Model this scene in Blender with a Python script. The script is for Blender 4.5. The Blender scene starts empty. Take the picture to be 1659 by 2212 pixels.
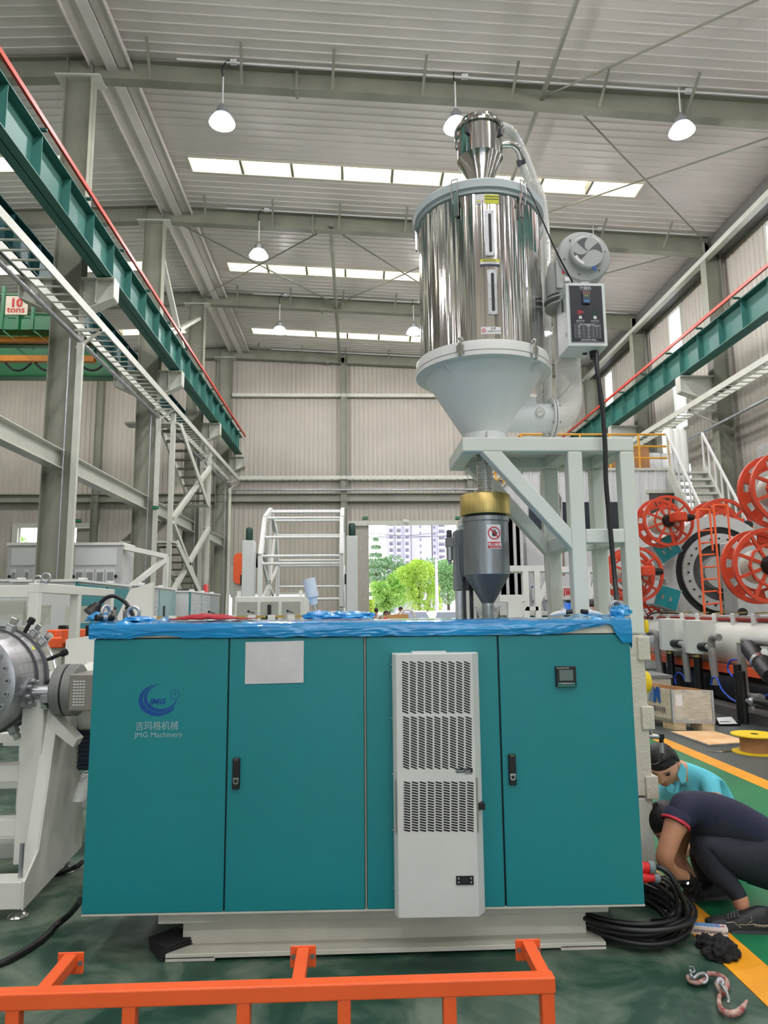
import bpy, bmesh, math, random
from mathutils import Vector, Matrix, noise as mnoise
random.seed(7)
SC = bpy.context.scene
COL = SC.collection
V = Vector
PI = math.pi
# ---------------------------------------------------------------- camera
FPX, W, H = 1508.0, 1659, 2212
PITCH, YAW, ROLL, EYE = math.radians(8.0), math.radians(2.33), 0.0095, 1.55
_Hz = V((math.cos(YAW), -math.sin(YAW), 0)); _Fh = V((math.sin(YAW), math.cos(YAW), 0)); _Z = V((0, 0, 1))
_F = _Fh*math.cos(PITCH) + _Z*math.sin(PITCH); _U0 = -_Fh*math.sin(PITCH) + _Z*math.cos(PITCH)
_R = _Hz*math.cos(ROLL) - _U0*math.sin(ROLL); _U = _U0*math.cos(ROLL) + _Hz*math.sin(ROLL)
camd = bpy.data.cameras.new('camera'); cam = bpy.data.objects.new('camera', camd); COL.objects.link(cam)
m = Matrix.Identity(4)
for i in range(3):
    m[i][0] = _R[i]; m[i][1] = _U[i]; m[i][2] = -_F[i]
m.translation = (0, 0, EYE); cam.matrix_world = m
camd.sensor_fit = 'VERTICAL'; camd.sensor_height = 36.0; camd.lens = 36.0*FPX/H
camd.clip_start = 0.05; camd.clip_end = 600
SC.camera = cam
# ---------------------------------------------------------------- world, exposure
wd = bpy.data.worlds.new('sky'); SC.world = wd; wd.use_nodes = True
wn = wd.node_tree.nodes; wl = wd.node_tree.links
bg = wn['Background']
sky = wn.new('ShaderNodeTexSky'); sky.sky_type = 'NISHITA'; sky.sun_disc = False; sky.sun_elevation = math.radians(50); sky.dust_density = 4; sky.air_density = 1.2
mx = wn.new('ShaderNodeMixRGB'); mx.inputs[0].default_value = 0.88; mx.inputs[2].default_value = (0.93, 0.95, 1.0, 1)
wl.new(sky.outputs[0], mx.inputs[1]); wl.new(mx.outputs[0], bg.inputs[0]); bg.inputs[1].default_value = 2.4
SC.view_settings.view_transform = 'Standard'; SC.view_settings.look = 'None'
SC.view_settings.gamma = 1.0; SC.view_settings.exposure = -0.12; SC.view_settings.use_curve_mapping = False
LAMP_W = 530.0
SKYL = 6.5
# ---------------------------------------------------------------- helpers
def ray(x, y): return _F + _R*((x-W/2)/FPX) - _U*((y-H/2)/FPX)
def at(x, y, X=None, Y=None, Z=None):
    """point of the measured sight line that lies on a known plane of the hall"""
    d = ray(x, y)
    t = Y/d.y if Y is not None else (X/d.x if X is not None else (Z-EYE)/d.z)
    return V((0, 0, EYE)) + d*t
def lin(c):
    f = lambda v: v/12.92 if v <= 0.04045 else ((v+0.055)/1.055)**2.4
    return tuple(f(v/255.0) for v in c) + (1.0,)
MATS = {}
def mat(name, rgb, rough=0.5, metal=0.0, var=0.06, vs=6.0, bump=0.0, bs=40.0, rgb2=None, emit=0, coat=0, trans=0, alpha=1, aniso=None, ior=None):
    if name in MATS: return MATS[name]
    M = bpy.data.materials.new(name); M.use_nodes = True; N = M.node_tree.nodes; L = M.node_tree.links
    b = N['Principled BSDF']; b.inputs['Roughness'].default_value = rough; b.inputs['Metallic'].default_value = metal
    c = lin(rgb); c2 = lin(rgb2) if rgb2 else tuple(max(0, v*(1-var*2)) for v in c[:3])+(1,)
    tc = N.new('ShaderNodeTexCoord'); mp = N.new('ShaderNodeMapping'); L.new(tc.outputs['Object'], mp.inputs[0])
    if aniso: mp.inputs['Scale'].default_value = aniso
    nz = N.new('ShaderNodeTexNoise'); nz.inputs['Scale'].default_value = vs; nz.inputs['Detail'].default_value = 5; L.new(mp.outputs[0], nz.inputs[0])
    r = N.new('ShaderNodeValToRGB'); r.color_ramp.elements[0].position = .35; r.color_ramp.elements[1].position = .65
    r.color_ramp.elements[0].color = c2; r.color_ramp.elements[1].color = c
    L.new(nz.outputs['Fac'], r.inputs[0]); L.new(r.outputs[0], b.inputs['Base Color'])
    if bump:
        n2 = N.new('ShaderNodeTexNoise'); n2.inputs['Scale'].default_value = bs; n2.inputs['Detail'].default_value = 3; L.new(mp.outputs[0], n2.inputs[0])
        bp = N.new('ShaderNodeBump'); bp.inputs['Strength'].default_value = bump; bp.inputs['Distance'].default_value = 0.02
        L.new(n2.outputs['Fac'], bp.inputs['Height']); L.new(bp.outputs[0], b.inputs['Normal'])
    if emit: b.inputs['Emission Color'].default_value = c; b.inputs['Emission Strength'].default_value = emit
    if coat: b.inputs['Coat Weight'].default_value = coat
    if trans: b.inputs['Transmission Weight'].default_value = trans
    if ior: b.inputs['IOR'].default_value = ior
    if alpha < 1: b.inputs['Alpha'].default_value = alpha
    MATS[name] = M; return M

class MB:
    """collects shapes in world coordinates"""
    def __init__(s): s.v = []; s.f = []; s.mi = []; s.m = 0
    def add(s, vs, fs):
        k = len(s.v); s.v += [V(p) for p in vs]
        for f in fs: s.f.append([k+i for i in f]); s.mi.append(s.m)
        return s
    def box(s, a, b):
        x0, x1 = sorted((a[0], b[0])); y0, y1 = sorted((a[1], b[1])); z0, z1 = sorted((a[2], b[2]))
        return s.add([(x0,y0,z0),(x1,y0,z0),(x1,y1,z0),(x0,y1,z0),(x0,y0,z1),(x1,y0,z1),(x1,y1,z1),(x0,y1,z1)],
                     [(3,2,1,0),(4,5,6,7),(0,1,5,4),(1,2,6,5),(2,3,7,6),(3,0,4,7)])
    def beam(s, p, q, w, h=None, up=(0,0,1)):
        p = V(p); q = V(q); h = h or w; d = (q-p).normalized(); u = V(up)
        if abs(d.dot(u)) > .98: u = V((0,1,0))
        a = d.cross(u).normalized(); u = a.cross(d).normalized(); a = a*w/2; u = u*h/2
        return s.add([p-a-u, p+a-u, p+a+u, p-a+u, q-a-u, q+a-u, q+a+u, q-a+u],
                     [(0,1,2,3),(7,6,5,4),(4,5,1,0),(5,6,2,1),(6,7,3,2),(7,4,0,3)])
    def frame(s, d):
        d = V(d).normalized(); a = d.cross(V((0,0,1)))
        if a.length < .05: a = d.cross(V((0,1,0)))
        a.normalize(); return d, a, d.cross(a)
    def lathe(s, o, d, prof, n=24, cap=True, a0=0, a1=2*PI):
        """prof: (radius, distance along d)"""
        o = V(o); d, a, b = s.frame(d); full = abs(a1-a0-2*PI) < 1e-6; nn = n if full else n+1
        vs = []; fs = []
        for r, t in prof:
            for i in range(nn):
                w = a0+(a1-a0)*i/n; vs.append(o+d*t+a*(r*math.cos(w))+b*(r*math.sin(w)))
        for j in range(len(prof)-1):
            for i in range(n if full else nn-1):
                i2 = (i+1) % nn; fs.append((j*nn+i, j*nn+i2, (j+1)*nn+i2, (j+1)*nn+i))
        if cap and full:
            if prof[0][0] > 1e-6: fs.append(tuple(range(nn-1, -1, -1)))
            if prof[-1][0] > 1e-6: fs.append(tuple((len(prof)-1)*nn+i for i in range(nn)))
        return s.add(vs, fs)
    def cyl(s, p, q, r, r2=None, n=16):
        p = V(p); q = V(q); return s.lathe(p, q-p, [(r, 0), (r if r2 is None else r2, (q-p).length)], n)
    def tube(s, pts, r, n=10, closed=False, ribs=0):
        pts = [V(p) for p in pts]; N = len(pts); vs = []; fs = []; prev = None
        for i in range(N):
            d = (pts[(i+1) % N]-pts[i-1]) if closed else (pts[min(i+1, N-1)]-pts[max(i-1, 0)])
            d.normalize()
            if prev is None: _, a, b = s.frame(d)
            else:
                a = prev-d*prev.dot(d); a.normalize(); b = d.cross(a)
            prev = a; rr = r[i] if isinstance(r, (list, tuple)) else r
            if ribs: rr = rr*(1+ribs*(1 if i % 2 else -1))
            for k in range(n):
                w = 2*PI*k/n; vs.append(pts[i]+a*(rr*math.cos(w))+b*(rr*math.sin(w)))
        for i in range(N if closed else N-1):
            j = (i+1) % N
            for k in range(n): fs.append((i*n+k, i*n+(k+1) % n, j*n+(k+1) % n, j*n+k))
        if not closed: fs.append(tuple(range(n-1, -1, -1))); fs.append(tuple((N-1)*n+k for k in range(n)))
        return s.add(vs, fs)
    def prism(s, poly, e):
        """poly: 3-D outline, e: extrusion vector"""
        n = len(poly); e = V(e); vs = [V(p) for p in poly]+[V(p)+e for p in poly]
        fs = [tuple(range(n-1, -1, -1)), tuple(range(n, 2*n))]+[(i, (i+1) % n, n+(i+1) % n, n+i) for i in range(n)]
        return s.add(vs, fs)
    def ring(s, o, d, r0, r1, t, n=32, a0=0, a1=2*PI):
        return s.lathe(o, d, [(r0, 0), (r1, 0), (r1, t), (r0, t), (r0, 0)], n, False, a0, a1)
    def ball(s, c, r, n=12, sc=(1,1,1)):
        c = V(c); prof = [(math.sin(PI*i/n), -math.cos(PI*i/n)) for i in range(n+1)]; vs = []; fs = []; m_ = 2*n
        for a, z in prof:
            for i in range(m_): w = 2*PI*i/m_; vs.append(c+V((a*math.cos(w)*r*sc[0], a*math.sin(w)*r*sc[1], z*r*sc[2])))
        for j in range(n):
            for i in range(m_): fs.append((j*m_+i, j*m_+(i+1) % m_, (j+1)*m_+(i+1) % m_, (j+1)*m_+i))
        return s.add(vs, fs)
    def grid(s, nx, ny, fn):
        vs = [fn(i/nx, j/ny) for j in range(ny+1) for i in range(nx+1)]
        fs = [(j*(nx+1)+i, j*(nx+1)+i+1, (j+1)*(nx+1)+i+1, (j+1)*(nx+1)+i) for j in range(ny) for i in range(nx)]
        return s.add(vs, fs)
    def xf(s, M):
        s.v = [M @ p for p in s.v]; return s

WM = {}
def props(o, label=None, cat=None, group=None, kind=None):
    if label: o['label'] = label
    if cat: o['category'] = cat
    if group: o['group'] = group
    if kind: o['kind'] = kind
    return o
def T(name, label, cat, loc=(0,0,0), rot=0, group=None):
    o = bpy.data.objects.new(name, None); o.empty_display_size = .1; COL.objects.link(o)
    o.location = loc; o.rotation_euler = (0, 0, rot); WM[o.name] = Matrix.Translation(V(loc)) @ Matrix.Rotation(rot, 4, 'Z')
    return props(o, label, cat, group)
def O(name, mb, mt, parent=None, smooth=0, bev=0, local=False, label=None, cat=None, group=None, kind=None, solid=0, seg=1):
    vs = mb.v
    if parent is not None:
        Mw = WM[parent.name]
        if not local: inv = Mw.inverted(); vs = [inv @ p for p in vs]
        loc = V((0,0,0)); WMo = Mw
    else:
        xs = [p.x for p in vs]; ys = [p.y for p in vs]; zs = [p.z for p in vs]
        loc = V(((min(xs)+max(xs))/2, (min(ys)+max(ys))/2, min(zs))); vs = [p-loc for p in vs]; WMo = Matrix.Translation(loc)
    me = bpy.data.meshes.new(name); me.from_pydata([tuple(p) for p in vs], [], mb.f)
    for mm in (mt if isinstance(mt, (list, tuple)) else [mt]): me.materials.append(mm)
    if isinstance(mt, (list, tuple)): me.polygons.foreach_set('material_index', mb.mi)
    bm = bmesh.new(); bm.from_mesh(me); bmesh.ops.recalc_face_normals(bm, faces=bm.faces); bm.to_mesh(me); bm.free()
    if smooth:
        me.polygons.foreach_set('use_smooth', [True]*len(me.polygons)); me.set_sharp_from_angle(angle=math.radians(smooth))
    o = bpy.data.objects.new(name, me); COL.objects.link(o); o.location = loc
    if parent is not None: o.parent = parent
    WM[o.name] = WMo
    if solid:
        md = o.modifiers.new('solidify', 'SOLIDIFY'); md.thickness = solid
    if bev:
        md = o.modifiers.new('bevel', 'BEVEL'); md.width = bev; md.segments = seg; md.limit_method = 'ANGLE'; md.angle_limit = math.radians(40); md.use_clamp_overlap = True
    return props(o, label, cat, group, kind)
def S(name, mb, mt, **k): return O(name, mb, mt, kind='structure', **k)
def dup(root, d, label=None, rotz=None):
    r = root.copy(); COL.objects.link(r); r.location = root.location+V(d)
    if label: r['label'] = label
    if rotz is not None: r.rotation_euler = (0, 0, rotz)
    def rec(a, b):
        for ch in a.children:
            c = ch.copy(); COL.objects.link(c); c.parent = b; rec(ch, c)
    rec(root, r); WM[r.name] = Matrix.Translation(V(d)) @ WM[root.name]; return r
def text(name, body, size, org, right, up, mt, parent, ext=0.0006, bold=0, align='LEFT', sx=1.0, shear=0):
    cu = bpy.data.curves.new(name, 'FONT'); cu.body = body; cu.size = size; cu.extrude = ext; cu.offset = bold; cu.align_x = align; cu.shear = shear; cu.resolution_u = 2
    to = bpy.data.objects.new('tmp_text', cu); COL.objects.link(to)
    dg = bpy.context.evaluated_depsgraph_get(); me = bpy.data.meshes.new_from_object(to.evaluated_get(dg))
    bpy.data.objects.remove(to); right = V(right).normalized(); up = V(up).normalized(); nn = right.cross(up)
    inv = WM[parent.name].inverted(); og = V(org)
    for v in me.vertices: v.co = inv @ (og+right*(v.co.x*sx)+up*v.co.y+nn*v.co.z)
    me.name = name; me.materials.clear(); me.materials.append(mt)
    o = bpy.data.objects.new(name, me); COL.objects.link(o); o.parent = parent; WM[o.name] = WM[parent.name]; return o
def arc(c, r, a0, a1, n, ax=(1,0,0), ay=(0,0,1)):
    c = V(c); ax = V(ax); ay = V(ay); return [c+ax*(r*math.cos(a0+(a1-a0)*i/n))+ay*(r*math.sin(a0+(a1-a0)*i/n)) for i in range(n+1)]
def spline(pts, n=6):
    pts = [V(p) for p in pts]; out = []
    for i in range(len(pts)-1):
        p0 = pts[max(i-1,0)]; p1 = pts[i]; p2 = pts[i+1]; p3 = pts[min(i+2, len(pts)-1)]
        for k in range(n):
            t = k/n; out.append(.5*((2*p1)+(p2-p0)*t+(2*p0-5*p1+4*p2-p3)*t*t+(3*p1-p0-3*p2+p3)*t**3))
    return out+[pts[-1]]
# ---------------------------------------------------------------- materials
wallm = mat('wall_sheet', (180,175,164), .55, var=.05, vs=.6)
ceilm = mat('roof_sheet', (228,222,216), .33, var=.06, vs=.5)
steel = mat('structural_paint', (140,141,127), .5, var=.09, vs=1.4)
steel2 = mat('pale_steel_paint', (196,198,187), .45, var=.05, vs=2)
white = mat('cream_machine_paint', (222,223,216), .38, var=.03, vs=3, bump=.04, bs=160)
white2 = mat('white_paint', (226,228,226), .35, var=.03)
greyp = mat('light_grey_paint', (205,210,209), .35, var=.02, vs=3)
tealm = mat('teal_paint', (14,130,138), .42, var=.03, vs=2, bump=.03, bs=300)
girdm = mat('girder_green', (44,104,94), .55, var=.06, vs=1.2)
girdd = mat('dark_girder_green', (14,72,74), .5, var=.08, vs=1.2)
orangem = mat('orange_paint', (244,100,46), .4, var=.03, vs=4)
redm = mat('red_conductor', (196,62,42), .5)
black = mat('black_rubber', (20,21,23), .45, var=.1, vs=20)
blackp = mat('black_plastic', (12,13,16), .45, var=.1)
galv = mat('galvanised', (178,182,186), .35, .75, var=.08, vs=12)
chrome = mat('chrome', (225,225,225), .12, 1.0, var=.02)
darkst = mat('dark_steel', (92,94,96), .4, .6, var=.1, vs=10)
yellowm = mat('yellow_paint', (238,205,28), .45, var=.04)
greenc = mat('crane_green', (22,116,66), .45, var=.06)
gold = mat('brass_ring', (222,198,128), .42, 1.0, var=.1, vs=14, aniso=(8,8,.2))
cyan_tag = mat('screen_glass', (96,112,108), .2, var=.03)
woodm = mat('plywood', (214,196,160), .7, rgb2=(186,160,118), vs=3, aniso=(1,6,6))
card = mat('cardboard', (170,124,84), .8)
# ================================================================ THE HALL
YF = 32.6; YB = -15.0; XR = 11.8; XL = -24.0; XC = -6.2; BAY = 5.9; Y1 = 14.6
FRAMES = [Y1+BAY*k for k in range(-5, 4)]
def roofz(x): return 14.12-.047*abs(x-XC)
# floor: painted green concrete with worn blotches
fm = bpy.data.materials.new('painted_concrete'); fm.use_nodes = True; N = fm.node_tree.nodes; L = fm.node_tree.links; b = N['Principled BSDF']
tc = N.new('ShaderNodeTexCoord'); n1 = N.new('ShaderNodeTexNoise'); n1.inputs['Scale'].default_value = 2.2; n1.inputs['Detail'].default_value = 9; n1.inputs['Roughness'].default_value = .62; n1.inputs['Distortion'].default_value = .6
L.new(tc.outputs['Object'], n1.inputs[0]); r = N.new('ShaderNodeValToRGB'); e = r.color_ramp.elements
e[0].position = .34; e[0].color = lin((20,52,40)); e[1].position = .66; e[1].color = lin((112,126,110)); q = e.new(.47); q.color = lin((36,70,56))
L.new(n1.outputs['Fac'], r.inputs[0])
n3 = N.new('ShaderNodeTexVoronoi'); n3.inputs['Scale'].default_value = 5.5; L.new(tc.outputs['Object'], n3.inputs[0])
r3 = N.new('ShaderNodeValToRGB'); r3.color_ramp.elements[0].position = .008; r3.color_ramp.elements[0].color = (1,1,1,1); r3.color_ramp.elements[1].position = .014; r3.color_ramp.elements[1].color = (0,0,0,1)
L.new(n3.outputs['Distance'], r3.inputs[0]); mxs = N.new('ShaderNodeMixRGB'); mxs.inputs[2].default_value = lin((190,195,185)); L.new(r3.outputs[0], mxs.inputs[0]); L.new(r.outputs[0], mxs.inputs[1]); L.new(mxs.outputs[0], b.inputs['Base Color'])
n2 = N.new('ShaderNodeTexNoise'); n2.inputs['Scale'].default_value = 7; n2.inputs['Detail'].default_value = 6; L.new(tc.outputs['Object'], n2.inputs[0])
r2 = N.new('ShaderNodeMapRange'); r2.inputs[3].default_value = .3; r2.inputs[4].default_value = .6; L.new(n2.outputs['Fac'], r2.inputs[0]); L.new(r2.outputs[0], b.inputs['Roughness'])
bp = N.new('ShaderNodeBump'); bp.inputs['Strength'].default_value = .12; bp.inputs['Distance'].default_value = .01; L.new(n2.outputs['Fac'], bp.inputs['Height']); L.new(bp.outputs[0], b.inputs['Normal'])
S('floor', MB().box((XL, YB, -.2), (XR+.2, YF+.2, 0)), fm)
lanem = mat('lane_green', (30,128,84), .32, var=.12, vs=1.2); aislem = mat('aisle_dark', (78,86,84), .4, var=.12, vs=.9)
linem = mat('lane_yellow', (246,168,34), .4, rgb2=(222,148,30), vs=3)
S('floor_lane', MB().box((1.78, .5, -.01), (3.5, YF, .002)), lanem); S('floor_aisle', MB().box((3.68, .5, -.01), (5.9, YF, .002)), aislem)
S('trim_1', MB().box((1.6, .5, -.01), (1.78, YF, .004)), linem); S('trim_2', MB().box((3.5, .5, -.01), (3.68, YF, .004)), linem)
# corrugated sheet built as an extruded profile: run axis u (across ribs), length axis l
def sheet(u0, u1, fn, pitch, rib, depth, l0, l1):
    """fn(u, l, d) -> point, d = height of the rib towards the room"""
    mb = MB(); us = []; u = u0
    while u < u1-1e-6:
        e_ = min(u+pitch, u1); us += [(u, 0), (max(u, e_-rib*1.6), 0), (max(u, e_-rib*1.2), depth), (max(u, e_-rib*.4), depth)]; u = e_
    us.append((u1, 0))
    vs = [fn(a, l0, d) for a, d in us]+[fn(a, l1, d) for a, d in us]; n = len(us)
    return mb.add(vs, [(i, i+1, n+i+1, n+i) for i in range(n-1)])
# far wall: patches around the two doors
DOORS = [(-15.5, -12.05, 0, 5.45), (-.2, 4.75, 0, 5.5)]
for k, (a, c, z0, z1) in enumerate([(XL, -15.5, 0, 14.2), (-15.5, -12.05, 5.45, 14.2), (-12.05, -.2, 0, 14.2), (-.2, 4.75, 5.5, 14.2), (4.75, XR, 0, 14.2)]):
    S('wall_far' if k == 0 else 'wall_far_panel', sheet(a, c, lambda u, l, d: V((u, YF-d, l)), .215, .05, .035, z0, z1), wallm)
S('wall_far_backing', MB().box((XL, YF+.06, 5.6), (XR, YF+.2, 15)).box((XL, YF+.06, 0), (-15.5, YF+.2, 5.6)).box((-12.05, YF+.06, 0), (-.2, YF+.2, 5.6)).box((4.75, YF+.06, 0), (XR, YF+.2, 5.6)), wallm)
# right wall with tall window strips
WINS = []
for yw in (11.6, 17.3, 23.6, 30.4): WINS.append((yw, yw+.95))
WZ = [(1.2, 6.6), (7.9, 12.4)]
segs = []; y = YB
for (a, c) in [(-11.0, -10.05), (-5.0, -4.05), (1.0, 1.95), (6.6, 7.55)]+WINS:
    segs.append((y, a, 0)); segs.append((a, c, 1)); y = c
segs.append((y, YF, 0))
glass = mat('window_pane', (235,240,250), .3, emit=2.6)
wi = 0
for (a, c, w) in segs:
    zz = [(0, 14)] if not w else [(0, WZ[0][0]), (WZ[0][1], WZ[1][0]), (WZ[1][1], 14)]
    for (z0, z1) in zz:
        S('wall_right', sheet(a, c, lambda u, l, d: V((XR-d, u, l)), .24, .05, .03, z0, z1), wallm)
    if w:
        for (z0, z1) in WZ:
            wi += 1; wt = MB()
            wt.box((XR-.04, a-.05, z0-.05), (XR+.06, a+.03, z1+.05)).box((XR-.04, c-.03, z0-.05), (XR+.06, c+.05, z1+.05)).box((XR-.04, a, z0-.05), (XR+.06, c, z0+.04)).box((XR-.04, a, z1-.04), (XR+.06, c, z1+.05)).box((XR, a, (z0+z1)/2-.03), (XR+.06, c, (z0+z1)/2+.03))
            wo = S('window_%d' % wi, wt, steel2)
            O('pane', MB().box((XR+.07, a, z0), (XR+.09, c, z1)), glass, wo)
S('wall_right_backing', MB().box((XR+.12, YB, 0), (XR+.2, YF, 14)), wallm)
# left wall of the next bay and the wall behind the camera (with its two gates)
S('wall_left', sheet(YB, YF, lambda u, l, d: V((XL+d, u, l)), .25, .05, .03, 0, 14), wallm)
for k, (a, c, z0) in enumerate([(XL, -17, 0), (-17, -12, 6), (-12, -3, 0), (-3, 6, 6.4), (6, XR, 0)]):
    S('wall_back', sheet(a, c, lambda u, l, d: V((u, YB+d, l)), .3, .05, .03, z0, 14.2), wallm)
# roof sheets with skylight strips
SKY = [Y1+3.35+BAY*k for k in range(-5, 3) if k != -1]
SX0, SX1, SL = -4.6, 8.15, .62
def roof(x0, x1, y0, y1):
    return sheet(y0, y1, lambda u, l, d: V((l, u, roofz(l)-d)), .27, .04, .018, x0, x1)
RZ = [(XL, XC)]
k = 0
for (x0, x1) in ((XL, XC), (XC, XR)):
    strips = []; y = YB
    a0, a1 = (SX0, SX1) if x0 == XC else (-20.5, -7.6)
    for ys in SKY:
        S('ceiling', roof(x0, x1, y, ys), ceilm, smooth=0)
        S('ceiling', roof(x0, a0, ys, ys+SL), ceilm); S('ceiling', roof(a1, x1, ys, ys+SL), ceilm); y = ys+SL
    S('ceiling', roof(x0, x1, y, YF), ceilm)
panel_e = mat('skylight_sheet', (255,252,244), .4, emit=SKYL); curb = mat('skylight_curb', (238,232,212), .6)
n = 0
for ys in SKY:
    for (a0, a1) in ((SX0, SX1), (-20.5, -7.6)):
        if a0 < -10 and ys < 10: pass
        n += 1; cb = MB(); f = lambda x: roofz(x)
        for (ya, yb) in ((ys-.04, ys), (ys+SL, ys+SL+.04)):
            cb.prism([V((a0, ya, f(a0)-.05)), V((a1, ya, f(a1)-.05)), V((a1, ya, f(a1)+.42)), V((a0, ya, f(a0)+.42))], (0, yb-ya, 0))
        cb.box((a0-.05, ys, f(a0)-.05), (a0, ys+SL, f(a0)+.42)).box((a1, ys, f(a1)-.05), (a1+.05, ys+SL, f(a1)+.42))
        so = S('skylight_%d' % n, cb, curb)
        np_ = 9; w = (a1-a0)/np_
        for i in range(np_):
            xa = a0+i*w; pb = MB().prism([V((xa, ys, f(xa)+.4)), V((xa+w, ys, f(xa+w)+.4)), V((xa+w, ys, f(xa+w)+.43)), V((xa, ys, f(xa)+.43))], (0, SL, 0))
            O('pane', pb, panel_e, so)
            if i: O('glazing_bar', MB().box((xa-.035, ys, f(xa)-.04), (xa+.035, ys+SL, f(xa)+.2)), steel, so)
# rafters (tapered I beams), columns
def ibeam_x(mb, y, x0, x1, t0, t1, d0, d1, fl=.26):
    mb.prism([V((x0, y-.006, t0)), V((x1, y-.006, t1)), V((x1, y-.006, t1-d1)), V((x0, y-.006, t0-d0))], (0, .012, 0))
    for (za, zb) in ((t0, t1), (t0-d0, t1-d1)):
        mb.prism([V((x0, y-fl/2, za)), V((x1, y-fl/2, zb)), V((x1, y-fl/2, zb-.02)), V((x0, y-fl/2, za-.02))], (0, fl, 0))
for i, y in enumerate(FRAMES):
    if y < -6: continue
    mb = MB(); zr = roofz(XC)-.06
    ibeam_x(mb, y, XC, 3.2, zr, roofz(3.2)-.06, .5, .46); ibeam_x(mb, y, 3.2, 11.3, roofz(3.2)-.06, roofz(11.3)-.06, .46, .6)
    ibeam_x(mb, y, XL+.3, XC, roofz(XL)-.06, zr, .5, .5)
    r_ = T('roof_rafter', ['', 'painted steel rafter nearest the camera in view, above the first lamp row', 'second steel rafter in view, above the tall steel hopper', 'third steel rafter in view, small and far', 'fourth steel rafter, against the far wall'][FRAMES.index(y)-4] if y > 10 else 'painted steel rafter out of view, %s' % {8.7: 'just overhead', 2.8: 'above the camera', -3.1: 'behind the camera'}.get(round(y, 1), 'far behind the camera'), 'roof beam', (XC, y, 13.5), 0, 'roof rafters' )
    O('beam', mb, steel, r_)
    if y > 10:
        for j in range(8):
            x = -4.6+j*2.05
            if abs(x-3.2) < .3: continue
            O('fly_brace', MB().beam((x, y-.15, roofz(x)-.55), (x+.06, y-.75, roofz(x)-.03), .06, .02), steel, r_)
        O('splice_plate', MB().box((-1.35, y-.09, 13.25), (-1.28, y+.09, 13.9)).box((-1.45, y-.14, 13.3), (-1.2, y-.02, 13.33)), steel, r_)
        # conduit along the rafter
        O('conduit', MB().tube([V((-4.0, y-.24, roofz(-4)-.1)), V((10.9, y-.24, roofz(10.9)-.1))], .025, 6), white2, r_)
def hcol(mb, x, y, z0, z1, w=.6, d=.34, web=.012, fl=.02):
    mb.box((x-w/2, y-web/2, z0), (x+w/2, y+web/2, z1))
    mb.box((x-w/2, y-d/2, z0), (x-w/2+fl, y+d/2, z1)); mb.box((x+w/2-fl, y-d/2, z0), (x+w/2, y+d/2, z1))
ORD = ['nearest', 'second', 'third', 'farthest']
for i in range(-3, 4):
    y = Y1+BAY*i
    far = i >= 0
    c = T('column', ('%s of the grey-green columns under the ridge at left, carrying the crane girder' % ORD[i]) if far else 'grey-green column under the ridge behind the camera', 'column', (XC, y, 0), 0, 'ridge columns')
    sh = MB(); hcol(sh, XC, y, 0, 13.5); O('shaft', sh, steel, c)
    O('cap_plate', MB().box((XC-.5, y-.22, 13.5), (XC+.5, y+.22, 13.54)), steel2, c)
    hd = MB(); hcol(hd, XC, y, 13.54, 14.02, .56, .3, .05); O('head', hd, steel, c)
    for s_ in (-1, 1):
        k_ = MB(); x0 = XC+s_*.3; x1 = XC+s_*1.0
        k_.prism([V((x0, y-.006, 8.72)), V((x1, y-.006, 8.72)), V((x1, y-.006, 8.28)), V((x0, y-.006, 7.95))], (0, .012, 0))
        k_.box((min(x0, x1), y-.16, 8.70), (max(x0, x1), y+.16, 8.72)); k_.prism([V((x0, y-.16, 7.95)), V((x1, y-.16, 8.28)), V((x1, y-.16, 8.26)), V((x0, y-.16, 7.93))], (0, .32, 0))
        k_.box((x1-.01, y-.16, 8.28), (x1+.01, y+.16, 8.72)); k_.box((XC+s_*.62-.01, y-.15, 8.15), (XC+s_*.62+.01, y+.15, 8.7))
        O('bracket', k_, steel2, c)
for i in range(-3, 4):
    y = Y1+BAY*i-(.25 if i == 3 else 0)
    c = T('wall_column', ('%s of the dark steel columns along the right wall' % ['first', 'second', 'third', 'last'][i]) if i >= 0 else 'steel column of the right wall behind the camera', 'column', (11.3, y, 0), 0, 'right wall columns')
    sh = MB(); hcol(sh, 11.32, y, 0, 13.1, .5, .34); O('shaft', sh, steel, c)
    k_ = MB().prism([V((11.07, y-.01, 8.6)), V((10.0, y-.01, 8.6)), V((10.0, y-.01, 8.15)), V((11.07, y-.01, 7.8))], (0, .02, 0))
    k_.box((10.0, y-.16, 8.6), (11.07, y+.16, 8.63)).prism([V((11.07, y-.16, 7.8)), V((10.0, y-.16, 8.15)), V((10.0, y-.16, 8.12)), V((11.07, y-.16, 7.77))], (0, .32, 0)).box((9.99, y-.16, 8.15), (10.01, y+.16, 8.6))
    O('bracket', k_, steel2, c)
    if -1 <= i < 3:
        dp = MB().tube(spline([V((11.62, y+.5, 0)), V((11.62, y+.5, 8.2)), V((11.62, y+.5, 8.6)), V((11.35, y+.45, 9.3)), V((11.5, y+.42, 9.7)), V((11.5, y+.42, 12.4)), V((11.3, y+.4, 13.1))], 4), .075, 10)
        O('downpipe', dp, steel2, smooth=60, label=('cream rain downpipe behind the %s right wall column' % ['first', 'second', 'third', 'last'][i]) if i >= 0 else 'cream rain downpipe on the right wall behind the camera', cat='pipe', group='downpipes')
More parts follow.
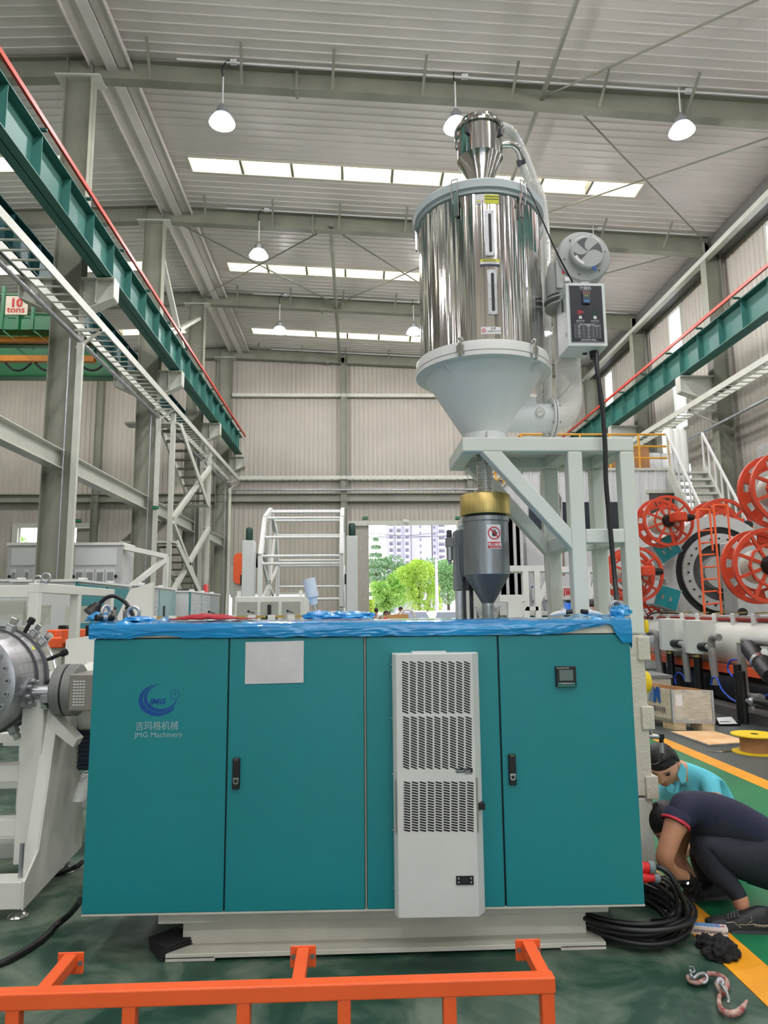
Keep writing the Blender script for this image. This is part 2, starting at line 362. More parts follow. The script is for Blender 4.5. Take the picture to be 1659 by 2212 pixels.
# far wall columns, girts
for x, t in ((-.55, 13.6), (-12.0, 13.6), (5.4, 13.2)):
    mb = MB(); hcol(mb, x, YF-.3, 0 if x != -.55 else 0, t, .3, .3)
    O('wall_post', mb, steel, label={-.55: 'tall post on the far wall left of the big door', -12.0: 'tall post on the far wall behind the crane, beside the left door', 5.4: 'tall post on the far wall right of the big door'}[x], cat='column')
gm = MB().box((XL, YF-.35, 6.95), (XR, YF-.05, 7.0)).box((XL, YF-.2, 6.62), (XR, YF-.17, 6.97)).box((XL, YF-.35, 6.6), (XR, YF-.05, 6.63)); S('trim_3', gm, steel)
S('trim_4', MB().box((XC+.35, YF-.32, 11.66), (9.5, YF-.12, 11.82)), steel2)
ey = MB().box((11.05, YB, 12.45), (11.25, YF, 12.62)); S('trim_5', ey, steel2)
S('trim_6', MB().box((11.3, YB, 12.62), (11.78, YF, 13.2)), mat('eave_dark_steel', (104,104,100), .6))  # eave band in a darker grey than the other steel
# ridge trim: folded white cover under the ridge
rm = MB()
for (a, c, z) in ((-6.0, -5.62, 13.9), (-5.62, -5.5, 13.82), (-5.5, -5.38, 13.9), (-5.38, -5.05, 13.88)):
    rm.box((a, YB, z), (c-.02, YF, z+.03))
rm.box((-5.62, YB, 13.78), (-5.38, YF, 13.82)).box((-6.0, YB, 13.8), (-5.97, YF, 13.92)).box((-5.08, YB, 13.78), (-5.05, YF, 13.9))
S('trim_7', rm, ceilm)
# door surrounds and door leaves
def surround(n, a, c, z1):
    S(n, MB().box((a-.25, YF-.16, 0), (a, YF-.02, z1+.2)).box((c, YF-.16, 0), (c+.25, YF-.02, z1+.2)).box((a, YF-.16, z1), (c, YF-.02, z1+.2)), steel2)
surround('door_1', -.45+.25, 4.75, 5.5); surround('door_2', -15.5, -12.05, 5.45)
S('door_3', MB().box((.0-.15, YF+.02, 0), (.6, YF+.08, 5.5)), mat('door_sheet', (170,166,156), .6))
S('door_4', MB().box((-12.9, YF+.02, 0), (-12.05, YF+.08, 5.45)), MATS['door_sheet'])
# longitudinal struts (pipes) under the roof and X bracing rods
def rod(n, pts, r, lab, cat, m_=steel, group=None): return O(n, MB().tube(pts, r, 8), m_, smooth=60, label=lab, cat=cat, group=group)
rod('roof_strut', [V((4.35, YB, roofz(4.35)-.32)), V((4.35, 20.3, roofz(4.35)-.32))], .06, 'long grey pipe strut under the roof right of the hopper top', 'pipe')
rod('roof_strut', [V((-.75, 20.3, roofz(-.75)-.42)), V((-.75, YF, roofz(-.75)-.42))], .07, 'grey pipe strut under the far roof above the wall post', 'pipe')
BR = [((5.0, Y1, -.25), (12.2, 20.5, -.2)), ((12.0, Y1-.1, -.25), (4.4, 20.4, -.2)), ((4.35, Y1, -.25), (12.4, 8.7, -.2)), ((-6.2, 26.4, -.25), (-.75, 20.6, -.25)), ((-6.0, 20.5, -.25), (-.75, 26.3, -.25)), ((-.75, 26.3, -.25), (4.35, 20.6, -.25)), ((-.75, 20.7, -.25), (4.35, 26.3, -.25)), ((4.35, 26.3, -.25), (11.2, 20.6, -.25))]
for k, (p, q_) in enumerate(BR):
    z0 = roofz(p[0])+p[2]-.05; z1 = roofz(q_[0])+q_[2]-.05
    rod('bracing_rod', [V((min(p[0], 11.3), p[1], z0)), V((min(q_[0], 11.3), q_[1], z1))], .024, ['bracing rod running up-left from the right eave over the near skylight', 'bracing rod crossing the near skylight end', 'bracing rod at the top right of the roof', 'far bracing rod left of the roof strut', 'far bracing rod by the third column', 'far bracing rod right of the roof strut', 'far bracing rod crossing behind the hopper', 'far bracing rod beside the blower'][k], 'rod', group='roof bracing rods')
# ---------------------------------------------------------------- high bay lamps
lampglass = mat('lamp_shade', (225,238,250), .25, emit=.9); lampled = mat('lamp_led', (240,250,255), .3, emit=30)
def lamp(x, y, z, lab):
    t = T('high_bay_lamp', lab, 'lamp', (x, y, z), 0, 'high bay lamps')
    zt = roofz(x)-.1
    O('shade', MB().lathe((x, y, z), (0,0,1), [(.29, 0), (.27, .06), (.2, .17), (.12, .22)], 24, False), lampglass, t, smooth=50, solid=.006)
    O('led_disc', MB().lathe((x, y, z+.15), (0,0,1), [(.13, 0), (.13, .03)], 20), lampled, t)
    O('housing', MB().lathe((x, y, z+.2), (0,0,1), [(.13, 0), (.13, .14), (.07, .18), (.05, .26)], 16), galv, t, smooth=40)
    O('rod', MB().tube([(x, y, z+.44), (x, y, z+1.15)], .018, 6), white2, t)
    O('cord', MB().tube(spline([(x, y, z+1.13), (x-.03, y, z+1.35), (x+.08, y, z+1.55), (x+.2, y, zt)], 5), .015, 6), black, t)
    O('junction_box', MB().box((x+.15, y-.04, zt-.05), (x+.3, y+.04, zt+.05)), white2, t)
    ld = bpy.data.lights.new('bulb', 'POINT'); ld.energy = LAMP_W; ld.shadow_soft_size = .14; ld.color = (1.0, .965, .985)
    lo = bpy.data.objects.new('bulb', ld); COL.objects.link(lo); lo.parent = t; lo.location = (0, 0, -.02)
    return t
LN = {(-2.95,0): 'lit lamp at upper left of the near row, below the first rafter', (2.3,0): 'lit lamp directly behind the small loader on top of the hopper', (7.5,0): 'lit lamp at the right of the near row',
      (-2.95,1): 'lit lamp in front of the second skylight at left', (2.3,1): 'lit lamp of the second row hidden behind the hopper', (7.5,1): 'lit lamp just right of the round blower',
      (-2.95,2): 'lit lamp of the far row at left, by the far skylight', (2.3,2): 'lit lamp of the far row at the left edge of the hopper', (7.5,2): 'lit lamp of the far row left of the control box'}
for j in range(-4, 3):
    y = Y1+BAY*j-.25
    for x in (-2.95, 2.3, 7.5):
        z = 12.34 if j >= 0 else 12.3
        lamp(x, y, z, LN.get((x, j), 'lit lamp of the %s row behind the nearest rafter, %s side, out of the photo' % (['first', 'second', 'third', 'fourth'][-j-1] if j < 0 else '', {-2.95: 'left', 2.3: 'middle', 7.5: 'right'}[x])))
for j in range(-4, 3, 2):
    for x in (-11, -18): lamp(x, Y1+BAY*j-.25, 12.2, 'lit lamp of the neighbouring left bay, %s column, row %s' % ('inner' if x > -12 else 'outer', {-4: 'far behind the camera', -2: 'just behind the camera', 0: 'near', 2: 'far'}[j]))
# ---------------------------------------------------------------- crane girders, conductor rails
def girder(x0, y0, y1, zb, zt, m_, lab, fl=.3, face=1, step=1.0):
    t = T('crane_girder', lab, 'crane girder', (x0, y0, zb))
    O('web', MB().box((x0-.008, y0, zb), (x0+.008, y1, zt)), m_, t)
    O('top_flange', MB().box((x0-fl/2, y0, zt-.02), (x0+fl/2, y1, zt)), m_, t)
    O('bottom_flange', MB().box((x0-fl/2, y0, zb), (x0+fl/2, y1, zb+.025)), m_, t)
    O('rail', MB().box((x0-.04, y0, zt), (x0+.04, y1, zt+.12)), darkst, t)
    y = y0+.5
    while y < y1:
        for s_ in (-1, 1): O('stiffener', MB().box((x0, y-.006, zb+.025), (x0+s_*fl/2*.92, y+.006, zt-.02)), m_, t)
        y += step
    return t
girder(-5.42, -6, 31.9, 8.75, 9.56, girdm, 'long green crane girder on the brackets of the left columns', .34, step=1.18)
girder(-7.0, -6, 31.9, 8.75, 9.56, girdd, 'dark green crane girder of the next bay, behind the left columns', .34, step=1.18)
girder(10.22, -6, 31.9, 8.68, 9.52, girdm, 'green crane girder along the right wall', .34, step=1.18)
def crail(x, z, lab, m_=redm):
    t = T('conductor_rail', lab, 'conductor rail', (x, 0, z))
    O('bar', MB().beam((x, -6, z), (x, 32.3, z), .05, .09), m_, t)
    y = 1.
    while y < 32: O('rail_bracket', MB().box((min(x, x-.2*(1 if x < 0 else -1)), y-.03, z-.1), (max(x, x-.2*(1 if x < 0 else -1)), y+.03, z-.06)), girdm, t); y += 2.0
crail(-5.19, 9.72, 'orange-red conductor rail above the left green girder'); crail(9.9, 9.66, 'thin red conductor rail above the right green girder')
# ---------------------------------------------------------------- cable trays (ladders)
def tray(pts, w, h, lab, side):
    t = T('cable_tray', lab, 'cable tray', pts[0])
    p, q_ = V(pts[0]), V(pts[1]); d = (q_-p).normalized(); a = V((side*d.y, -side*d.x, 0))
    for s_ in (0, 1): O('side_rail', MB().beam(p+a*w*s_, q_+a*w*s_, .03, h), steel2 if s_ == 0 else steel2, t)
    n = int((q_-p).length/.33); mb = MB()
    for i in range(n): mb.beam(p+d*(i*.33)-V((0,0,h/2-.02)), p+d*(i*.33)+a*w-V((0,0,h/2-.02)), .05, .02)
    O('rungs', mb, steel2, t, kind='stuff'); return t
tray([(-5.4, -6, 7.62), (-5.4, 32.2, 7.62)], .5, .17, 'cream ladder cable tray along the left columns below the crane girder', -1)
tray([(10.15, -6, 7.62), (10.15, 32.2, 7.62)], .5, .17, 'cream ladder cable tray along the right wall', 1)
tray([(-5.4, 32.2, 7.72), (9.9, 32.2, 7.72)], .3, .17, 'cream cable tray across the far wall', -1)
for i in range(-2, 4):
    y = Y1+BAY*i
    O('tray_bracket', MB().beam((-5.9, y-.2, 7.1), (-5.38, y-.2, 7.5), .05).beam((-5.95, y-.2, 7.5), (-5.36, y-.2, 7.5), .05), steel2, label='diagonal tray bracket on the %s' % (['nearest left column', 'second left column', 'third left column', 'farthest left column'][i] if i >= 0 else '%s left column before the view' % ['', 'nearer', 'second nearer'][-i]), cat='bracket', group='tray brackets')
    O('tray_bracket', MB().beam((11.0, y-.2, 7.1), (10.15, y-.2, 7.5), .05).beam((11.0, y-.2, 7.5), (10.12, y-.2, 7.5), .05), steel2, label='diagonal tray bracket on the %s' % (['first right wall column', 'second right wall column', 'third right wall column', 'last right wall column'][i] if i >= 0 else '%s right column before the view' % ['', 'nearer', 'second nearer'][-i]), cat='bracket', group='tray brackets')
rod('sprinkler_pipe', [V((-5.9, -6, 7.33)), V((-5.9, 32.3, 7.33))], .045, 'grey pipe below the left cable tray', 'pipe', galv)
rod('sprinkler_pipe', [V((10.9, -6, 7.0)), V((10.9, 32.3, 7.0))], .045, 'grey pipe below the right cable tray', 'pipe', galv)
rod('sprinkler_pipe', [V((-5.9, 32.15, 7.12)), V((9.9, 32.15, 7.12))], .045, 'grey pipe across the far wall below the tray', 'pipe', galv)
# tie beams between the left columns
for i in range(-2, 3):
    y = Y1+BAY*i; mb = MB(); x = XC+.05
    mb.box((x-.01, y+.1, 4.5), (x+.01, y+BAY-.1, 4.88)).box((x-.13, y+.1, 4.87), (x+.13, y+BAY-.1, 4.89)).box((x-.13, y+.1, 4.49), (x+.13, y+BAY-.1, 4.51))
    O('tie_beam', mb, steel2, label='grey I beam tying the %s' % (['nearest and second left columns', 'second and third left columns', 'third and farthest left columns'][i] if i >= 0 else 'left columns nearer than the first in view'), cat='beam', group='tie beams')
# narrow white post and conduit standing at each left column
for i in range(0, 4):
    y = Y1+BAY*i; nm = ORD[i]
    O('box_post', MB().box((-5.86, y-.28, 0), (-5.74, y-.18, 7.2)), steel2, label='pale square post beside the %s left column' % nm, cat='post', group='pale posts')
    rod('conduit', [V((-6.02, y-.26, .5)), V((-6.02, y-.26, 7.3))], .018, 'thin conduit up the face of the %s left column' % nm, 'pipe', galv, 'column conduits')

wl_ = S('window_40', MB().box((-5.95, YF-.12, .8), (-2.3, YF-.04, .9)).box((-5.95, YF-.12, 2.3), (-2.3, YF-.04, 2.4)).box((-5.95, YF-.12, .9), (-5.87, YF-.04, 2.3)).box((-2.38, YF-.12, .9), (-2.3, YF-.04, 2.3)).box((-4.2, YF-.12, .9), (-4.12, YF-.04, 2.3)), steel2)
for (xa_, xb_) in ((-5.87, -4.2), (-4.12, -2.38)): O('pane', MB().box((xa_, YF-.08, .9), (xb_, YF-.06, 2.3)), glass, wl_)
# ================================================================ MAIN CABINET
CA = math.radians(-1.13); CL = V((-1.236, 3.40, 0)); CW = 2.545
cab = T('electrical_cabinet', 'large teal control cabinet with four front panels and blue film over its top', 'cabinet', CL, CA)
CM = Matrix.Translation(CL) @ Matrix.Rotation(CA, 4, 'Z'); CI = CM.inverted()
def cp(x, y, d=0.0):
    """sight line onto the cabinet front plane moved d towards the viewer -> local (u, -d, w)"""
    o = CI @ V((0, 0, EYE)); r = CI.to_3x3() @ ray(x, y); t = (-d-o.y)/r.y; return o+r*t
Z0, Z1, ZT = .213, 1.425, 1.495
frame_m = mat('cabinet_frame', (206,204,192), .4)
b_ = MB().box((.0, .03, Z0), (CW, .5, ZT)); O('body', b_, frame_m, cab, local=True, bev=.004)
O('bottom_sill', MB().box((0, -.004, Z0-.008), (CW, .04, Z0+.0)), frame_m, cab, local=True)
O('top_rail', MB().box((0, -.002, Z1+.006), (CW, .04, ZT)), frame_m, cab, local=True)
O('seal_gap', MB().box((.002, .012, Z0), (CW-.002, .035, Z1+.006)), black, cab, local=True)
su = [cp(495.5, 1383).x, cp(788, 1378).x, cp(1074.5, 1375).x]
def door(u0, u1, lab=None, name='door'): return O(name, MB().box((u0, -.004, Z0), (u1, .022, Z1)), tealm, cab, local=True, bev=.003, seg=2, label=lab)
d1 = door(.001, su[0]-.003, 'teal door with the printed emblem and lettering'); d2 = door(su[0]+.004, su[1]-.006); O('centre_strip', MB().box((su[1]-.004, .0, Z0), (su[1]+.004, .03, Z1)), steel, cab, local=True)
d3 = door(su[1]+.006, su[2]-.004, name='front_panel'); d4 = door(su[2]+.004, CW-.001)
def lock(px, par):
    a = cp(px[0], px[1]); b = cp(px[2], px[3]); h = T2 = None
    u = (a.x+b.x)/2; w = .033; h = O('lock_handle', MB().box((u-w/2, -.022, b.z), (u+w/2, -.003, a.z)), blackp, par, local=True, bev=.003, label='black swing handle')
    O('lock_cylinder', MB().lathe((u, -.0235, b.z+.035), (0,1,0), [(.0125, 0), (.0125, .004)], 16).box((u-.0125, -.0235, b.z+.035), (u+.0125, -.0195, b.z+.052)), chrome, h, local=True)
    O('keyhole', MB().lathe((u, -.0245, b.z+.036), (0,1,0), [(.0075, 0), (.0075, .002)], 14), blackp, h, local=True)
    O('finger_grip', MB().tube(arc((u, -.0225, a.z-.012), .007, 0, PI, 8), .0012, 5), galv, h, local=True)
lock((504, 1636, 519, 1703), d2); lock((1098, 1628, 1113, 1694), d4)
# emblem and lettering on door 1 (flat print, a hair proud)
logob = mat('logo_blue', (4,70,150), .4); logos = mat('logo_silver', (168,190,194), .35, .3)
def crescent(cx, cz, ro, ri, ox, oz, a0, a1, n=40, sq=.8, th=0.2):
    outer = [(cx+ro*math.cos(a0+(a1-a0)*i/n), cz+sq*ro*math.sin(a0+(a1-a0)*i/n)) for i in range(n+1)]
    inner = [(cx+ox+ri*math.cos(a0+(a1-a0)*i/n), cz+oz+sq*ri*math.sin(a0+(a1-a0)*i/n)) for i in range(n+1)]
    mb = MB(); vs = [(x, -.0048, z) for x, z in outer]+[(x, -.0048, z) for x, z in inner]
    mb.add(vs, [(i, i+1, n+2+i, n+1+i) for i in range(n)]); return mb
lc = cp(342, 1512)
mb = crescent(lc.x, lc.z, .090, .080, .009, .007, math.radians(75), math.radians(325))
m2 = crescent(lc.x+.010, lc.z+.007, .0765, .0685, .006, .007, math.radians(95), math.radians(352)); mb.add(m2.v, m2.f)
O('emblem', mb, logob, d1, local=True)
s_ = cp(378, 1500)
O('emblem_circle', MB().ring((s_.x, -.0046, s_.z), (0,-1,0), .0185, .0205, .0006, 28).ball((s_.x+.001, -.0046, s_.z+.003), .006, 6, (.25,.1,1.)).ball((s_.x+.001, -.0046, s_.z+.003), .006, 6, (1,.1,.2)), logob, d1, local=True)
RT = CM.to_3x3() @ V((1,0,0)); UPZ = (0,0,1)
def ctext(name, body, x, y, size, mt, par, **k): return text(name, body, size, CM @ cp(x, y, k.pop('d', .0045)), RT, UPZ, mt, par, **k)
ctext('emblem_letters', 'JMG', 322, 1521, .036, logob, d1, bold=.0012, shear=.25, sx=1.15)
ctext('company_characters', '吉玛格机械', 292, 1576, .043, logos, d1, sx=.93)
ctext('company_lettering', 'JMG Machinery', 290, 1593, .033, logos, d1, sx=1.08)
# power meter on door 4
a = cp(1198, 1439); b = cp(1243, 1483); mt_ = O('power_meter', MB().box((a.x, -.022, b.z), (b.x, -.003, a.z)), blackp, d4, local=True, bev=.002, label='black square digital meter')
O('display', MB().box((a.x+.015, -.0235, b.z+.03), (b.x-.015, -.021, a.z-.016)), cyan_tag, mt_, local=True)
for i in range(6): u = a.x+.014+i*(b.x-a.x-.028)/5; O('button', MB().box((u-.006, -.0235, b.z+.014), (u+.006, -.021, b.z+.02)), mat('meter_green', (60,170,150), .4) if i in (0, 5) else galv, mt_, local=True)
O('strip', MB().box((a.x+.006, -.0232, b.z+.004), (b.x-.006, -.021, b.z+.008)), MATS['meter_green'], mt_, local=True)
ctext('meter_lettering', 'INTELLIGENT METER', 1202, 1444.5, .0065, white, mt_, d=.0225)
# paper sheet on door 2
a = cp(531, 1387); b = cp(656, 1476)
pap = MB().grid(8, 6, lambda s, t: V((a.x+(b.x-a.x)*s, -.006-.004*math.sin(s*PI)*math.sin(t*PI*.9)-.003*s*(1-t), b.z+(a.z-b.z)*t+.004*s)))
pap.xf(CM); O('paper_sheet', pap, mat('paper', (214,214,216), .7, bump=.1, bs=25), label='blank white paper sheet taped on the second teal door', cat='paper', solid=.0006)
# small dark vent and cable gland on left side, top lifting eyes
O('side_vent', MB().box((-.02, .06, .3), (.0, .12, .345)), galv, cab, local=True)
def eyebolt(lab, p, r=.032, yawd=20):
    t = T('lifting_eye', lab, 'eye bolt', p, math.radians(yawd), 'lifting eyes on the cabinet')
    O('ring', MB().tube(arc((0,0,r*1.35), r, 0, 2*PI, 20)[:-1], r*.27, 8, True), galv, t, smooth=60, local=True)
    O('shank', MB().lathe((0,0,-.004), (0,0,1), [(r*.55, 0), (r*.55, .01), (r*.3, .014), (r*.3, .03)], 12), galv, t, local=True)
zt = ZT+.012
def tp(x, y, z=zt): return at(x, y, Z=z)
eyebolt('steel eye bolt at the left front corner of the blue film', (at(227, 1350, Y=3.5).x, 3.50, zt), yawd=75)
eyebolt('steel eye bolt at the foot of the black lamp neck', (at(287, 1350, Y=3.62).x, 3.62, zt), .03, 0)
eyebolt('steel eye bolt at the right corner of the blue film', (at(1332, 1343, Y=3.6).x, 3.6, zt), .032, 10)
# ---------------------------------------------------------------- AC unit on the cabinet
ac = T('air_conditioner', 'white cooling unit with three slotted grilles on the teal cabinet front', 'cooling unit', CM @ V((cp(845, 1412).x, 0, .2)), CA)
AD = .115; pa = cp(846, 1413, AD); pb = cp(1036, 1413, AD); pc = cp(856, 1985, AD); pd = cp(1052, 1980, AD)
x0 = (pa.x+pc.x)/2; x1 = (pb.x+pd.x)/2; zt_ = pa.z; zb_ = (pc.z+pd.z)/2; sh = V((x0, 0, 0))
acm = mat('cooler_paint', (210,213,210), .42, var=.02)
poly = [(x0-.0, -.003), (x0-.0, -AD+.03), (x0+.015, -AD), (x1-.035, -AD), (x1, -AD+.05), (x1, -.003)]
hs = MB().prism([V((x, y, zb_)) for x, y in poly], (0, 0, zt_-zb_))
hs.xf(CM); O('housing', hs, acm, ac, bev=.003, seg=2)
def acb(mb): return mb.xf(CM)
pe = .0012
def slots(nm, xs, ytop, ybot, rows, xl, dz):
    mb = MB()
    for c in range(9):
        for r in range(rows):
            fx = xl+c*xs; fy = ytop+(ybot-ytop)*r/(rows-1); p = cp(fx, fy, AD); w, h = .0155, .0033
            ang = -dz; cs, sn = math.cos(ang), math.sin(ang); pts = []
            for (ex, a0) in ((w-h, -PI/2), (-(w-h), PI/2)):
                for k in range(5):
                    a_ = a0+PI*k/4; lx = ex+h*math.cos(a_); lz = h*math.sin(a_); pts.append(V((p.x+.011+lx*cs-lz*sn, -AD-.0008, p.z+lx*sn+lz*cs)))
            mb.prism(pts, (0, .0015, 0))
    return O(nm, acb(mb), blackp, ac, kind='stuff')
slots('grille_slots', 16.7, 1432, 1538, 20, 870, .38); slots('grille_slots', 16.9, 1551, 1658, 20, 872, .38); slots('grille_slots', 17.1, 1691, 1794, 19, 874, .22)
O('nameplate', acb(MB().box((cp(985,1665,AD).x, -AD-.003, cp(985,1669,AD).z), (cp(1021,1665,AD).x, -AD, cp(985,1660,AD).z))), blackp, ac)
text('name_lettering', 'FoxCool', .017, CM @ cp(985, 1668, AD+.004), RT, UPZ, chrome, ac, bold=.0004, shear=.25, sx=1.05)
text('name_lettering', 'SINCE 1996', .0065, CM @ cp(1004, 1673, AD+.001), RT, UPZ, blackp, ac, shear=.25)
a = cp(985, 1892, AD); b = cp(1023, 1910, AD); ct = O('thermostat', acb(MB().box((a.x, -AD-.006, b.z), (b.x, -AD, a.z))), blackp, ac)
O('display', acb(MB().box((a.x+.022, -AD-.007, b.z+.008), (b.x-.022, -AD-.005, a.z-.008))), mat('lcd_dark', (40,46,44), .2), ct)
for i in range(4): O('button', acb(MB().lathe((a.x+.011 if i % 2 else b.x-.011, -AD-.0075, b.z+.011+.016*(i//2)), (0,1,0), [(.0045, 0), (.0045, .002)], 10)), galv, ct)
O('top_tray', acb(MB().box((x0+.09, -AD+.01, zt_), (x0+.25, -.02, zt_+.008))), white2, ac)
O('side_slot', acb(MB().box((x0+.004, -AD-.001, cp(950,1800,AD).z), (x0+.008, -AD+.01, cp(950,1682,AD).z))), steel, ac); O('side_slot', acb(MB().box((x1-.029, -AD+.002, cp(950,1800,AD).z), (x1-.025, -AD+.01, cp(950,1682,AD).z))), steel, ac)
O('pull_tab', acb(MB().box((x1-.022, -AD+.0, cp(950,1751,AD).z), (x1+.006, -AD+.045, cp(950,1738,AD).z))), blackp, ac)
for y in (1435, 1550, 1670, 1790, 1915): O('side_screw', acb(MB().lathe((x0-.006, -.02, cp(840, y).z), (1,0,0), [(.004, 0), (.004, .01)], 8)), galv, ac)
# ---------------------------------------------------------------- blue film over the cabinet top
film = mat('blue_film', (16,150,216), .17, vs=7, bump=.22, bs=11, coat=1.0, aniso=(.6,3,4), rgb2=(10,132,200))
def filmfn(s, t):
    u = -.022+s*(CW+.03)
    nz = lambda k, f: mnoise.noise(V((u*f, t*f, k)))
    edge = 1.428
    xb = u/CW
    if .07 < xb < .165: edge += .018*math.sin((xb-.07)/.095*PI)**.5*(0.6+.8*xb)
    if xb > .865: edge += .052*((xb-.865)/.12)**.8
    if xb > .955: edge = 1.475-.09*min(1,(xb-.955)/.03)*(1 if xb > .97 else .4)
    if xb < .03: edge -= .01*nz(3, 30)
    edge += .006*nz(1, 14)
    top = ZT+.008
    if t < .55:
        k = t/.55; y = .5-(.5+.012)*k; z = top+.003*nz(5, 22)+.003*nz(6, 9)+(.03*max(0, nz(7, 12)) if (xb < .12 or xb > .93) else 0)
        if k > .9: z -= .008*(k-.9)/.1
    else:
        k = (t-.55)/.45; z = top-.008+(edge-(top-.008))*k; y = -.014-.004*math.sin(k*PI)-.004*nz(9, 16)*k-.0022*max(0, math.sin(u*9+k*7+3*nz(4, 3)))**6*(1 if .2 < k < .95 else 0)-(.006*abs(nz(11, 30)) if xb < .05 else 0)
    if s == 0 or s == 1: y += 0
    return V((u, y, z))
fmesh = MB().grid(220, 34, filmfn).xf(CM)
# side flaps
fl = MB().grid(24, 10, lambda s, t: V((-.018-.006*mnoise.noise(V((s*9, t*6, 3))), -.012+s*.5, ZT+.006-(.075+.02*mnoise.noise(V((s*7, 2, 1))))*t))).xf(CM); fmesh.add(fl.v, fl.f)
fl = MB().grid(24, 12, lambda s, t: V((CW+.006+.006*mnoise.noise(V((s*9, t*6, 8))), -.012+s*.5, ZT+.006-(.11+.05*math.exp(-s*20)+.02*mnoise.noise(V((s*7, 2, 1))))*t))).xf(CM); fmesh.add(fl.v, fl.f)
O('film_cover', fmesh, film, label='glossy blue plastic film draped over the top edge of the teal cabinet', cat='plastic film', smooth=50)
def crumple(nm, c, r, sc, lab, mt_, seed, cat, amp=.3):
    mb = MB().ball((0,0,0), 1, 30)
    vs = []
    for p in mb.v:
        q = V((p.x*sc[0], p.y*sc[1], max(p.z, -.35)*sc[2]))
        f = 1+amp*mnoise.noise(p*2.3+V((seed, 0, 0)))+(.3*amp)*mnoise.noise(p*4.5+V((seed, 4, 0)))
        vs.append(V(c)+q*r*f)
    mb.v = vs; zmin = min(p.z for p in vs)
    for p in vs: p.z += c[2]-zmin
    return O(nm, mb, mt_, label=lab, cat=cat, smooth=75)
for k, (x, y, Y, r, sc, lab) in enumerate([(213, 1345, 3.52, .045, (1.3,1,.7), 'crumpled blue film bunched at the left front corner'), (298, 1352, 3.5, .035, (2.2,1,.5), 'crumpled blue film bunched around the lamp neck foot'),
        (690, 1345, 3.62, .05, (1.6,1,.6), 'crumpled blue film under the round white stand wheel'), (755, 1350, 3.65, .07, (1.9,1,.4), 'long crumpled roll of blue film right of the white foam stand'), (1342, 1350, 3.55, .05, (1,1,.8), 'crumpled blue film twisted round the right lifting eye')]):
    p = at(x, y, Y=Y); crumple('crumpled_film', (p.x, Y, ZT+.012), r, sc, lab, film, k*7, 'plastic film')
# ---------------------------------------------------------------- base under the cabinet
base = T('machine_plinth', 'cream welded I beam base under the teal cabinet', 'machine base', (.15, 3.45, 0))
ZB = .2
for (yy, nm) in ((3.44, 'front_beam'), (4.35, 'rear_beam')):
    xa, xb_ = (at(341, 1990, Y=yy).x, at(1315, 1968, Y=yy).x) if yy < 4 else (-1.0, 1.3)
    mb = MB().box((xa, yy, .145), (xb_, yy+.16, ZB)).box((xa+.1, yy+.06, .03), (xb_-.09, yy+.08, .15))
    O(nm, mb, frame_m, base, bev=.003)
    fb = MB().box((-.86, yy-.035, .012), (1.14, yy+.15, .032)).box((-.86, yy-.035, 0), (-.64, yy+.15, .02)).box((.93, yy-.035, 0), (1.14, yy+.15, .02)); O('base_flange', fb, frame_m, base, bev=.002)
for xx in (-.8, .95): O('cross_beam', MB().box((xx, 3.53, .04), (xx+.1, 4.4, .15)), frame_m, base)
tm = T('rubber_mats', 'stack of worn black rubber pads at the left end of the cream base', 'rubber pads', (at(360, 2062, Z=.0).x, 3.5, 0))
for i in range(5):
    q = at(362, 2068, Z=0); r_ = Matrix.Translation((q.x, q.y+.06, i*.013)) @ Matrix.Rotation(math.radians(35+i*2.5), 4, 'Z')
    O('pad', MB().box((-.075, -.075, 0), (.075, .075, .011)).xf(r_), mat('dark_pad', (34,34,36), .75, var=.2), tm, bev=.002)
# ---------------------------------------------------------------- extruder machine behind the cabinet (mostly hidden)
mc = T('extruder_bed', 'cream machine bed behind the teal cabinet carrying the hopper stand', 'machine bed', (0, 4.2, 0))
O('side_plate', MB().box((-1.05, 4.0, .2), (1.39, 4.4, .9)), white, mc); O('barrel_cover', MB().lathe((-1.2, 4.18, 1.15), (1,0,0), [(.17, 0), (.17, 1.7)], 28), white, mc, smooth=40)
O('feed_block', MB().box((.6, 4.0, .9), (1.05, 4.36, 1.4)), darkst, mc)
# ================================================================ STAND AND DRYER
YS0, YS1 = 3.97, 4.47
st = T('hopper_stand', 'pale grey tube stand with diagonal braces carrying the tall steel hopper', 'stand', (1.6, 4.2, 0))
sm = mat('stand_paint', (218,224,217), .42, var=.02, vs=3)
tw = .085
def post(x, y, z0, z1): return O('post', MB().box((x-tw/2, y-tw/2, z0), (x+tw/2, y+tw/2, z1)), sm, st, bev=.008, seg=3)
ZA = 2.455+.085
XF0, XF1, XM = .618, 1.625, 1.275
for y in (YS0, YS1):
    post(XF1-tw/2, y, 1.405, ZA-tw); post(XM, y, 1.0, ZA-tw)
    O('top_beam', MB().box((XF0, y-tw/2, ZA-tw), (XF1, y+tw/2, ZA)), sm, st, bev=.008, seg=3)
    p0 = V((XF0+.165, y, ZA-tw)); p1 = V((XM-.0, y, 1.935)); O('diagonal_brace', MB().prism([V((XF0+.112, y-tw/2, ZA-tw+.001)), V((XF0+.228, y-tw/2, ZA-tw+.001)), V((XM-tw/2+.001, y-tw/2, 2.0)), V((XM-tw/2+.001, y-tw/2, 1.885))], (0, tw, 0)), sm, st, bev=.006, seg=2)
    O('cross_rail', MB().box((XM+tw/2, y-tw/2, 1.92), (XF1-tw, y+tw/2, 2.0)), sm, st, bev=.006, seg=2)
O('top_plate', MB().box((XF0+.01, YS0+.02, ZA-.012), (XF1-.01, YS1-.02, ZA-.002)), sm, st)
for x in (XF0+tw/2, XM, XF1-tw/2): O('side_beam', MB().box((x-tw/2, YS0+tw/2, ZA-tw), (x+tw/2, YS1-tw/2, ZA-.002)), sm, st, bev=.006)
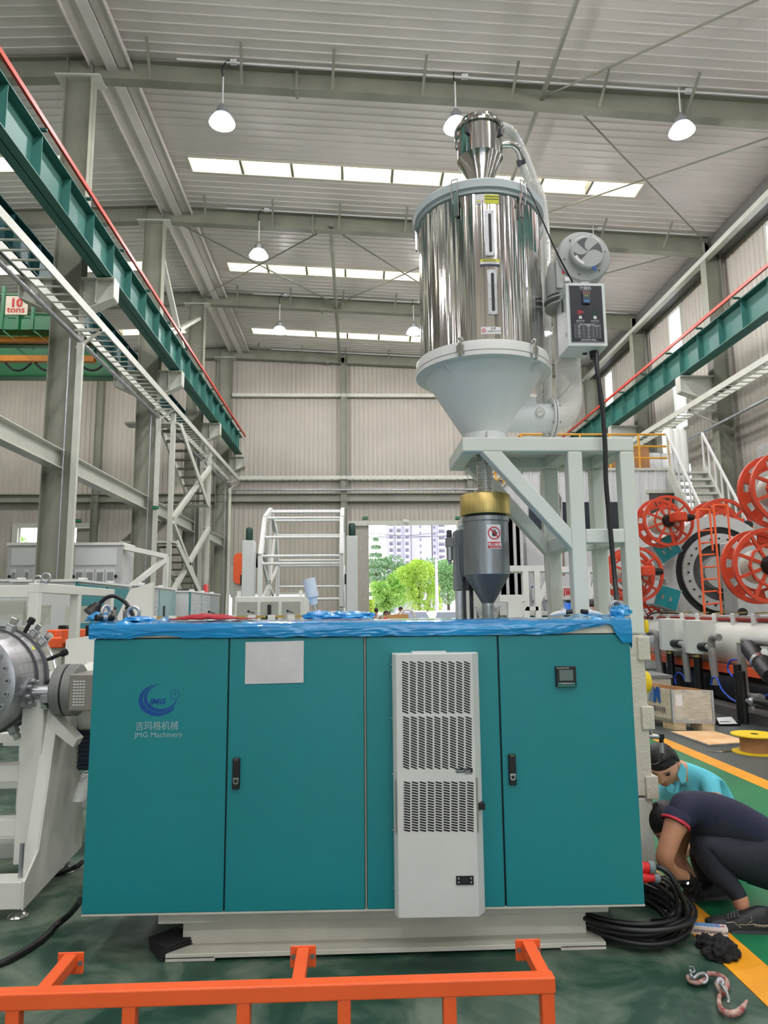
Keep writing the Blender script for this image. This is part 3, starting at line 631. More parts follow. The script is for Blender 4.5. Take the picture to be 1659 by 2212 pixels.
O('side_beam', MB().box((XM-tw/2, YS0+tw/2, 1.9), (XM+tw/2, YS1-tw/2, 1.985)), sm, st, bev=.006); O('side_beam', MB().box((XF1-tw, YS0+tw/2, 1.92), (XF1, YS1-tw/2, 2.0)), sm, st, bev=.006)
# machine side column below the stand with its cover tabs
lc_ = T('corner_column', 'cream corner column with raised cover plates at the right end of the cabinet', 'machine column', (1.58, 3.98, 0))
lm = mat('cast_cream', (212,208,194), .5, bump=.25, bs=70)
O('upper_column', MB().box((1.40, 3.93, .53), (1.618, 4.5, 1.40)), lm, lc_, bev=.008, seg=2)
O('lower_column', MB().box((1.40, 3.935, .06), (1.613, 4.5, .52)), white, lc_, bev=.006, seg=2)
O('foot_plate', MB().box((1.38, 3.9, 0), (1.66, 4.5, .03)).box((1.40, 3.94, .03), (1.6, 4.4, .06)), frame_m, lc_, bev=.003)
for (ya, yb, dx) in ((1375, 1426, .0), (1526, 1576, .0), (1677, 1727, .0)):
    za = at(1400, ya, Y=3.92).z; zb = at(1400, yb, Y=3.92).z; O('cover_plate', MB().box((1.575, 3.915, zb), (1.645, 4.0, za)), lm, lc_, bev=.005, seg=2)
es = T('emergency_button', 'yellow round emergency stop housing on the right side of the cream column', 'switch', (1.66, 4.0, 1.1))
O('housing', MB().lathe((1.618, 4.03, at(1405, 1474, Y=4.0).z), (1,0,0), [(.05, 0), (.066, .008), (.066, .035), (.055, .05), (.02, .055)], 24), yellowm, es, smooth=40)
O('conduit', MB().tube([(1.65, 4.03, 1.16), (1.65, 4.03, 1.24), (1.63, 4.05, 1.33)], .009, 8), darkst, es)
pf = T('pneumatic_valve', 'small nickel pneumatic fitting with a black elbow on the cream column', 'valve', (1.66, 3.95, .85))
q = at(1415, 1590, Y=3.97); O('valve_body', MB().cyl((1.618, 3.97, q.z), (1.69, 3.97, q.z-.005), .013).ball((1.64, 3.97, q.z+.022), .012, 8).cyl((1.64,3.97,q.z), (1.64,3.97,q.z+.02), .005), galv, pf, smooth=40)
O('elbow', MB().box((1.685, 3.955, q.z-.015), (1.71, 3.985, q.z+.012)).cyl((1.698, 3.97, q.z-.09), (1.698, 3.97, q.z-.01), .011, .012), blackp, pf)
O('fitting', MB().cyl((1.698, 3.97, q.z-.09), (1.698, 3.97, q.z-.035), .012), galv, pf)
O('air_hose', MB().tube(spline([(1.698, 3.97, q.z-.09), (1.69, 3.97, q.z-.13), (1.66, 3.97, q.z-.15), (1.62, 3.97, q.z-.15)], 5), .004, 6), blackp, pf)
# ---- hopper
hx, hy = .80, 4.20
stn = bpy.data.materials.new('mirror_stainless'); stn.use_nodes = True; N = stn.node_tree.nodes; L = stn.node_tree.links; b = N['Principled BSDF']
b.inputs['Metallic'].default_value = 1; b.inputs['Roughness'].default_value = .07; b.inputs['Base Color'].default_value = (.66,.65,.64,1)
tc = N.new('ShaderNodeTexCoord'); mp = N.new('ShaderNodeMapping'); mp.inputs['Scale'].default_value = (1,1,.10); n1 = N.new('ShaderNodeTexNoise'); n1.inputs['Scale'].default_value = 9; n1.inputs['Detail'].default_value = 2
L.new(tc.outputs['Object'], mp.inputs[0]); L.new(mp.outputs[0], n1.inputs[0]); bp = N.new('ShaderNodeBump'); bp.inputs['Strength'].default_value = .9; bp.inputs['Distance'].default_value = .03
L.new(n1.outputs['Fac'], bp.inputs['Height']); L.new(bp.outputs[0], b.inputs['Normal'])
stn2 = mat('polished_stainless', (200,198,196), .1, 1.0, var=.03, bump=.12, bs=12, aniso=(1,1,.15))
hop = T('hopper_dryer', 'tall mirror-steel hopper with white cone on the pale grey stand', 'hopper', (hx, hy, ZA))
rc = .385
# the drum: real waviness in the rolled sheet
dm = MB(); nn = 300; vs = []; zs_ = [3.06+(4.03-3.06)*i/30 for i in range(31)]
for z in zs_:
    for i in range(nn):
        w = 2*PI*i/nn; d_ = V((math.cos(w), math.sin(w), 0)); r_ = rc+.0042*mnoise.noise(V((w*10, 1, z*.25)))+.003*mnoise.noise(V((w*27, 7, z*.35)))
        if i > nn-12: f = (i-nn+12)/12; r_ = r_*(1-f)+(rc+.0042*mnoise.noise(V((0, 1, z*.25)))+.003*mnoise.noise(V((0, 7, z*.35))))*f
        vs.append(V((hx, hy, z))+d_*r_)
dm.add(vs, [(j*nn+i, j*nn+(i+1) % nn, (j+1)*nn+(i+1) % nn, (j+1)*nn+i) for j in range(30) for i in range(nn)])
O('drum', dm, stn2, hop, smooth=80)
lidm = mat('lid_grey', (196,206,210), .35, var=.02)
O('lid_ring', MB().lathe((hx, hy, 0), (0,0,1), [(rc-.01, 4.0), (rc+.012, 4.0), (rc+.012, 4.02), (rc+.03, 4.025), (rc+.034, 4.07), (rc+.02, 4.085), (.2, 4.12), (0, 4.13)], 96), lidm, hop, smooth=40)
O('lower_flange', MB().lathe((hx, hy, 0), (0,0,1), [(rc-.01, 3.085), (rc+.028, 3.08), (rc+.034, 3.045), (rc+.034, 2.99), (rc-.03, 2.985)], 96), white2, hop, smooth=40)
O('flange_seam', MB().lathe((hx, hy, 3.017), (0,0,1), [(rc+.0348, 0), (rc+.0348, .003)], 96, False), darkst, hop)
O('cone', MB().lathe((hx, hy, 0), (0,0,1), [(rc-.015, 3.0), (.135, 2.615), (.135, ZA)], 80), mat('cone_white', (226,231,232), .3, var=.01), hop, smooth=30)
O('cone_rib', MB().box((hx-.02, hy-.2, ZA), (hx-.005, hy-.1, 2.6)), white2, hop)
for wdeg in (-135, -45, 45, 135):
    w = math.radians(wdeg); 
    g_ = MB().prism([V((rc+.03, 0, 2.985)), V((rc-.09, 0, 2.985)), V((rc-.055, 0, 2.94))], (0, .004, 0)).xf(Matrix.Translation((hx, hy, 0)) @ Matrix.Rotation(w, 4, 'Z')); O('gusset', g_, white2, hop)
def clamp(wdeg, z, up):
    w = math.radians(wdeg); M_ = Matrix.Translation((hx, hy, z)) @ Matrix.Rotation(w, 4, 'Z')
    if up:
        mb = MB().box((rc+.034, -.022, -.02), (rc+.06, .022, .02)).cyl((rc+.052, -.0, -.05), (rc+.052, 0, .055), .008).lathe((rc+.052, 0, .05), (0,0,1), [(.012, 0), (.02, .004), (.02, .012), (.01, .02)], 16).box((rc+.044, -.012, -.052), (rc+.062, .012, .03))
        return O('clamp', mb.xf(M_), chrome, hop, bev=.001)
    mb = MB().tube([(rc+.037, -.018, .055), (rc+.05, -.02, -.03), (rc+.03, -.018, -.09)], .0035, 6).tube([(rc+.037, .018, .055), (rc+.05, .02, -.03), (rc+.03, .018, -.09)], .0035, 6).box((rc+.012, -.014, -.17), (rc+.024, .014, -.02)).tube([(rc+.037, -.018, .055), (rc+.037, .018, .055)], .004, 6)
    O('latch', mb.xf(M_), chrome, hop)
for w in (-119, -61, 172, 8): clamp(w, 4.035, 0)
for w in (-117, -57): clamp(w, 3.03, 1)
def on_drum(px, py):  # angle/height of a sight line on the drum
    o = V((0,0,EYE)); d = ray(px, py); ox, oy = o.x-hx, o.y-hy; A = d.x**2+d.y**2; B = 2*(ox*d.x+oy*d.y); C_ = ox*ox+oy*oy-rc*rc; disc = B*B-4*A*C_; t = (-B-math.sqrt(max(disc, 0)))/(2*A); p = o+d*t; return math.atan2(p.y-hy, p.x-hx), p.z
def patch(nm, x0, y0, x1, y1, mt_, par, off=.002, t=.002):
    a0, z0 = on_drum(x0, y0); a1, z1 = on_drum(x1, y1); ax, zx = on_drum((x0+x1)/2, y0); zt2 = on_drum(x0, y0)[1]
    n = 8; mb = MB(); vs = []
    for z in (z1, z0):
        for i in range(n+1):
            w = a0+(a1-a0)*i/n; vs.append(V((hx+(rc+off)*math.cos(w), hy+(rc+off)*math.sin(w), z)))
    mb.add(vs, [(i, i+1, n+2+i, n+1+i) for i in range(n)]); return O(nm, mb, mt_, par, solid=t)
for (ya, yb, xa) in ((455, 553, 1046), (583, 680, 1052)):
    w = patch('sight_window', xa, ya, xa+23, yb, galv, hop, .006, .006); 
    aa, z0 = on_drum(xa+11, ya+7); _, z1 = on_drum(xa+11, yb-7)
    O('sight_glass', MB().prism([V((0, -.0085, z1+.01))]+[V((0, -.0085*math.cos(k*PI/6), z1+.01-.0085*math.sin(k*PI/6))) for k in range(1, 6)]+[V((0, .0085, z1+.01)), V((0, .0085, z0-.01))]+[V((0, .0085*math.cos(k*PI/6), z0-.01+.0085*math.sin(k*PI/6))) for k in range(1, 6)]+[V((0, -.0085, z0-.01))], (.003, 0, 0)).xf(Matrix.Translation((hx, hy, 0)) @ Matrix.Rotation(aa, 4, 'Z') @ Matrix.Translation((rc+.006, 0, 0))), blackp, w)
    for k in range(8):
        zz = z1-.012+(z0-z1+.024)*(k//2)/3; s2 = -1 if k % 2 else 1
        O('screw', MB().lathe((rc+.0055, .0185*s2, zz), (1,0,0), [(.0035, 0), (.0025, .003)], 8).xf(Matrix.Translation((hx, hy, 0)) @ Matrix.Rotation(aa, 4, 'Z')), chrome, w)
lab_w = mat('label_white', (232,232,236), .5, var=.01); lab_y = mat('label_yellow', (216,218,60), .5, var=.01); lab_r = mat('label_red', (206,34,44), .5, var=.01); lab_k = mat('label_ink', (24,26,32), .5, var=.01)
l1 = patch('warning_label', 1025, 421, 1077, 441, lab_w, hop, .002, .001); patch('label_panel', 1046, 421, 1077, 441, lab_y, l1, .003, .0005)
patch('label_line', 1047, 424.5, 1076, 427, lab_k, l1, .0036, .0004); patch('label_line', 1047, 430, 1076, 432.5, lab_k, l1, .0036, .0004)
l2 = patch('notice_label', 1037, 561, 1079, 576, lab_w, hop, .002, .001); patch('label_panel', 1037, 561, 1079, 566, lab_y, l2, .003, .0005); patch('label_line', 1037, 571.5, 1079, 576, mat('label_navy', (40,50,80), .5), l2, .003, .0005)
l3 = patch('notice_label', 1039, 707, 1082, 722, lab_w, hop, .002, .001)
def drumM(px, py, off=.003):
    a_, z_ = on_drum(px, py); return Matrix.Translation((hx, hy, z_)) @ Matrix.Rotation(a_, 4, 'Z') @ Matrix.Translation((rc+off, 0, 0)), a_
M_, a_ = drumM(1045, 714.5); O('no_touch_ring', MB().ring((0,0,0), (1,0,0), .0095, .0125, .001, 20).beam((.001, -.008, .008), (.001, .008, -.008), .001, .002).xf(M_), lab_r, l3)
M_, a_ = drumM(1033, 434); O('warning_triangle', MB().prism([V((0, -.011, -.009)), V((0, .011, -.009)), V((0, 0, .01))], (.001, 0, 0)).xf(M_), lab_y, l1)
for (px_, py_, body, sz, par, mt_) in ((1043, 565, '高温危险请勿触摸', .0095, l2, lab_k), (1046, 570.3, 'HOT  DO NOT TOUCH', .0066, l2, lab_k), (1060, 711.5, '注 意', .0125, l3, lab_k), (1053, 717, '请定期清理过滤网 保持清洁', .0066, l3, lab_k), (1039, 437, 'N', .016, l1, lab_r)):
    M_, a_ = drumM(px_, py_, .0035); tv = V((-math.sin(a_), math.cos(a_), 0)); text('label_lettering', body, sz, M_.translation, tv, UPZ, mt_, par, ext=.0003)
# outlet at the cone foot with thermometer, flange, hot air duct
O('air_inlet', MB().lathe((hx+.05, hy, 2.73), (1,0,0), [(.09, 0), (.09, .41)], 32), MATS['cone_white'], hop, smooth=40)
O('inlet_web', MB().box((1.0, hy-.05, 2.73), (1.12, hy+.02, 2.85)), MATS['cone_white'], hop)
O('inlet_flange', MB().lathe((1.215, hy, 2.73), (1,0,0), [(.125, 0), (.125, .012)], 36).lathe((1.232, hy, 2.73), (1,0,0), [(.125, 0), (.125, .012)], 36), white2, hop, bev=.002)
for k in range(6):
    w = 2*PI*k/6+.5; O('bolt', MB().lathe((1.205, hy+.108*math.cos(w), 2.73+.108*math.sin(w)), (1,0,0), [(.008, 0), (.008, .05)], 6), galv, hop)
q = at(1167, 890, Y=hy-.1); g_ = O('thermometer', MB().lathe((q.x, hy-.105, q.z), (0,1,0), [(.027, 0), (.03, .004), (.03, .02), (.01, .022), (.01, .04)], 28), chrome, hop, smooth=40)
O('dial', MB().lathe((q.x, hy-.107, q.z), (0,1,0), [(.024, 0), (.024, .003)], 24), white2, g_); O('pointer', MB().beam((q.x-.012, hy-.108, q.z-.003), (q.x+.012, hy-.108, q.z+.003), .001, .002), lab_k, g_)
for k in range(11): w = math.radians(-40+k*26); O('tick', MB().beam((q.x+.018*math.cos(w), hy-.1078, q.z+.018*math.sin(w)), (q.x+.022*math.cos(w), hy-.1078, q.z+.022*math.sin(w)), .0008, .0014), lab_k, g_)
wrapm = mat('duct_wrap', (226,224,218), .5, var=.03, vs=9, bump=.35, bs=9, aniso=(.4,.4,9))
duct = T('air_duct', 'cream tape-wrapped elbow duct from the control box down to the hopper inlet', 'duct', (1.35, hy, 2.7))
dp = [V((1.345, hy, z)) for z in [3.6-.0125*i for i in range(int((3.6-2.93)/.0125))]]+arc((1.25, hy, 2.92), .095+.0, 0, -PI/2, 1)[0:0]
ce = V((1.245, hy, 2.865)); R_ = .135-.035
dp += [ce+V((R_*math.cos(a), 0, R_*math.sin(a)-.0)) for a in [-k*PI/2/14 for k in range(15)]]
dp = [V((1.345, hy, 3.62-.0125*i)) for i in range(61)]+[V((1.245, hy, 2.865))+V((.1*math.cos(k*PI/28), 0, -.135*math.sin(k*PI/28))) for k in range(1, 15)]
O('wrapped_pipe', MB().tube(dp, .079, 26, ribs=.008), wrapm, duct, smooth=60)
# blower on top
bl = T('blower', 'grey round fan blower with spiral inlet slots above the control box', 'blower', (1.4, 4.1, 3.6))
blm = mat('blower_grey', (172,176,174), .4, var=.03)
bc = at(1263, 552, Y=3.98); yc = 3.98
O('scroll', MB().lathe((bc.x, yc, bc.z), (0,1,0), [(.135, 0), (.158, .006), (.166, .02), (.166, .12), (.15, .14)], 48).box((bc.x-.175, yc+.02, bc.z-.2), (bc.x-.0, yc+.13, bc.z-.02)), blm, bl, smooth=40)
O('scroll_outlet', MB().lathe((bc.x-.13, yc+.12, bc.z-.22), (0,0,1), [(.085, 0), (.09, .1), (.07, .2), (.05, .24)], 28), blm, bl, smooth=50)
O('inlet_cap', MB().lathe((bc.x+.005, yc-.045, bc.z+.002), (0,1,0), [(.098, 0), (.106, .008), (.106, .05)], 40), blm, bl, smooth=40)
dk = mat('inlet_dark', (84,88,90), .5)
for k in range(4):
    a0 = math.radians([112, 18, -62-18, 205][k]); 
    if k == 2: continue
    mb = MB(); pts = []
    for i in range(11): w = a0-.42+.84*i/10; pts.append((.088*math.cos(w), .088*math.sin(w)))
    for i in range(1, 9): f = 1-i/8.5; w = a0+.42*f+.9*(1-f)*.6; pts.append((.088*f*math.cos(w), .088*f*math.sin(w)))
    pts.append((.012*math.cos(a0), .012*math.sin(a0)))
    for i in range(1, 8): f = .14+i/8.5; w = a0-.42*f+.5*(1-f); pts.append((.088*f*math.cos(w), .088*f*math.sin(w)))
    O('inlet_slot', mb.prism([V((bc.x+.005+x, yc-.0465, bc.z+.002+z)) for x, z in pts], (0, .002, 0)), dk, bl)
O('inlet_slot', MB().prism([V((bc.x+.005+x, yc-.0465, bc.z+.002+z)) for x, z in [(.088*math.cos(math.radians(-85+48*i/10)), .088*math.sin(math.radians(-85+48*i/10))) for i in range(11)]+[(.04, -.018), (.012, -.004), (.02, -.035)]], (0, .002, 0)), dk, bl) if False else None
O('arrow_label', MB().ring((bc.x+.005, yc-.0468, bc.z+.002), (0,-1,0), .072, .09, .0008, 12, math.radians(20), math.radians(70)), lab_w, bl)
for k in range(6): w = 2*PI*k/6+.2; O('screw', MB().lathe((bc.x+.13*math.cos(w), yc-.006, bc.z+.13*math.sin(w)), (0,1,0), [(.005, 0), (.005, .01)], 8), darkst, bl)
O('blue_lever', MB().beam((bc.x+.03, yc-.05, bc.z-.1), (bc.x+.045, yc-.055, bc.z-.125), .012, .012), mat('plug_blue', (30,86,190), .4), bl); O('damper_rod', MB().tube([(bc.x+.03, yc-.048, bc.z-.1), (bc.x+.075, yc-.045, bc.z-.075)], .002, 5), darkst, bl)
O('outlet_flange', MB().lathe((bc.x-.105, yc+.13, bc.z-.25), (0,0,1), [(.12, 0), (.12, .012)], 36).lathe((bc.x-.09, yc+.13, bc.z-.29), (0,0,1), [(.13, 0), (.13, .015)], 36), blm, bl, bev=.002)
O('red_label', MB().box((bc.x-.14, yc+.016, bc.z-.11), (bc.x-.125, yc+.019, bc.z-.075)), lab_r, bl); O('white_label', MB().box((bc.x-.13, yc+.0, bc.z-.165), (bc.x-.1, yc+.018, bc.z-.14)), lab_w, bl)
# control box
cb = T('control_box', 'white dryer control box with black panel, red and green symbols', 'control box', (1.38, 3.99, 3.08))
bm_ = mat('box_white', (220,227,227), .35, var=.01)
bx0, bx1, by0, by1, bz0, bz1 = 1.258, 1.494, 3.9, 4.1, 3.085, 3.478
O('case', MB().box((bx0, by0, bz0), (bx1, by1, bz1)), bm_, cb, bev=.003, seg=2)
qa = at(1235, 617, Y=by0); qb = at(1303, 738, Y=by0)
pn = O('panel', MB().box((bx0+.018, by0-.003, bz0+.022), (bx1-.018, by0+.002, bz1-.016)), mat('panel_navy', (30,34,46), .3, var=.01), cb)
W_, H_ = bx1-bx0-.036, bz1-bz0-.038; px0, pz0 = bx0+.018, bz0+.022; yp = by0-.003
def pnl(u, v): return V((px0+W_*u, yp, pz0+H_*v))
lw = mat('panel_print', (214,218,224), .5, var=.01)
bd = MB()
for (a0, a1, b0, b1) in ((0, 1, 0, .006), (0, 1, .994, 1), (0, .01, 0, 1), (.99, 1, 0, 1)): bd.box(pnl(a0, b0), pnl(a1, b1)+V((0, -.0008, 0)))
O('panel_border', bd, galv, pn)
text('title_lettering', '干燥机', .022, pnl(.5, .93)+V((0,-.0008,0)), (1,0,0), UPZ, lw, pn, align='CENTER', sx=1.1)
O('underline', MB().box(pnl(.38, .912), pnl(.64, .915)+V((0,-.0006,0))), lw, pn)
tcn = O('temperature_controller', MB().box(pnl(.39, .67)+V((0,-.012,0)), pnl(.61, .895)), mat('controller_blue_grey', (62,74,90), .35), pn, bev=.001)
for (v0, v1, cc, nm) in ((.835, .875, (196,104,62), '8.8.8.8'), (.79, .825, (150,170,70), '888')):
    text('digits', nm, .017, pnl(.5, v0)+V((0,-.0125,0)), (1,0,0), UPZ, mat('digit_'+str(cc[0]), cc, .4, emit=.15), tcn, align='CENTER')
O('blue_keys', MB().box(pnl(.425, .695)+V((0,-.0135,0)), pnl(.585, .725)+V((0,-.012,0))), mat('key_blue', (70,140,220), .4), tcn)
red_i = mat('symbol_red', (226,44,58), .4, emit=.1); grn_i = mat('symbol_green', (34,120,72), .4)
cR = pnl(.3, .525); mb = MB().ring(cR+V((-.006, -.0003, 0)), (0,-1,0), .006, .011, .0006, 20, .3, 5.9).ring(cR+V((.011, -.0003, .003)), (0,-1,0), .003, .006, .0006, 14).box(cR+V((.005, -.001, -.002)), cR+V((.026, 0, .002))); O('heat_symbol', mb, red_i, pn)
cG = pnl(.74, .525); mb = MB().ring(cG, (0,-1,0), .003, .0055, .0008, 14)
for k in range(5): w = 2*PI*k/5; mb.tube([cG+V((.006*math.cos(w), -.0006, .006*math.sin(w))), cG+V((.016*math.cos(w+.1), -.0006, .016*math.sin(w+.1))), cG+V((.019*math.cos(w+.8), -.0006, .019*math.sin(w+.8))), cG+V((.01*math.cos(w+1.1), -.0006, .01*math.sin(w+1.1)))], .0009, 4)
O('fan_symbol', mb, grn_i, pn)
for (u, tx) in ((.3, '加热开关'), (.74, '风机开关')):
    s2 = O('rocker_switch', MB().box(pnl(u-.045, .4)+V((0,-.007,0)), pnl(u+.045, .455)), white2, pn, bev=.001); O('switch_mark', MB().box(pnl(u-.008, .432)+V((0,-.0078,0)), pnl(u+.008, .438)+V((0,-.007,0))), lab_k, s2)
    text('switch_lettering', tx, .0125, pnl(u, .362)+V((0,-.0008,0)), (1,0,0), UPZ, lw, pn, align='CENTER'); O('underline', MB().box(pnl(u-.12, .347), pnl(u+.12, .3495)+V((0,-.0006,0))), lw, pn)
tb = MB(); u0, u1, v0, v1 = .12, .89, .075, .32
for k in range(10): vv = v0+(v1-.025-v0)*k/9; tb.box(pnl(u0, vv), pnl(u1, vv+.0022)+V((0,-.0006,0)))
tb.box(pnl(u0, v1), pnl(u1, v1+.0022)+V((0,-.0006,0)))
for u in (u0, .385, .67, u1): tb.box(pnl(u, v0), pnl(u+.004, v1 if u in (u0, u1) else v1-.025)+V((0,-.0006,0)))
O('table_lines', tb, lw, pn)
text('table_lettering', '塑料干燥温度参考表', .0105, pnl(.5, .3)+V((0,-.0008,0)), (1,0,0), UPZ, lw, pn, align='CENTER')
rows = ['材料', 'ABS', 'PC', 'PET', 'PA', 'PMMA', 'PP', 'PE', 'PS']; tt = ['干燥温度', '80', '120', '160', '80', '75', '80', '90', '60-80']; hh = ['干燥时间(h)', '2', '3', '4', '4', '3', '1', '1', '1']
for k in range(9):
    vv = v1-.025-(v1-.025-v0)*(k+1)/9+.006
    for (u, c_) in ((.25, rows), (.53, tt), (.78, hh)): text('table_lettering', c_[k], .0068, pnl(u, vv)+V((0,-.0008,0)), (1,0,0), UPZ, lw, pn, align='CENTER')
text('table_lettering', '请按材料选择干燥温度', .009, pnl(.52, .035)+V((0,-.0008,0)), (1,0,0), UPZ, lw, pn, align='CENTER')
O('underline', MB().box(pnl(.25, .022), pnl(.82, .025)+V((0,-.0006,0))), lw, pn)
vt = MB()
for k in range(9): zz = bz1-.075-k*.0095; vt.beam((bx0-.001, by0+.055, zz), (bx0-.001, by0+.09, zz+.008), .003, .0045)
O('side_louvres', vt, blackp, cb)
for zz in (bz1-.07, bz0+.08): O('latch', MB().lathe((bx0-.004, by0+.028, zz), (1,0,0), [(.006, 0), (.006, .006)], 10).box((bx0-.003, by0+.02, zz-.012), (bx0, by0+.036, zz+.012)), galv, cb)
O('cable_gland', MB().cyl((1.44, 3.99, bz0-.045), (1.44, 3.99, bz0+.005), .024, .026, 20), blackp, cb); O('gland_hole', MB().cyl((1.395, 4.02, bz0-.006), (1.395, 4.02, bz0+.001), .014), blackp, cb)
O('top_clip', MB().box((1.355, by0+.0, bz1), (1.40, by0+.03, bz1+.008)), white2, cb)
def cable(nm, pts, r, mt_, lab, cat='cable', n=6, group=None): return O(nm, MB().tube(spline(pts, n), r, 10), mt_, label=lab, cat=cat, smooth=60, group=group)
cable('power_cable', [at(1289, 768, Y=3.93)+V((0,0,.02)), at(1290, 800, Y=3.9), at(1300, 870, Y=3.89), at(1307, 960, Y=3.88), at(1309, 1040, Y=3.88), at(1318, 1140, Y=3.88), at(1328, 1250, Y=3.86), at(1332, 1300, Y=3.75), at(1327, 1348, Y=3.62)], .0135, black, 'thick black cable hanging from the control box to the blue film')
cable('sensor_wire', [at(1272, 766, Y=4.02), at(1250, 800, Y=4.0), at(1225, 840, Y=4.03), at(1205, 862, Y=4.1)], .002, galv, 'thin bare wire under the control box')
cable('loader_cable', [at(1130, 392, Y=3.9), at(1150, 425, Y=3.82), at(1172, 476, Y=3.8), at(1200, 540, Y=3.8), at(1237, 610, Y=3.87)], .0048, black, 'thin black cable slanting from the hopper lid to the control box')
# loader on top
ld = T('vacuum_loader', 'small polished steel cone loader on top of the tall hopper', 'loader', (hx+.02, hy, 4.13))
lx = .825
O('cone', MB().lathe((lx, hy, 0), (0,0,1), [(.055, 4.13), (.055, 4.27), (.15, 4.465)], 56, False), stn2, ld, smooth=30)
O('body', MB().lathe((lx, hy, 0), (0,0,1), [(.15, 4.465), (.15, 4.665)], 56, False), stn2, ld, smooth=30)
O('lid', MB().lathe((lx, hy, 0), (0,0,1), [(.15, 4.66), (.162, 4.662), (.166, 4.675), (.16, 4.69), (.15, 4.692), (.15, 4.70), (.13, 4.71), (.13, 4.735), (.11, 4.75), (0, 4.755)], 56), stn2, ld, smooth=30)
O('side_chamber', MB().lathe((lx-.09, hy-.0, 0), (0,0,1), [(.02, 4.53), (.065, 4.545), (.075, 4.58), (.075, 4.68), (.06, 4.7), (0, 4.705)], 32), stn2, ld, smooth=40)
for wd in (-130, -42):
    w = math.radians(wd); M_ = Matrix.Translation((lx, hy, 4.6)) @ Matrix.Rotation(w, 4, 'Z'); O('clip', MB().box((.15, -.012, -.02), (.172, .012, .025)).tube([(.168, -.01, .02), (.172, -.01, .08), (.172, .01, .08), (.168, .01, .02)], .0025, 5).xf(M_), darkst, ld)
O('outlet_pipe', MB().tube(spline([(lx+.14, hy-.02, 4.575), (lx+.22, hy-.02, 4.575), (lx+.27, hy+.02, 4.55), (lx+.31, hy+.1, 4.50)], 4), .022, 12), stn2, ld, smooth=60)
O('hose_clamp', MB().cyl((lx+.285, hy+.06, 4.53), (lx+.30, hy+.085, 4.51), .031, n=20), darkst, ld)
# clear hoses with wire spiral
hosem = bpy.data.materials.new('wire_hose'); hosem.use_nodes = True; N = hosem.node_tree.nodes; L = hosem.node_tree.links; b = N['Principled BSDF']; b.inputs['Roughness'].default_value = .25; b.inputs['Base Color'].default_value = lin((222,224,220)); b.inputs['Alpha'].default_value = .8; b.inputs['Transmission Weight'].default_value = .0; b.inputs['Coat Weight'].default_value = .6
def hose(nm, pts, r, lab, n=60, nring=None):
    t = T(nm, lab, 'hose', pts[-1]); sp = spline(pts, 10); O('tube', MB().tube(sp, r, 14), hosem, t, smooth=60)
    # wire helix
    L_ = [0]
    for i in range(1, len(sp)): L_.append(L_[-1]+(sp[i]-sp[i-1]).length)
    tot = L_[-1]; pitch = .0135; turns = int(tot/pitch); hp = []; k = 0; prev = None
    for s2 in range(turns*8):
        l = s2/8*pitch
        while k < len(L_)-2 and L_[k+1] < l: k += 1
        f = (l-L_[k])/max(L_[k+1]-L_[k], 1e-6); p = sp[k].lerp(sp[k+1], f); d = (sp[k+1]-sp[k]).normalized()
        a = V((0,1,0)) if prev is None else prev; a = (a-d*a.dot(d)).normalized(); prev = a; bb = d.cross(a); w = 2*PI*s2/8
        hp.append(p+a*(r*1.03*math.cos(w))+bb*(r*1.03*math.sin(w)))
    O('wire_spiral', MB().tube(hp, .0014, 3), chrome, t); return t
hose('suction_hose', [V((lx+.03, hy+.05, 4.735)), at(1092, 276, Y=4.3), at(1120, 310, Y=4.38), at(1150, 380, Y=4.42), at(1172, 440, Y=4.45), at(1179, 520, Y=4.46), at(1181, 620, Y=4.46), at(1182, 760, Y=4.48), at(1184, 900, Y=4.56), at(1176, 1000, Y=4.6), at(1178, 1100, Y=4.6), at(1184, 1200, Y=4.65), at(1190, 1280, Y=4.7)], .03, 'clear wire-reinforced hose looping from the loader lid down behind the stand')
hose('suction_hose', [V((lx+.3, hy+.085, 4.51)), at(1145, 400, Y=4.3), at(1163, 470, Y=4.44), at(1167, 560, Y=4.46), at(1168, 700, Y=4.46), at(1168, 850, Y=4.56), at(1166, 905, Y=4.6)], .027, 'clear wire-reinforced hose from the loader side pipe down past the hopper')
fh = T('feed_hose', 'short clear spring hose between the stand plate and the brass ring', 'hose', (.795, 4.2, 2.25))
O('tube', MB().tube([(.795, 4.2, 2.22+.0095*i) for i in range(34)], .045, 20, ribs=.06), hosem, fh, smooth=60)
hp = []
for s2 in range(26*12): w = 2*PI*s2/12; hp.append(V((.795+.0495*math.cos(w), 4.2+.0495*math.sin(w), 2.225+s2/12*.0118)))
O('wire_spiral', MB().tube(hp, .0026, 5), chrome, fh, smooth=60); O('hose_clamp', MB().lathe((.795, 4.2, 2.44), (0,0,1), [(.05, 0), (.05, .012)], 24).box((.83, 4.14, 2.435), (.85, 4.16, 2.46)), chrome, fh)
# gravimetric feeder under the stand
gf = T('feed_cylinder', 'grey steel feeder can with brass collar and red-white sign, behind the cabinet', 'feeder', (.79, 4.2, 1.5))
gx = .79; gst = mat('brushed_grey_steel', (150,156,160), .38, .85, var=.08, vs=10, aniso=(6,6,1))
O('brass_collar', MB().lathe((gx, 4.2, 0), (0,0,1), [(.150, 2.115), (.152, 2.12), (.152, 2.235), (.148, 2.24), (.05, 2.24)], 56), gold, gf, smooth=40)
O('collar_gap', MB().lathe((gx, 4.2, 2.09), (0,0,1), [(.125, 0), (.125, .03)], 40), blackp, gf)
O('upper_rim', MB().lathe((gx, 4.2, 0), (0,0,1), [(.138, 2.07), (.143, 2.075), (.143, 2.1), (.12, 2.103)], 56), gst, gf, smooth=40)
O('can', MB().lathe((gx, 4.2, 0), (0,0,1), [(.137, 1.755), (.137, 2.07)], 56), gst, gf, smooth=40)
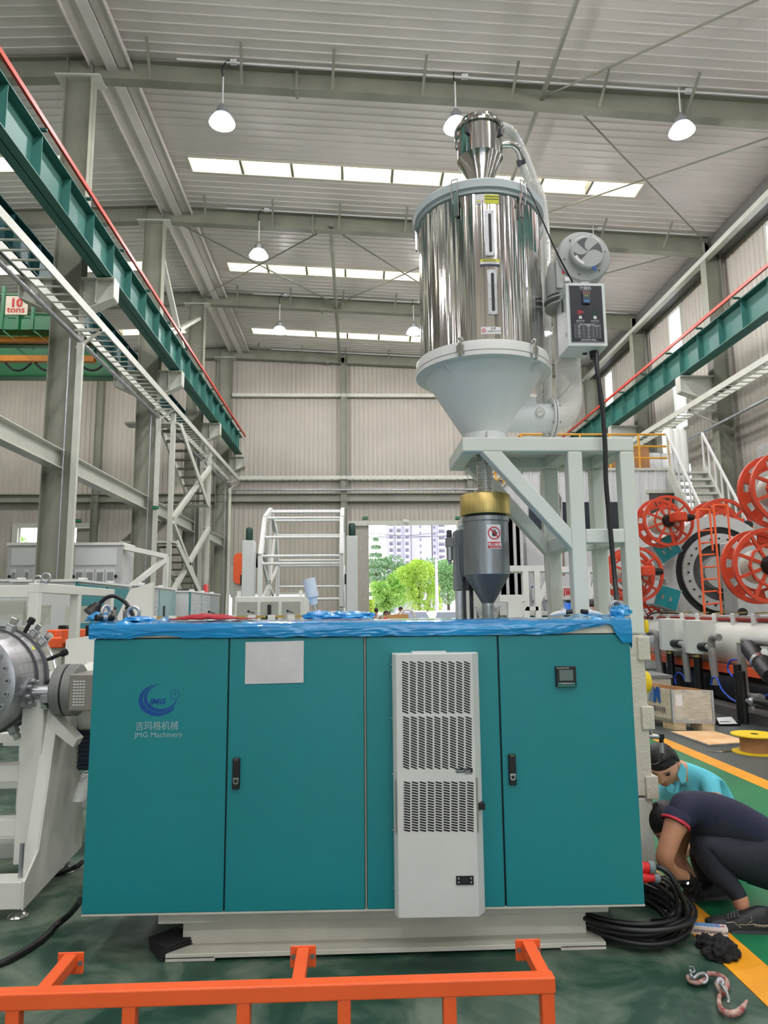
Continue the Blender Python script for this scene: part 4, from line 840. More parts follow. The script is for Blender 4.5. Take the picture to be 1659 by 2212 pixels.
O('cone', MB().lathe((gx, 4.2, 0), (0,0,1), [(.036, 1.585), (.137, 1.755)], 56), mat('cone_steel', (110,122,134), .4, .6, var=.06), gf, smooth=30)
O('spout', MB().lathe((gx, 4.2, 0), (0,0,1), [(.036, 1.5), (.036, 1.585)], 28), galv, gf, smooth=40)
acr = mat('clear_acrylic', (240,244,246), .06, trans=.9, var=0.01, ior=1.3)
O('sight_tube', MB().lathe((gx, 4.2, 0), (0,0,1), [(.07, 1.45), (.07, 1.56), (.078, 1.56), (.078, 1.567), (.036, 1.567)], 32, False), acr, gf, smooth=40, solid=.003)
aS = at(1042, 1138, Y=4.06)
def can_patch(nm, x0, z0, x1, z1, off, mt_, par, t=.0008, n=10):
    mb = MB(); vs = []
    for z in (z0, z1):
        for i in range(n+1):
            x = x0+(x1-x0)*i/n; w = -PI/2+(x/.137); vs.append(V((gx+(.137+off)*math.cos(w), 4.2+(.137+off)*math.sin(w), z)))
    return O(nm, mb.add(vs, [(i, i+1, n+2+i, n+1+i) for i in range(n)]), mt_, par, solid=t)
sz0, sz1 = 1.9, 2.045; sx0, sx1 = -.019, .067
sg = can_patch('warning_sign', sx0, sz0, sx1, sz1, .0025, lab_w, gf); can_patch('sign_footer', sx0+.004, sz0+.004, sx1-.004, sz0+.042, .0035, lab_r, sg)
def cyl_pt(x, z, off=.004): w = -PI/2+x/.137; return V((gx+(.137+off)*math.cos(w), 4.2+(.137+off)*math.sin(w), z)), w
ccx, ccz = (sx0+sx1)/2, sz0+.094
mb = MB(); vs = []
for i in range(33):
    a_ = 2*PI*i/32
    for rr in (.0315, .038): vs.append(cyl_pt(ccx+rr*math.cos(a_), ccz+rr*math.sin(a_))[0])
mb.add(vs, [(2*i, 2*i+2, 2*i+3, 2*i+1) for i in range(32)])
v2 = []
for i in range(9):
    f = -1+2*i/8; cx_ = ccx+f*.024; cz_ = ccz-f*.024
    for s2 in (-1, 1): v2.append(cyl_pt(cx_+s2*.0025, cz_+s2*.0025, .0048)[0])
mb.add(v2, [(2*i, 2*i+2, 2*i+3, 2*i+1) for i in range(8)])
O('prohibition_ring', mb, lab_r, sg, solid=.0004)
def flat(pts, off=.0042): return [cyl_pt(ccx+x, ccz+z, off)[0] for x, z in pts]
hnd = MB(); hnd.add(flat([(-.012, -.018), (.010, -.018), (.014, -.006), (.013, .004), (-.012, .004)]), [(0,1,2,3,4)])
for k in range(4): hnd.add(flat([(-.012+k*.0062, .003), (-.0075+k*.0062, .003), (-.0075+k*.0062, .019-.002*abs(k-1.5)), (-.012+k*.0062, .019-.002*abs(k-1.5))]), [(0,1,2,3)])
hnd.add(flat([(.012, -.008), (.021, .002), (.018, .006), (.011, 0)]), [(0,1,2,3)]); hnd.add(flat([(-.012, .022), (.012, .022), (.012, .024), (-.012, .024)]), [(0,1,2,3)])
O('hand_symbol', hnd, lab_k, sg, solid=.0003)
for (tx, zz, s2, n_) in (('禁止触摸', sz0+.018, .021, 0), ('No touching', sz0+.0065, .0115, 1)):
    p_, w_ = cyl_pt(ccx, zz, .006); text('sign_lettering', tx, s2, p_, (-math.sin(w_), math.cos(w_), 0), UPZ, lab_w, sg, align='CENTER', ext=.0002, bold=.0003 if not n_ else 0)
# grey electrical box and air regulator left of the feeder
eb = T('junction_cabinet', 'grey upright box behind the feeder can', 'electrical box', (.66, 4.35, 1.45))
O('case', MB().box((at(985,1200,Y=4.35).x, 4.35, at(990,1275,Y=4.35).z), (at(1006,1200,Y=4.35).x+.08, 4.5, at(990,1145,Y=4.35).z)), mat('mid_grey_paint', (120,126,134), .45), eb, bev=.003)
O('lower_case', MB().box((at(990,1300,Y=4.36).x, 4.36, 1.45), (at(1008,1300,Y=4.36).x, 4.5, at(990,1277,Y=4.35).z)), galv, eb)
O('guide_rail', MB().box((.70, 4.3, 1.45), (.72, 4.33, 1.75)).box((.66, 4.3, 1.45), (.675, 4.33, 1.75)), blackp, eb)
p = at(1002, 1130, Y=4.35); crumple('foil_bundle', (p.x-.01, 4.38, at(990,1145,Y=4.35).z), .035, (.7,.7,1.4), 'crumpled clear plastic bundle on the grey box', mat('clear_wrap', (214,220,222), .15, bump=.4, bs=30, coat=.6), 33, 'plastic film')
ar = T('air_regulator', 'grey air filter regulator hanging left of the grey box', 'regulator', (.55, 4.35, 1.75))
ax_ = at(971, 1180, Y=4.35).x; z_ = lambda y: at(971, y, Y=4.35).z
O('bowl', MB().lathe((ax_, 4.35, 0), (0,0,1), [(.008, z_(1219)), (.012, z_(1212)), (.02, z_(1210)), (.021, z_(1182))], 20), galv, ar, smooth=40)
O('body', MB().box((ax_-.024, 4.325, z_(1182)), (ax_+.024, 4.375, z_(1162))), mat('regulator_grey', (128,130,132), .5), ar, bev=.003)
O('knob', MB().lathe((ax_, 4.35, 0), (0,0,1), [(.015, z_(1162)), (.018, z_(1160)), (.016, z_(1146)), (.01, z_(1145))], 16), mat('knob_dark', (84,86,92), .5), ar, smooth=40)
O('pipe', MB().tube(spline([(ax_+.02, 4.34, z_(1172)), (ax_+.05, 4.34, z_(1180)), (ax_+.055, 4.34, z_(1230)), (ax_+.07, 4.34, z_(1260)), (ax_+.11, 4.35, z_(1275))], 5), .004, 6), galv, ar)
# ================================================================ ITEMS ON AND AROUND THE CABINET
zf = ZT+.013
# flexible machine lamp with black head
fl_ = T('machine_lamp', 'black gooseneck work lamp curving over the left end of the cabinet', 'lamp', (at(287, 1345, Y=3.7).x, 3.7, zf))
gp = [at(x, y, Y=3.7) for x, y in ((288, 1349), (287, 1330), (279, 1312), (266, 1297), (248, 1288), (232, 1290), (219, 1300), (212, 1307))]
O('gooseneck', MB().tube(spline(gp, 6), .0105, 10), black, fl_, smooth=60)
hd0 = at(212, 1306, Y=3.7); hd1 = at(197, 1325, Y=3.68)
O('head', MB().lathe(hd0, hd1-hd0, [(.012, -.01), (.022, .0), (.024, .018), (.033, .02), (.036, .05), (.04, .055), (.04, .062)], 20), blackp, fl_, smooth=40)
tc_ = T('torch', 'short black tube torch with a silver band lying on the blue film', 'torch', (at(222, 1355, Y=3.45).x, 3.45, zf))
a = V((at(208, 1357, Y=3.44).x, 3.44, zf+.018)); b = V((at(234, 1350, Y=3.46).x, 3.5, zf+.018)); O('barrel', MB().cyl(a, b, .0135), blackp, tc_, smooth=40); O('band', MB().cyl(a.lerp(b, .35), a.lerp(b, .65), .0142), galv, tc_); O('bezel', MB().cyl(a.lerp(b, -.05), a.lerp(b, .12), .0165).cyl(a.lerp(b, .9), a.lerp(b, 1.1), .0175), blackp, tc_)
bo = T('bottle', 'small clear bottle with a black cap near the lamp neck', 'bottle', (at(273, 1340, Y=3.8).x, 3.8, zf))
bx = at(273, 1340, Y=3.8).x; O('glass_body', MB().lathe((bx, 3.8, zf), (0,0,1), [(.017, 0), (.019, .01), (.019, .05), (.012, .058)], 16), mat('bottle_grey', (150,152,146), .2, coat=.5, var=.3, vs=40), bo, smooth=50); O('cap', MB().cyl((bx, 3.8, zf+.058), (bx, 3.8, zf+.072), .011), blackp, bo)
fx = at(245, 1345, Y=3.75).x; fi = T('pipe_fitting', 'nickel threaded pipe fitting standing behind the torch', 'pipe fitting', (fx, 3.75, zf))
O('hex_body', MB().lathe((fx, 3.75, zf), (0,0,1), [(.02, 0), (.02, .018), (.016, .02), (.016, .04), (.019, .042), (.019, .055)], 8), mat('nickel_brass', (176,166,148), .3, .8), fi); O('side_fitting', MB().cyl((fx-.045, 3.75, zf), (fx-.045, 3.75, zf+.035), .012, .009, 8), MATS['nickel_brass'], fi)
mkx = at(237, 1335, Y=3.78).x; O('marker_pen', MB().cyl((mkx-.012, 3.79, zf), (mkx-.008, 3.79, zf+.075), .006), mat('pen_blue', (30,70,170), .4), label='blue marker pen standing behind the left eye bolt', cat='pen')
# red cloth
rx0, rx1 = at(376, 1350, Y=3.62).x, at(546, 1348, Y=3.62).x
def clothf(s, t):
    x = rx0+(rx1-rx0)*s; h = .004+.026*max(0, math.sin(min(1, s*1.25)*PI))**.8*(math.sin(t*PI)**.6)+.012*mnoise.noise(V((s*7, t*3, 2)))*math.sin(s*PI)
    return V((x, 3.52+.26*t+.02*math.sin(s*9), zf+max(.003, h)))
O('red_cloth', MB().grid(50, 18, clothf), mat('red_fabric', (158,14,32), .8, bump=.15, bs=60), label='red folded cloth lying on the blue film', cat='cloth', smooth=60, solid=.004)
# small brown box
q = at(347, 1342, Y=4.2); cb_ = T('cardboard_box', 'small brown cardboard box behind the red cloth', 'box', (q.x, 4.2, 1.445))
M_ = Matrix.Translation((q.x, 4.2, 1.445)) @ Matrix.Rotation(math.radians(-25), 4, 'Z'); O('shelf_plate', MB().box((-.12, -.1, -.02), (.12, .12, 0)).xf(M_), white, cb_) if False else None; O('carton', MB().box((-.055, -.04, 0), (.04, .05, .055)).xf(M_), card, cb_, bev=.001); O('tape', MB().box((-.056, -.0405, .053), (.041, .0505, .0556)).xf(M_), mat('tape_tan', (206,170,130), .5), cb_)
# white foam stand
ws = T('foam_stand', 'white foam-wrapped cylinder on a tilted rod with a round foot', 'stand', (at(686, 1340, Y=3.75).x, 3.75, zf))
A = at(667, 1250, Y=3.75); B_ = at(676, 1290, Y=3.75); C_ = at(679, 1306, Y=3.75); D_ = at(684, 1322, Y=3.75); wm = mat('foam_white', (222,230,238), .6, bump=.2, bs=30)
O('foam_sleeve', MB().cyl(A, B_, .034, .032, 20), wm, ws, smooth=40); O('foam_neck', MB().cyl(B_, C_, .025, .018, 16), wm, ws, smooth=40); O('rod', MB().cyl(C_, D_, .004), chrome, ws); O('socket', MB().cyl(D_+V((0,0,.004)), at(685, 1330, Y=3.75), .011), white2, ws)
E_ = at(685, 1334, Y=3.75); O('wheel', MB().lathe(E_+V((0,-.02,0)), (0,1,0), [(.018, 0), (.023, .004), (.023, .016), (.018, .02)], 24), white2, ws, smooth=40); O('wheel_hub', MB().lathe(E_+V((0,-.023,0)), (0,1,0), [(.006, 0), (.008, .004)], 12), galv, ws)
q = at(712, 1338, Y=3.8); O('plastic_wedge', MB().prism([V((q.x-.03, 3.79, zf)), V((q.x+.018, 3.79, zf)), V((q.x+.01, 3.79, zf+.028))], (0, .03, 0)), mat('wedge_grey', (190,190,184), .5), label='small grey plastic wedge beside the white foam stand', cat='wedge')
def grip(x, y, flip, lab):
    q = at(x, y, Y=3.62); t = T('cable_lever', lab, 'handle', (q.x, 3.62, zf), 0, 'white levers on the blue film'); s = -1 if flip else 1
    O('lever', MB().tube([(q.x-.06*s, 3.62, zf+.008), (q.x-.03*s, 3.62, zf+.016), (q.x+.005*s, 3.61, zf+.022), (q.x+.02*s, 3.61, zf+.022)], [.006, .011, .014, .012], 10), white2, t, smooth=60)
    O('neck', MB().lathe((q.x+.008*s, 3.61, zf+.014), (0,0,1), [(.012, 0), (.012, .02), (.008, .026)], 14), white2, t, smooth=40); O('strap_ring', MB().ring((q.x+.005*s, 3.6, zf+.032), (0,1,0), .012, .014, .006, 20), white2, t)
    O('black_socket', MB().cyl((q.x+.02*s, 3.61, zf+.022), (q.x+.052*s, 3.6, zf+.026), .013, .012, 14), mat('socket_dark', (44,36,38), .35), t, smooth=40)
grip(1214, 1340, False, 'white lever handle with black socket pointing right, on the blue film'); grip(1276, 1340, True, 'white lever handle with black socket pointing left, on the blue film')
# sockets and plugs at the right side of the cabinet
rd = mat('plug_red', (222,32,40), .3, coat=.4); gr_ = mat('plug_grey', (112,128,132), .4)
def plug(nm, p, r, l, lab, grp='red power plugs'):
    t = T(nm, lab, 'plug', p, 0, grp); p = V(p); O('body', MB().lathe(p, (1,-.05,-.03), [(r*.85, 0), (r, .008), (r, l*.6), (r*.8, l*.7), (r*.78, l)], 20), rd, t, smooth=40)
    O('ring', MB().lathe(p+V((l, -.05*l, -.03*l)), (1,-.05,-.03), [(r*.95, 0), (r*.95, .025), (r*.6, .032)], 12), gr_, t); O('lid', MB().box((p.x-.005, p.y-r*.5, p.z+r*.8), (p.x+.03, p.y+r*.5, p.z+r*1.25)), rd, t, bev=.003); return t
s1 = CM @ V((CW+.002, .12, .39)); pl1 = plug('power_plug', (1.312, 3.47, at(1400, 1872, Y=3.47).z), .03, .07, 'red industrial plug, upper of two at the cabinet side'); pl2 = plug('power_plug', (1.315, 3.46, at(1400, 1896, Y=3.45).z), .024, .085, 'red industrial plug, lower of two at the cabinet side')
cable('plug_cable', [at(1411, 1873, Y=3.47), at(1427, 1875, Y=3.45), at(1448, 1890, Y=3.43), at(1465, 1920, Y=3.42), at(1478, 1955, Y=3.45), at(1476, 1978, Y=3.5), at(1464, 1985, Z=.03), at(1440, 1975, Z=.02)], .0125, black, 'black cable looping from the upper red plug to the floor')
cable('plug_cable', [at(1417, 1897, Y=3.46), at(1434, 1898, Y=3.44), at(1452, 1912, Y=3.43), at(1461, 1935, Y=3.43), at(1458, 1965, Y=3.45), at(1440, 1985, Z=.1), at(1410, 1990, Z=.05)], .0115, black, 'black cable looping from the lower red plug into the coil')
co = T('cable_coil', 'thick black cable coiled in many loops on the floor at the cabinet corner', 'cable coil', (1.36, 3.68, 0)); random.seed(4)
for k in range(11):
    rr = .215+.012*(k % 5)+.006*k; cx = 1.335+.02*math.sin(k*1.7); cy = 3.72+.03*math.cos(k*2.3); zz = .014+.012*k*.8; ph = k*.5
    O('loop', MB().tube([V((cx+rr*1.0*math.cos(w), cy+rr*1.22*math.sin(w), zz+.008*math.sin(2*w+ph))) for w in [2*PI*i/40 for i in range(40)]], .0125, 8, True), black, co, smooth=60)
cable('floor_cable', [at(174, 1945, Y=3.5), at(150, 1975, Z=.08), at(120, 2000, Z=.02), at(90, 2030, Z=.014), at(45, 2060, Z=.014), at(0, 2082, Z=.014), at(-60, 2100, Z=.014)], .016, black, 'thick black cable snaking on the floor left of the cabinet')
cable('floor_cable', [at(178, 1862, Y=4.4), at(165, 1872, Z=.1), at(140, 1882, Z=.03), at(118, 1888, Z=.016), at(80, 1895, Z=.016), at(20, 1925, Z=.016)], .014, black, 'short black cable passing behind the left machine foot')
# ---------------------------------------------------------------- orange guard in the foreground
og = T('guard_rail', 'bright orange square tube guard frame in the foreground', 'guard rail', (-.3, 2.5, 0)); ZR_ = .33
O('top_rail', MB().box((-2.6, 2.5, ZR_-.052), (.66, 2.552, ZR_)), orangem, og, bev=.005, seg=2)
for x in (-2.0, -1.52, -1.117, -.745, -.375, -.045, .305, .634): O('post', MB().box((x-.022, 2.504, 0), (x+.022, 2.548, ZR_-.05)), orangem, og, bev=.004, seg=2)
for xc, xr_ in ((-1.04, 0), (-.2, 0), (.634, 0)):
    O('arm', MB().box((xc-.022, 2.55, ZR_-.048), (xc+.022, 2.775, ZR_-.004)), orangem, og, bev=.004, seg=2)
    pb = MB(); 
    x0, x1, z0, z1 = xc-.047, xc+.047, ZR_-.075, ZR_+.0
    bp_ = O('bracket_plate', MB().box((x0, 2.775, z0), (x1, 2.782, z1)), orangem, og, bev=.004, seg=2)
    for s in (-1, 1): O('bolt_hole', MB().lathe((xc+s*.035, 2.7735, z0+.038), (0,1,0), [(.0095, 0), (.0095, .01)], 16), mat('hole_grey', (120,120,116), .6), bp_)  # bolt holes drawn as flat grey discs
# ---------------------------------------------------------------- hook, shackles, bag, boxes on the floor
hk = T('crane_hook', 'worn red and white lifting hook with two grey shackles on the floor', 'hook', (1.45, 3.0, 0)); wr = mat('worn_red_paint', (138,40,44), .6, rgb2=(196,172,160), vs=38)
def P(x, y, z=.02): return at(x, y, Z=z)
O('hook_bend', MB().tube(spline([P(1554, 2150), P(1553, 2165), P(1558, 2180), P(1572, 2189), P(1590, 2188), P(1603, 2178), P(1614, 2160, .03)], 6), [.0085]*6+[.0095]*6+[.012]*6+[.013]*6+[.012]*6+[.0105,.0095,.0085,.0072,.006,.0045]+[.002], 10), wr, hk, smooth=60)
O('hook_eye', MB().tube(spline([P(1560, 2148), P(1570, 2132), P(1568, 2117, .03), P(1555, 2108, .035), P(1540, 2104, .03), P(1528, 2104, .025)], 6), .0105, 10), wr, hk, smooth=60)
O('eye_ring', MB().tube(spline([P(1558, 2142, .03), P(1550, 2132, .03), P(1549, 2122, .03), P(1558, 2117, .03)], 5), .009, 8), wr, hk, smooth=60)
O('swivel_link', MB().tube(spline([P(1486, 2110, .02), P(1492, 2119, .02), P(1508, 2122, .02), P(1524, 2116, .02), P(1522, 2108, .02)], 5), .010, 8), wr, hk, smooth=60)
O('shackle', MB().tube(spline([P(1492, 2113, .03), P(1500, 2112, .04), P(1510, 2104, .045), P(1522, 2104, .04), P(1528, 2114, .03), P(1522, 2123, .02), P(1508, 2122, .015), P(1496, 2121, .012)], 5), .0065, 8), galv, hk, smooth=60)
O('shackle_pin', MB().tube([P(1491, 2102, .04), P(1497, 2117, .02)], .008, 8).tube(spline([P(1491, 2088, .06), P(1498, 2090, .05), P(1500, 2098, .05), P(1494, 2101, .045), P(1490, 2095, .05)], 4), .004, 6), galv, hk, smooth=50)
O('shackle', MB().tube(spline([P(1555, 2124, .055), P(1562, 2132, .055), P(1570, 2145, .04), P(1574, 2160, .02), P(1572, 2166, .012)], 5), .0065, 8).ring(P(1555, 2119, .06), (-.2,-1,.4), .006, .014, .01, 20), galv, hk, smooth=50)
crumple('cloth_bundle', (at(1566, 2075, Z=0).x, 3.3, 0), .058, (1.3, 1.0, .95), 'crumpled black cloth bundle on the yellow floor line', mat('black_cloth', (16,16,19), .85, bump=.3, bs=70), 12, 'cloth', .45)
crumple('cloth_bundle', (at(1528, 2050, Z=0).x, 3.4, 0), .04, (1.0, 1.0, .95), 'smaller black cloth lump against the left of the black bundle', MATS['black_cloth'], 52, 'cloth', .4)
pxb = T('glue_box', 'slim white carton with blue print lying open on the yellow floor line', 'carton', (1.66, 3.52, 0))
a = at(1492, 2018, Z=0); b = at(1574, 2026, Z=0); d_ = (b-a).normalized(); n_ = V((-d_.y, d_.x, 0)); L_ = (b-a).length; M_ = Matrix(((d_.x, n_.x, 0, a.x), (d_.y, n_.y, 0, a.y), (0, 0, 1, 0), (0, 0, 0, 1)))
O('carton', MB().box((0, 0, .001), (L_, .045, .04)).xf(M_), mat('carton_white', (224,224,228), .45), pxb, bev=.001); O('print_band', MB().box((.002, .004, .04), (L_-.03, .042, .0406)).xf(M_), mat('print_blue', (110,160,214), .4), pxb)
O('open_flap', MB().prism([V((0, 0, .038)), V((-.012, .0, .012)), V((-.05, .01, .008)), V((-.055, .01, .03)), V((-.045, .01, .014)), V((-.01, 0, .024))], (0, .03, 0)).xf(M_), mat('flap_tan', (196,176,140), .6), pxb)
text('carton_lettering', '迈萨润胶瓦级耗有限公司', .0145, M_ @ V((.012, -.0008, .013)), d_, UPZ, mat('print_grey_blue', (70,84,110), .5), pxb, sx=.98)
for k in range(2): O('print_dot', MB().ball(M_ @ V((L_-.045+.026*k, .02, .04)), .009, 6, (1.2, .8, .1)), lab_r, pxb)
sk = T('grease_sachet', 'green and yellow foil sachet beside the white carton', 'sachet', (1.6, 3.6, 0)); O('sachet', MB().box((-.06, -.013, .0), (.06, .013, .008)).xf(Matrix.Translation(at(1492, 1998, Z=.0)) @ Matrix.Rotation(math.radians(-16), 4, 'Z')), mat('sachet_green', (150,200,60), .3, rgb2=(230,210,60), vs=60), sk, bev=.003)
O('yellow_tag', MB().box((-.014, -.005, 0), (.014, .005, .004)).xf(Matrix.Translation(at(1474, 2017, Z=0))), yellowm, label='tiny yellow tag on the floor by the cable coil', cat='tag')
rodm = O('metal_rod', MB().tube([at(1437, 1892, Y=3.6), at(1450, 1975, Z=.01)], .004, 8), chrome, label='thin shiny rod leaning by the red plugs', cat='rod')
sw = MB(); random.seed(9)
for k in range(260):
    p = at(1430+55*random.random(), 1925+45*random.random(), Z=.002); r_ = .003+.005*random.random(); w = random.random()*6.28
    sw.add([p+V((r_*math.cos(w), r_*math.sin(w), .001)), p+V((r_*math.cos(w+2), r_*math.sin(w+2), .004)), p+V((r_*math.cos(w+4), r_*math.sin(w+4), .001))], [(0,1,2)])
O('metal_shavings', sw, chrome, label='metal shavings scattered on the yellow line by the red plugs', cat='swarf', kind='stuff')
# ================================================================ LEFT MACHINE: stand, die head, screen changer
lm_ = T('die_stand', 'cream welded stand with a slanted end plate on adjustable feet at lower left', 'machine stand', (-1.9, 4.2, 0)); X1 = -1.70
O('end_plate', MB().prism([V((X1, 3.87, .055)), V((X1, 3.87, .19)), V((X1, 4.02, .30)), V((X1, 4.19, 1.07)), V((X1, 4.40, 1.07)), V((X1, 4.63, .30)), V((X1, 4.63, .12))], (-.012, 0, 0)), white, lm_, bev=.002)
O('end_rib', MB().prism([V((X1-.01, 3.99, .19)), V((X1-.01, 4.19, 1.07)), V((X1-.01, 4.21, 1.07)), V((X1-.01, 4.03, .19))], (-.06, 0, 0)), white, lm_)
O('front_sill', MB().box((-3.2, 3.872, .057), (X1-.013, 4.0, .19)), white, lm_, bev=.004); O('rear_sill', MB().box((-3.2, 4.5, .1), (X1-.01, 4.6, .22)), white, lm_, bev=.004)
O('upright', MB().box((-1.88, 4.12, .19), (-1.76, 4.24, 1.1)), white, lm_, bev=.004); O('upright', MB().box((-1.86, 4.4, .2), (-1.76, 4.5, 1.0)), white, lm_, bev=.004)
for z in (.33, .62): O('cross_rail', MB().box((-3.2, 4.14, z), (-1.85, 4.24, z+.09)), white, lm_, bev=.004); O('cross_rail', MB().box((-3.2, 4.9, z+.08), (-1.9, 4.96, z+.14)), white, lm_)
O('rear_upright', MB().box((-2.2, 4.86, .05), (-2.12, 4.94, .95)), white, lm_); O('rear_foot', MB().prism([V((-2.35, 4.85, 0)), V((-1.95, 4.85, 0)), V((-2.1, 4.85, .12)), V((-2.2, 4.85, .12))], (0, .1, 0)), white, lm_)
for (fx, fy) in ((-1.75, 3.93), (-1.76, 4.56)):
    f = O('adjustable_foot', MB().lathe((fx, fy, 0), (0,0,1), [(.047, 0), (.05, .006), (.046, .014), (.018, .032), (.012, .036)], 28), chrome, lm_, smooth=40)
    O('threaded_rod', MB().lathe((fx, fy, .03), (0,0,1), [(.0115, 0), (.0115, .33 if fy < 4 else .1)], 16), galv, f); O('nut', MB().lathe((fx, fy, .044), (0,0,1), [(.02, 0), (.02, .014)], 6), galv, f)
die = T('extrusion_die', 'round perforated steel die head with bolted face ring at the left edge', 'die head', (-2.13, 4.2, .86)); dx, dz = -2.128, 1.168
ds = mat('machined_steel', (168,170,174), .3, .8, var=.1, vs=8)
hb = bpy.data.materials.new('heater_band'); hb.use_nodes = True; N = hb.node_tree.nodes; L = hb.node_tree.links; b = N['Principled BSDF']; b.inputs['Metallic'].default_value = .8; b.inputs['Roughness'].default_value = .33; b.inputs['Base Color'].default_value = lin((178,180,182))
O('face_plate', MB().lathe((dx, 3.90, dz), (0,1,0), [(.1, 0), (.26, .0), (.3, .01), (.3, .07)], 64), ds, die, smooth=30)
for k in range(24):
    w = 2*PI*k/24+.1; p = V((dx+.262*math.cos(w), 3.898, dz+.262*math.sin(w)))
    if p.x < -2.2: continue
    s_ = O('socket_screw', MB().lathe(p, (0,1,0), [(.0155, -.004), (.0155, .004)], 18), galv, die); O('hex_recess', MB().lathe(p+V((0,-.006,0)), (0,1,0), [(.0075, 0), (.0075, .003)], 6), darkst, s_)
O('front_band', MB().lathe((dx, 3.97, dz), (0,1,0), [(.292, 0), (.292, .2)], 96, False), ds, die, smooth=30)
O('front_ring', MB().lathe((dx, 4.17, dz), (0,1,0), [(.285, 0), (.305, .002), (.305, .014), (.285, .016)], 96), darkst, die, smooth=30)
O('middle_band', MB().lathe((dx, 4.186, dz), (0,1,0), [(.296, 0), (.296, .1)], 96, False), ds, die, smooth=30)
O('rear_ring', MB().lathe((dx, 4.286, dz), (0,1,0), [(.305, 0), (.31, .002), (.31, .02), (.3, .022)], 96), darkst, die, smooth=30)
O('rear_band', MB().lathe((dx, 4.31, dz), (0,1,0), [(.3, 0), (.3, .1), (.306, .102), (.306, .125)], 96), chrome, die, smooth=30)
pf_ = MB()
for r in range(17):
    if r in (5, 11): continue
    for c in range(60):
        w = math.radians(-70+c*2.35)
        if -14 < math.degrees(w) < 6 or c % 5 == 4: continue
        p = V((dx+.2925*math.cos(w), 3.98+r*.0112, dz+.2925*math.sin(w))); tg = V((-math.sin(w), 0, math.cos(w))); nr = V((math.cos(w), 0, math.sin(w)))*.0008
        pf_.add([p-tg*.0035-V((0,.0022,0))+nr, p+tg*.0035-V((0,.0022,0))+nr, p+tg*.0035+V((0,.0022,0))+nr, p-tg*.0035+V((0,.0022,0))+nr], [(0,1,2,3)])
for r in range(4):
    for c in range(60):
        w = math.radians(-70+c*2.35); p = V((dx+.2965*math.cos(w), 4.205+r*.02, dz+.2965*math.sin(w))); tg = V((-math.sin(w), 0, math.cos(w))); nr = V((math.cos(w), 0, math.sin(w)))*.0008
        if c % 5 == 4: continue
        pf_.add([p-tg*.0035-V((0,.0022,0))+nr, p+tg*.0035-V((0,.0022,0))+nr, p+tg*.0035+V((0,.0022,0))+nr, p-tg*.0035+V((0,.0022,0))+nr], [(0,1,2,3)])
O('perforations', pf_, mat('perforation_light', (222,222,216), .5), die, kind='stuff')
def heaterplug(wd, y, lab=None):
    w = math.radians(wd); M_ = Matrix.Translation((dx, y, dz)) @ Matrix.Rotation(-(w-PI/2), 4, 'Y')
    c = O('heater_connector', MB().box((-.022, -.025, .3), (.022, .02, .345)).xf(M_), galv, die, bev=.002, label=lab); O('metal_plug', MB().box((-.017, -.018, .345), (.017, .016, .385)).xf(M_), chrome, c, bev=.003)
    O('vent_slots', MB().box((-.014, -.0265, .308), (.014, -.024, .312)).box((-.014, -.0265, .318), (.014, -.024, .322)).box((-.014, -.0265, .328), (.014, -.024, .332)).xf(M_), white2, c)
for wd, y in ((68, 4.2), (55, 4.36), (42, 4.36), (-58, 4.2)): heaterplug(wd, y)
for wd, y in ((62, 4.32), (22, 4.39)):
    w = math.radians(wd); M_ = Matrix.Translation((dx, y, dz)) @ Matrix.Rotation(-(w-PI/2), 4, 'Y'); O('adjusting_bolt', MB().lathe((0,0,.29), (0,0,1), [(.012, 0), (.012, .075), (.021, .077), (.021, .11), (.014, .11), (.014, .1)], 18).xf(M_), blackp, die, smooth=40)
O('warning_plate', MB().prism([V((0, -.018, 0)), V((0, .018, 0)), V((0, 0, .03))], (.002, 0, 0)).xf(Matrix.Translation((dx+.297*math.cos(.62), 4.236, dz+.297*math.sin(.62))) @ Matrix.Rotation(-.62, 4, 'Y')), lab_y, die)
ad = T('melt_adapter', 'steel melt pipe with bolted collar and twin round flange beside the die head', 'pipe', (-1.75, 4.2, 1.0)); az = at(95, 1492, Y=4.2).z
O('collar', MB().lathe((-1.875, 4.10, az), (1,0,0), [(.085, 0), (.085, .05), (.06, .06)], 36), ds, ad, smooth=40)
for k in range(8): w = 2*PI*k/8+.2; O('collar_bolt', MB().lathe((-1.83, 4.10+.066*math.cos(w), az+.066*math.sin(w)), (1,0,0), [(.012, 0), (.012, .03)], 16), galv, ad, smooth=40)
O('pipe', MB().cyl((-1.83, 4.12, az), (-1.72, 4.14, az), .040, n=28), ds, ad, smooth=40)
fm_ = mat('flange_grey', (128,130,128), .42, .3, var=.08)
fz = at(160, 1490, Y=4.2).z
O('round_flange', MB().lathe((-1.72, 4.2, fz), (1,0,0), [(.138, 0), (.146, .006), (.146, .058)], 56), fm_, ad, smooth=30); O('flange_gap', MB().lathe((-1.665, 4.2, fz), (1,0,0), [(.135, 0), (.135, .016)], 48), blackp, ad); O('round_flange', MB().lathe((-1.651, 4.2, fz), (1,0,0), [(.146, 0), (.146, .05), (.138, .056)], 56), fm_, ad, smooth=30)
O('square_block', MB().box((-1.6, 4.05, fz-.1), (-1.46, 4.3, fz+.1)), mat('warm_steel', (150,146,140), .4, .5), ad, bev=.006)
for k in range(9):
    for c in range(4): O('block_slot', MB().box((-1.575+c*.017, 4.047, fz-.07+k*.016), (-1.563+c*.017, 4.05, fz-.064+k*.016)), white2, ad)
for wd in (150, 210): w = math.radians(wd); O('flange_bolt', MB().lathe((-1.745, 4.2+.118*math.cos(w), fz+.118*math.sin(w)), (1,0,0), [(.014, 0), (.014, .04)], 12), blackp, ad)
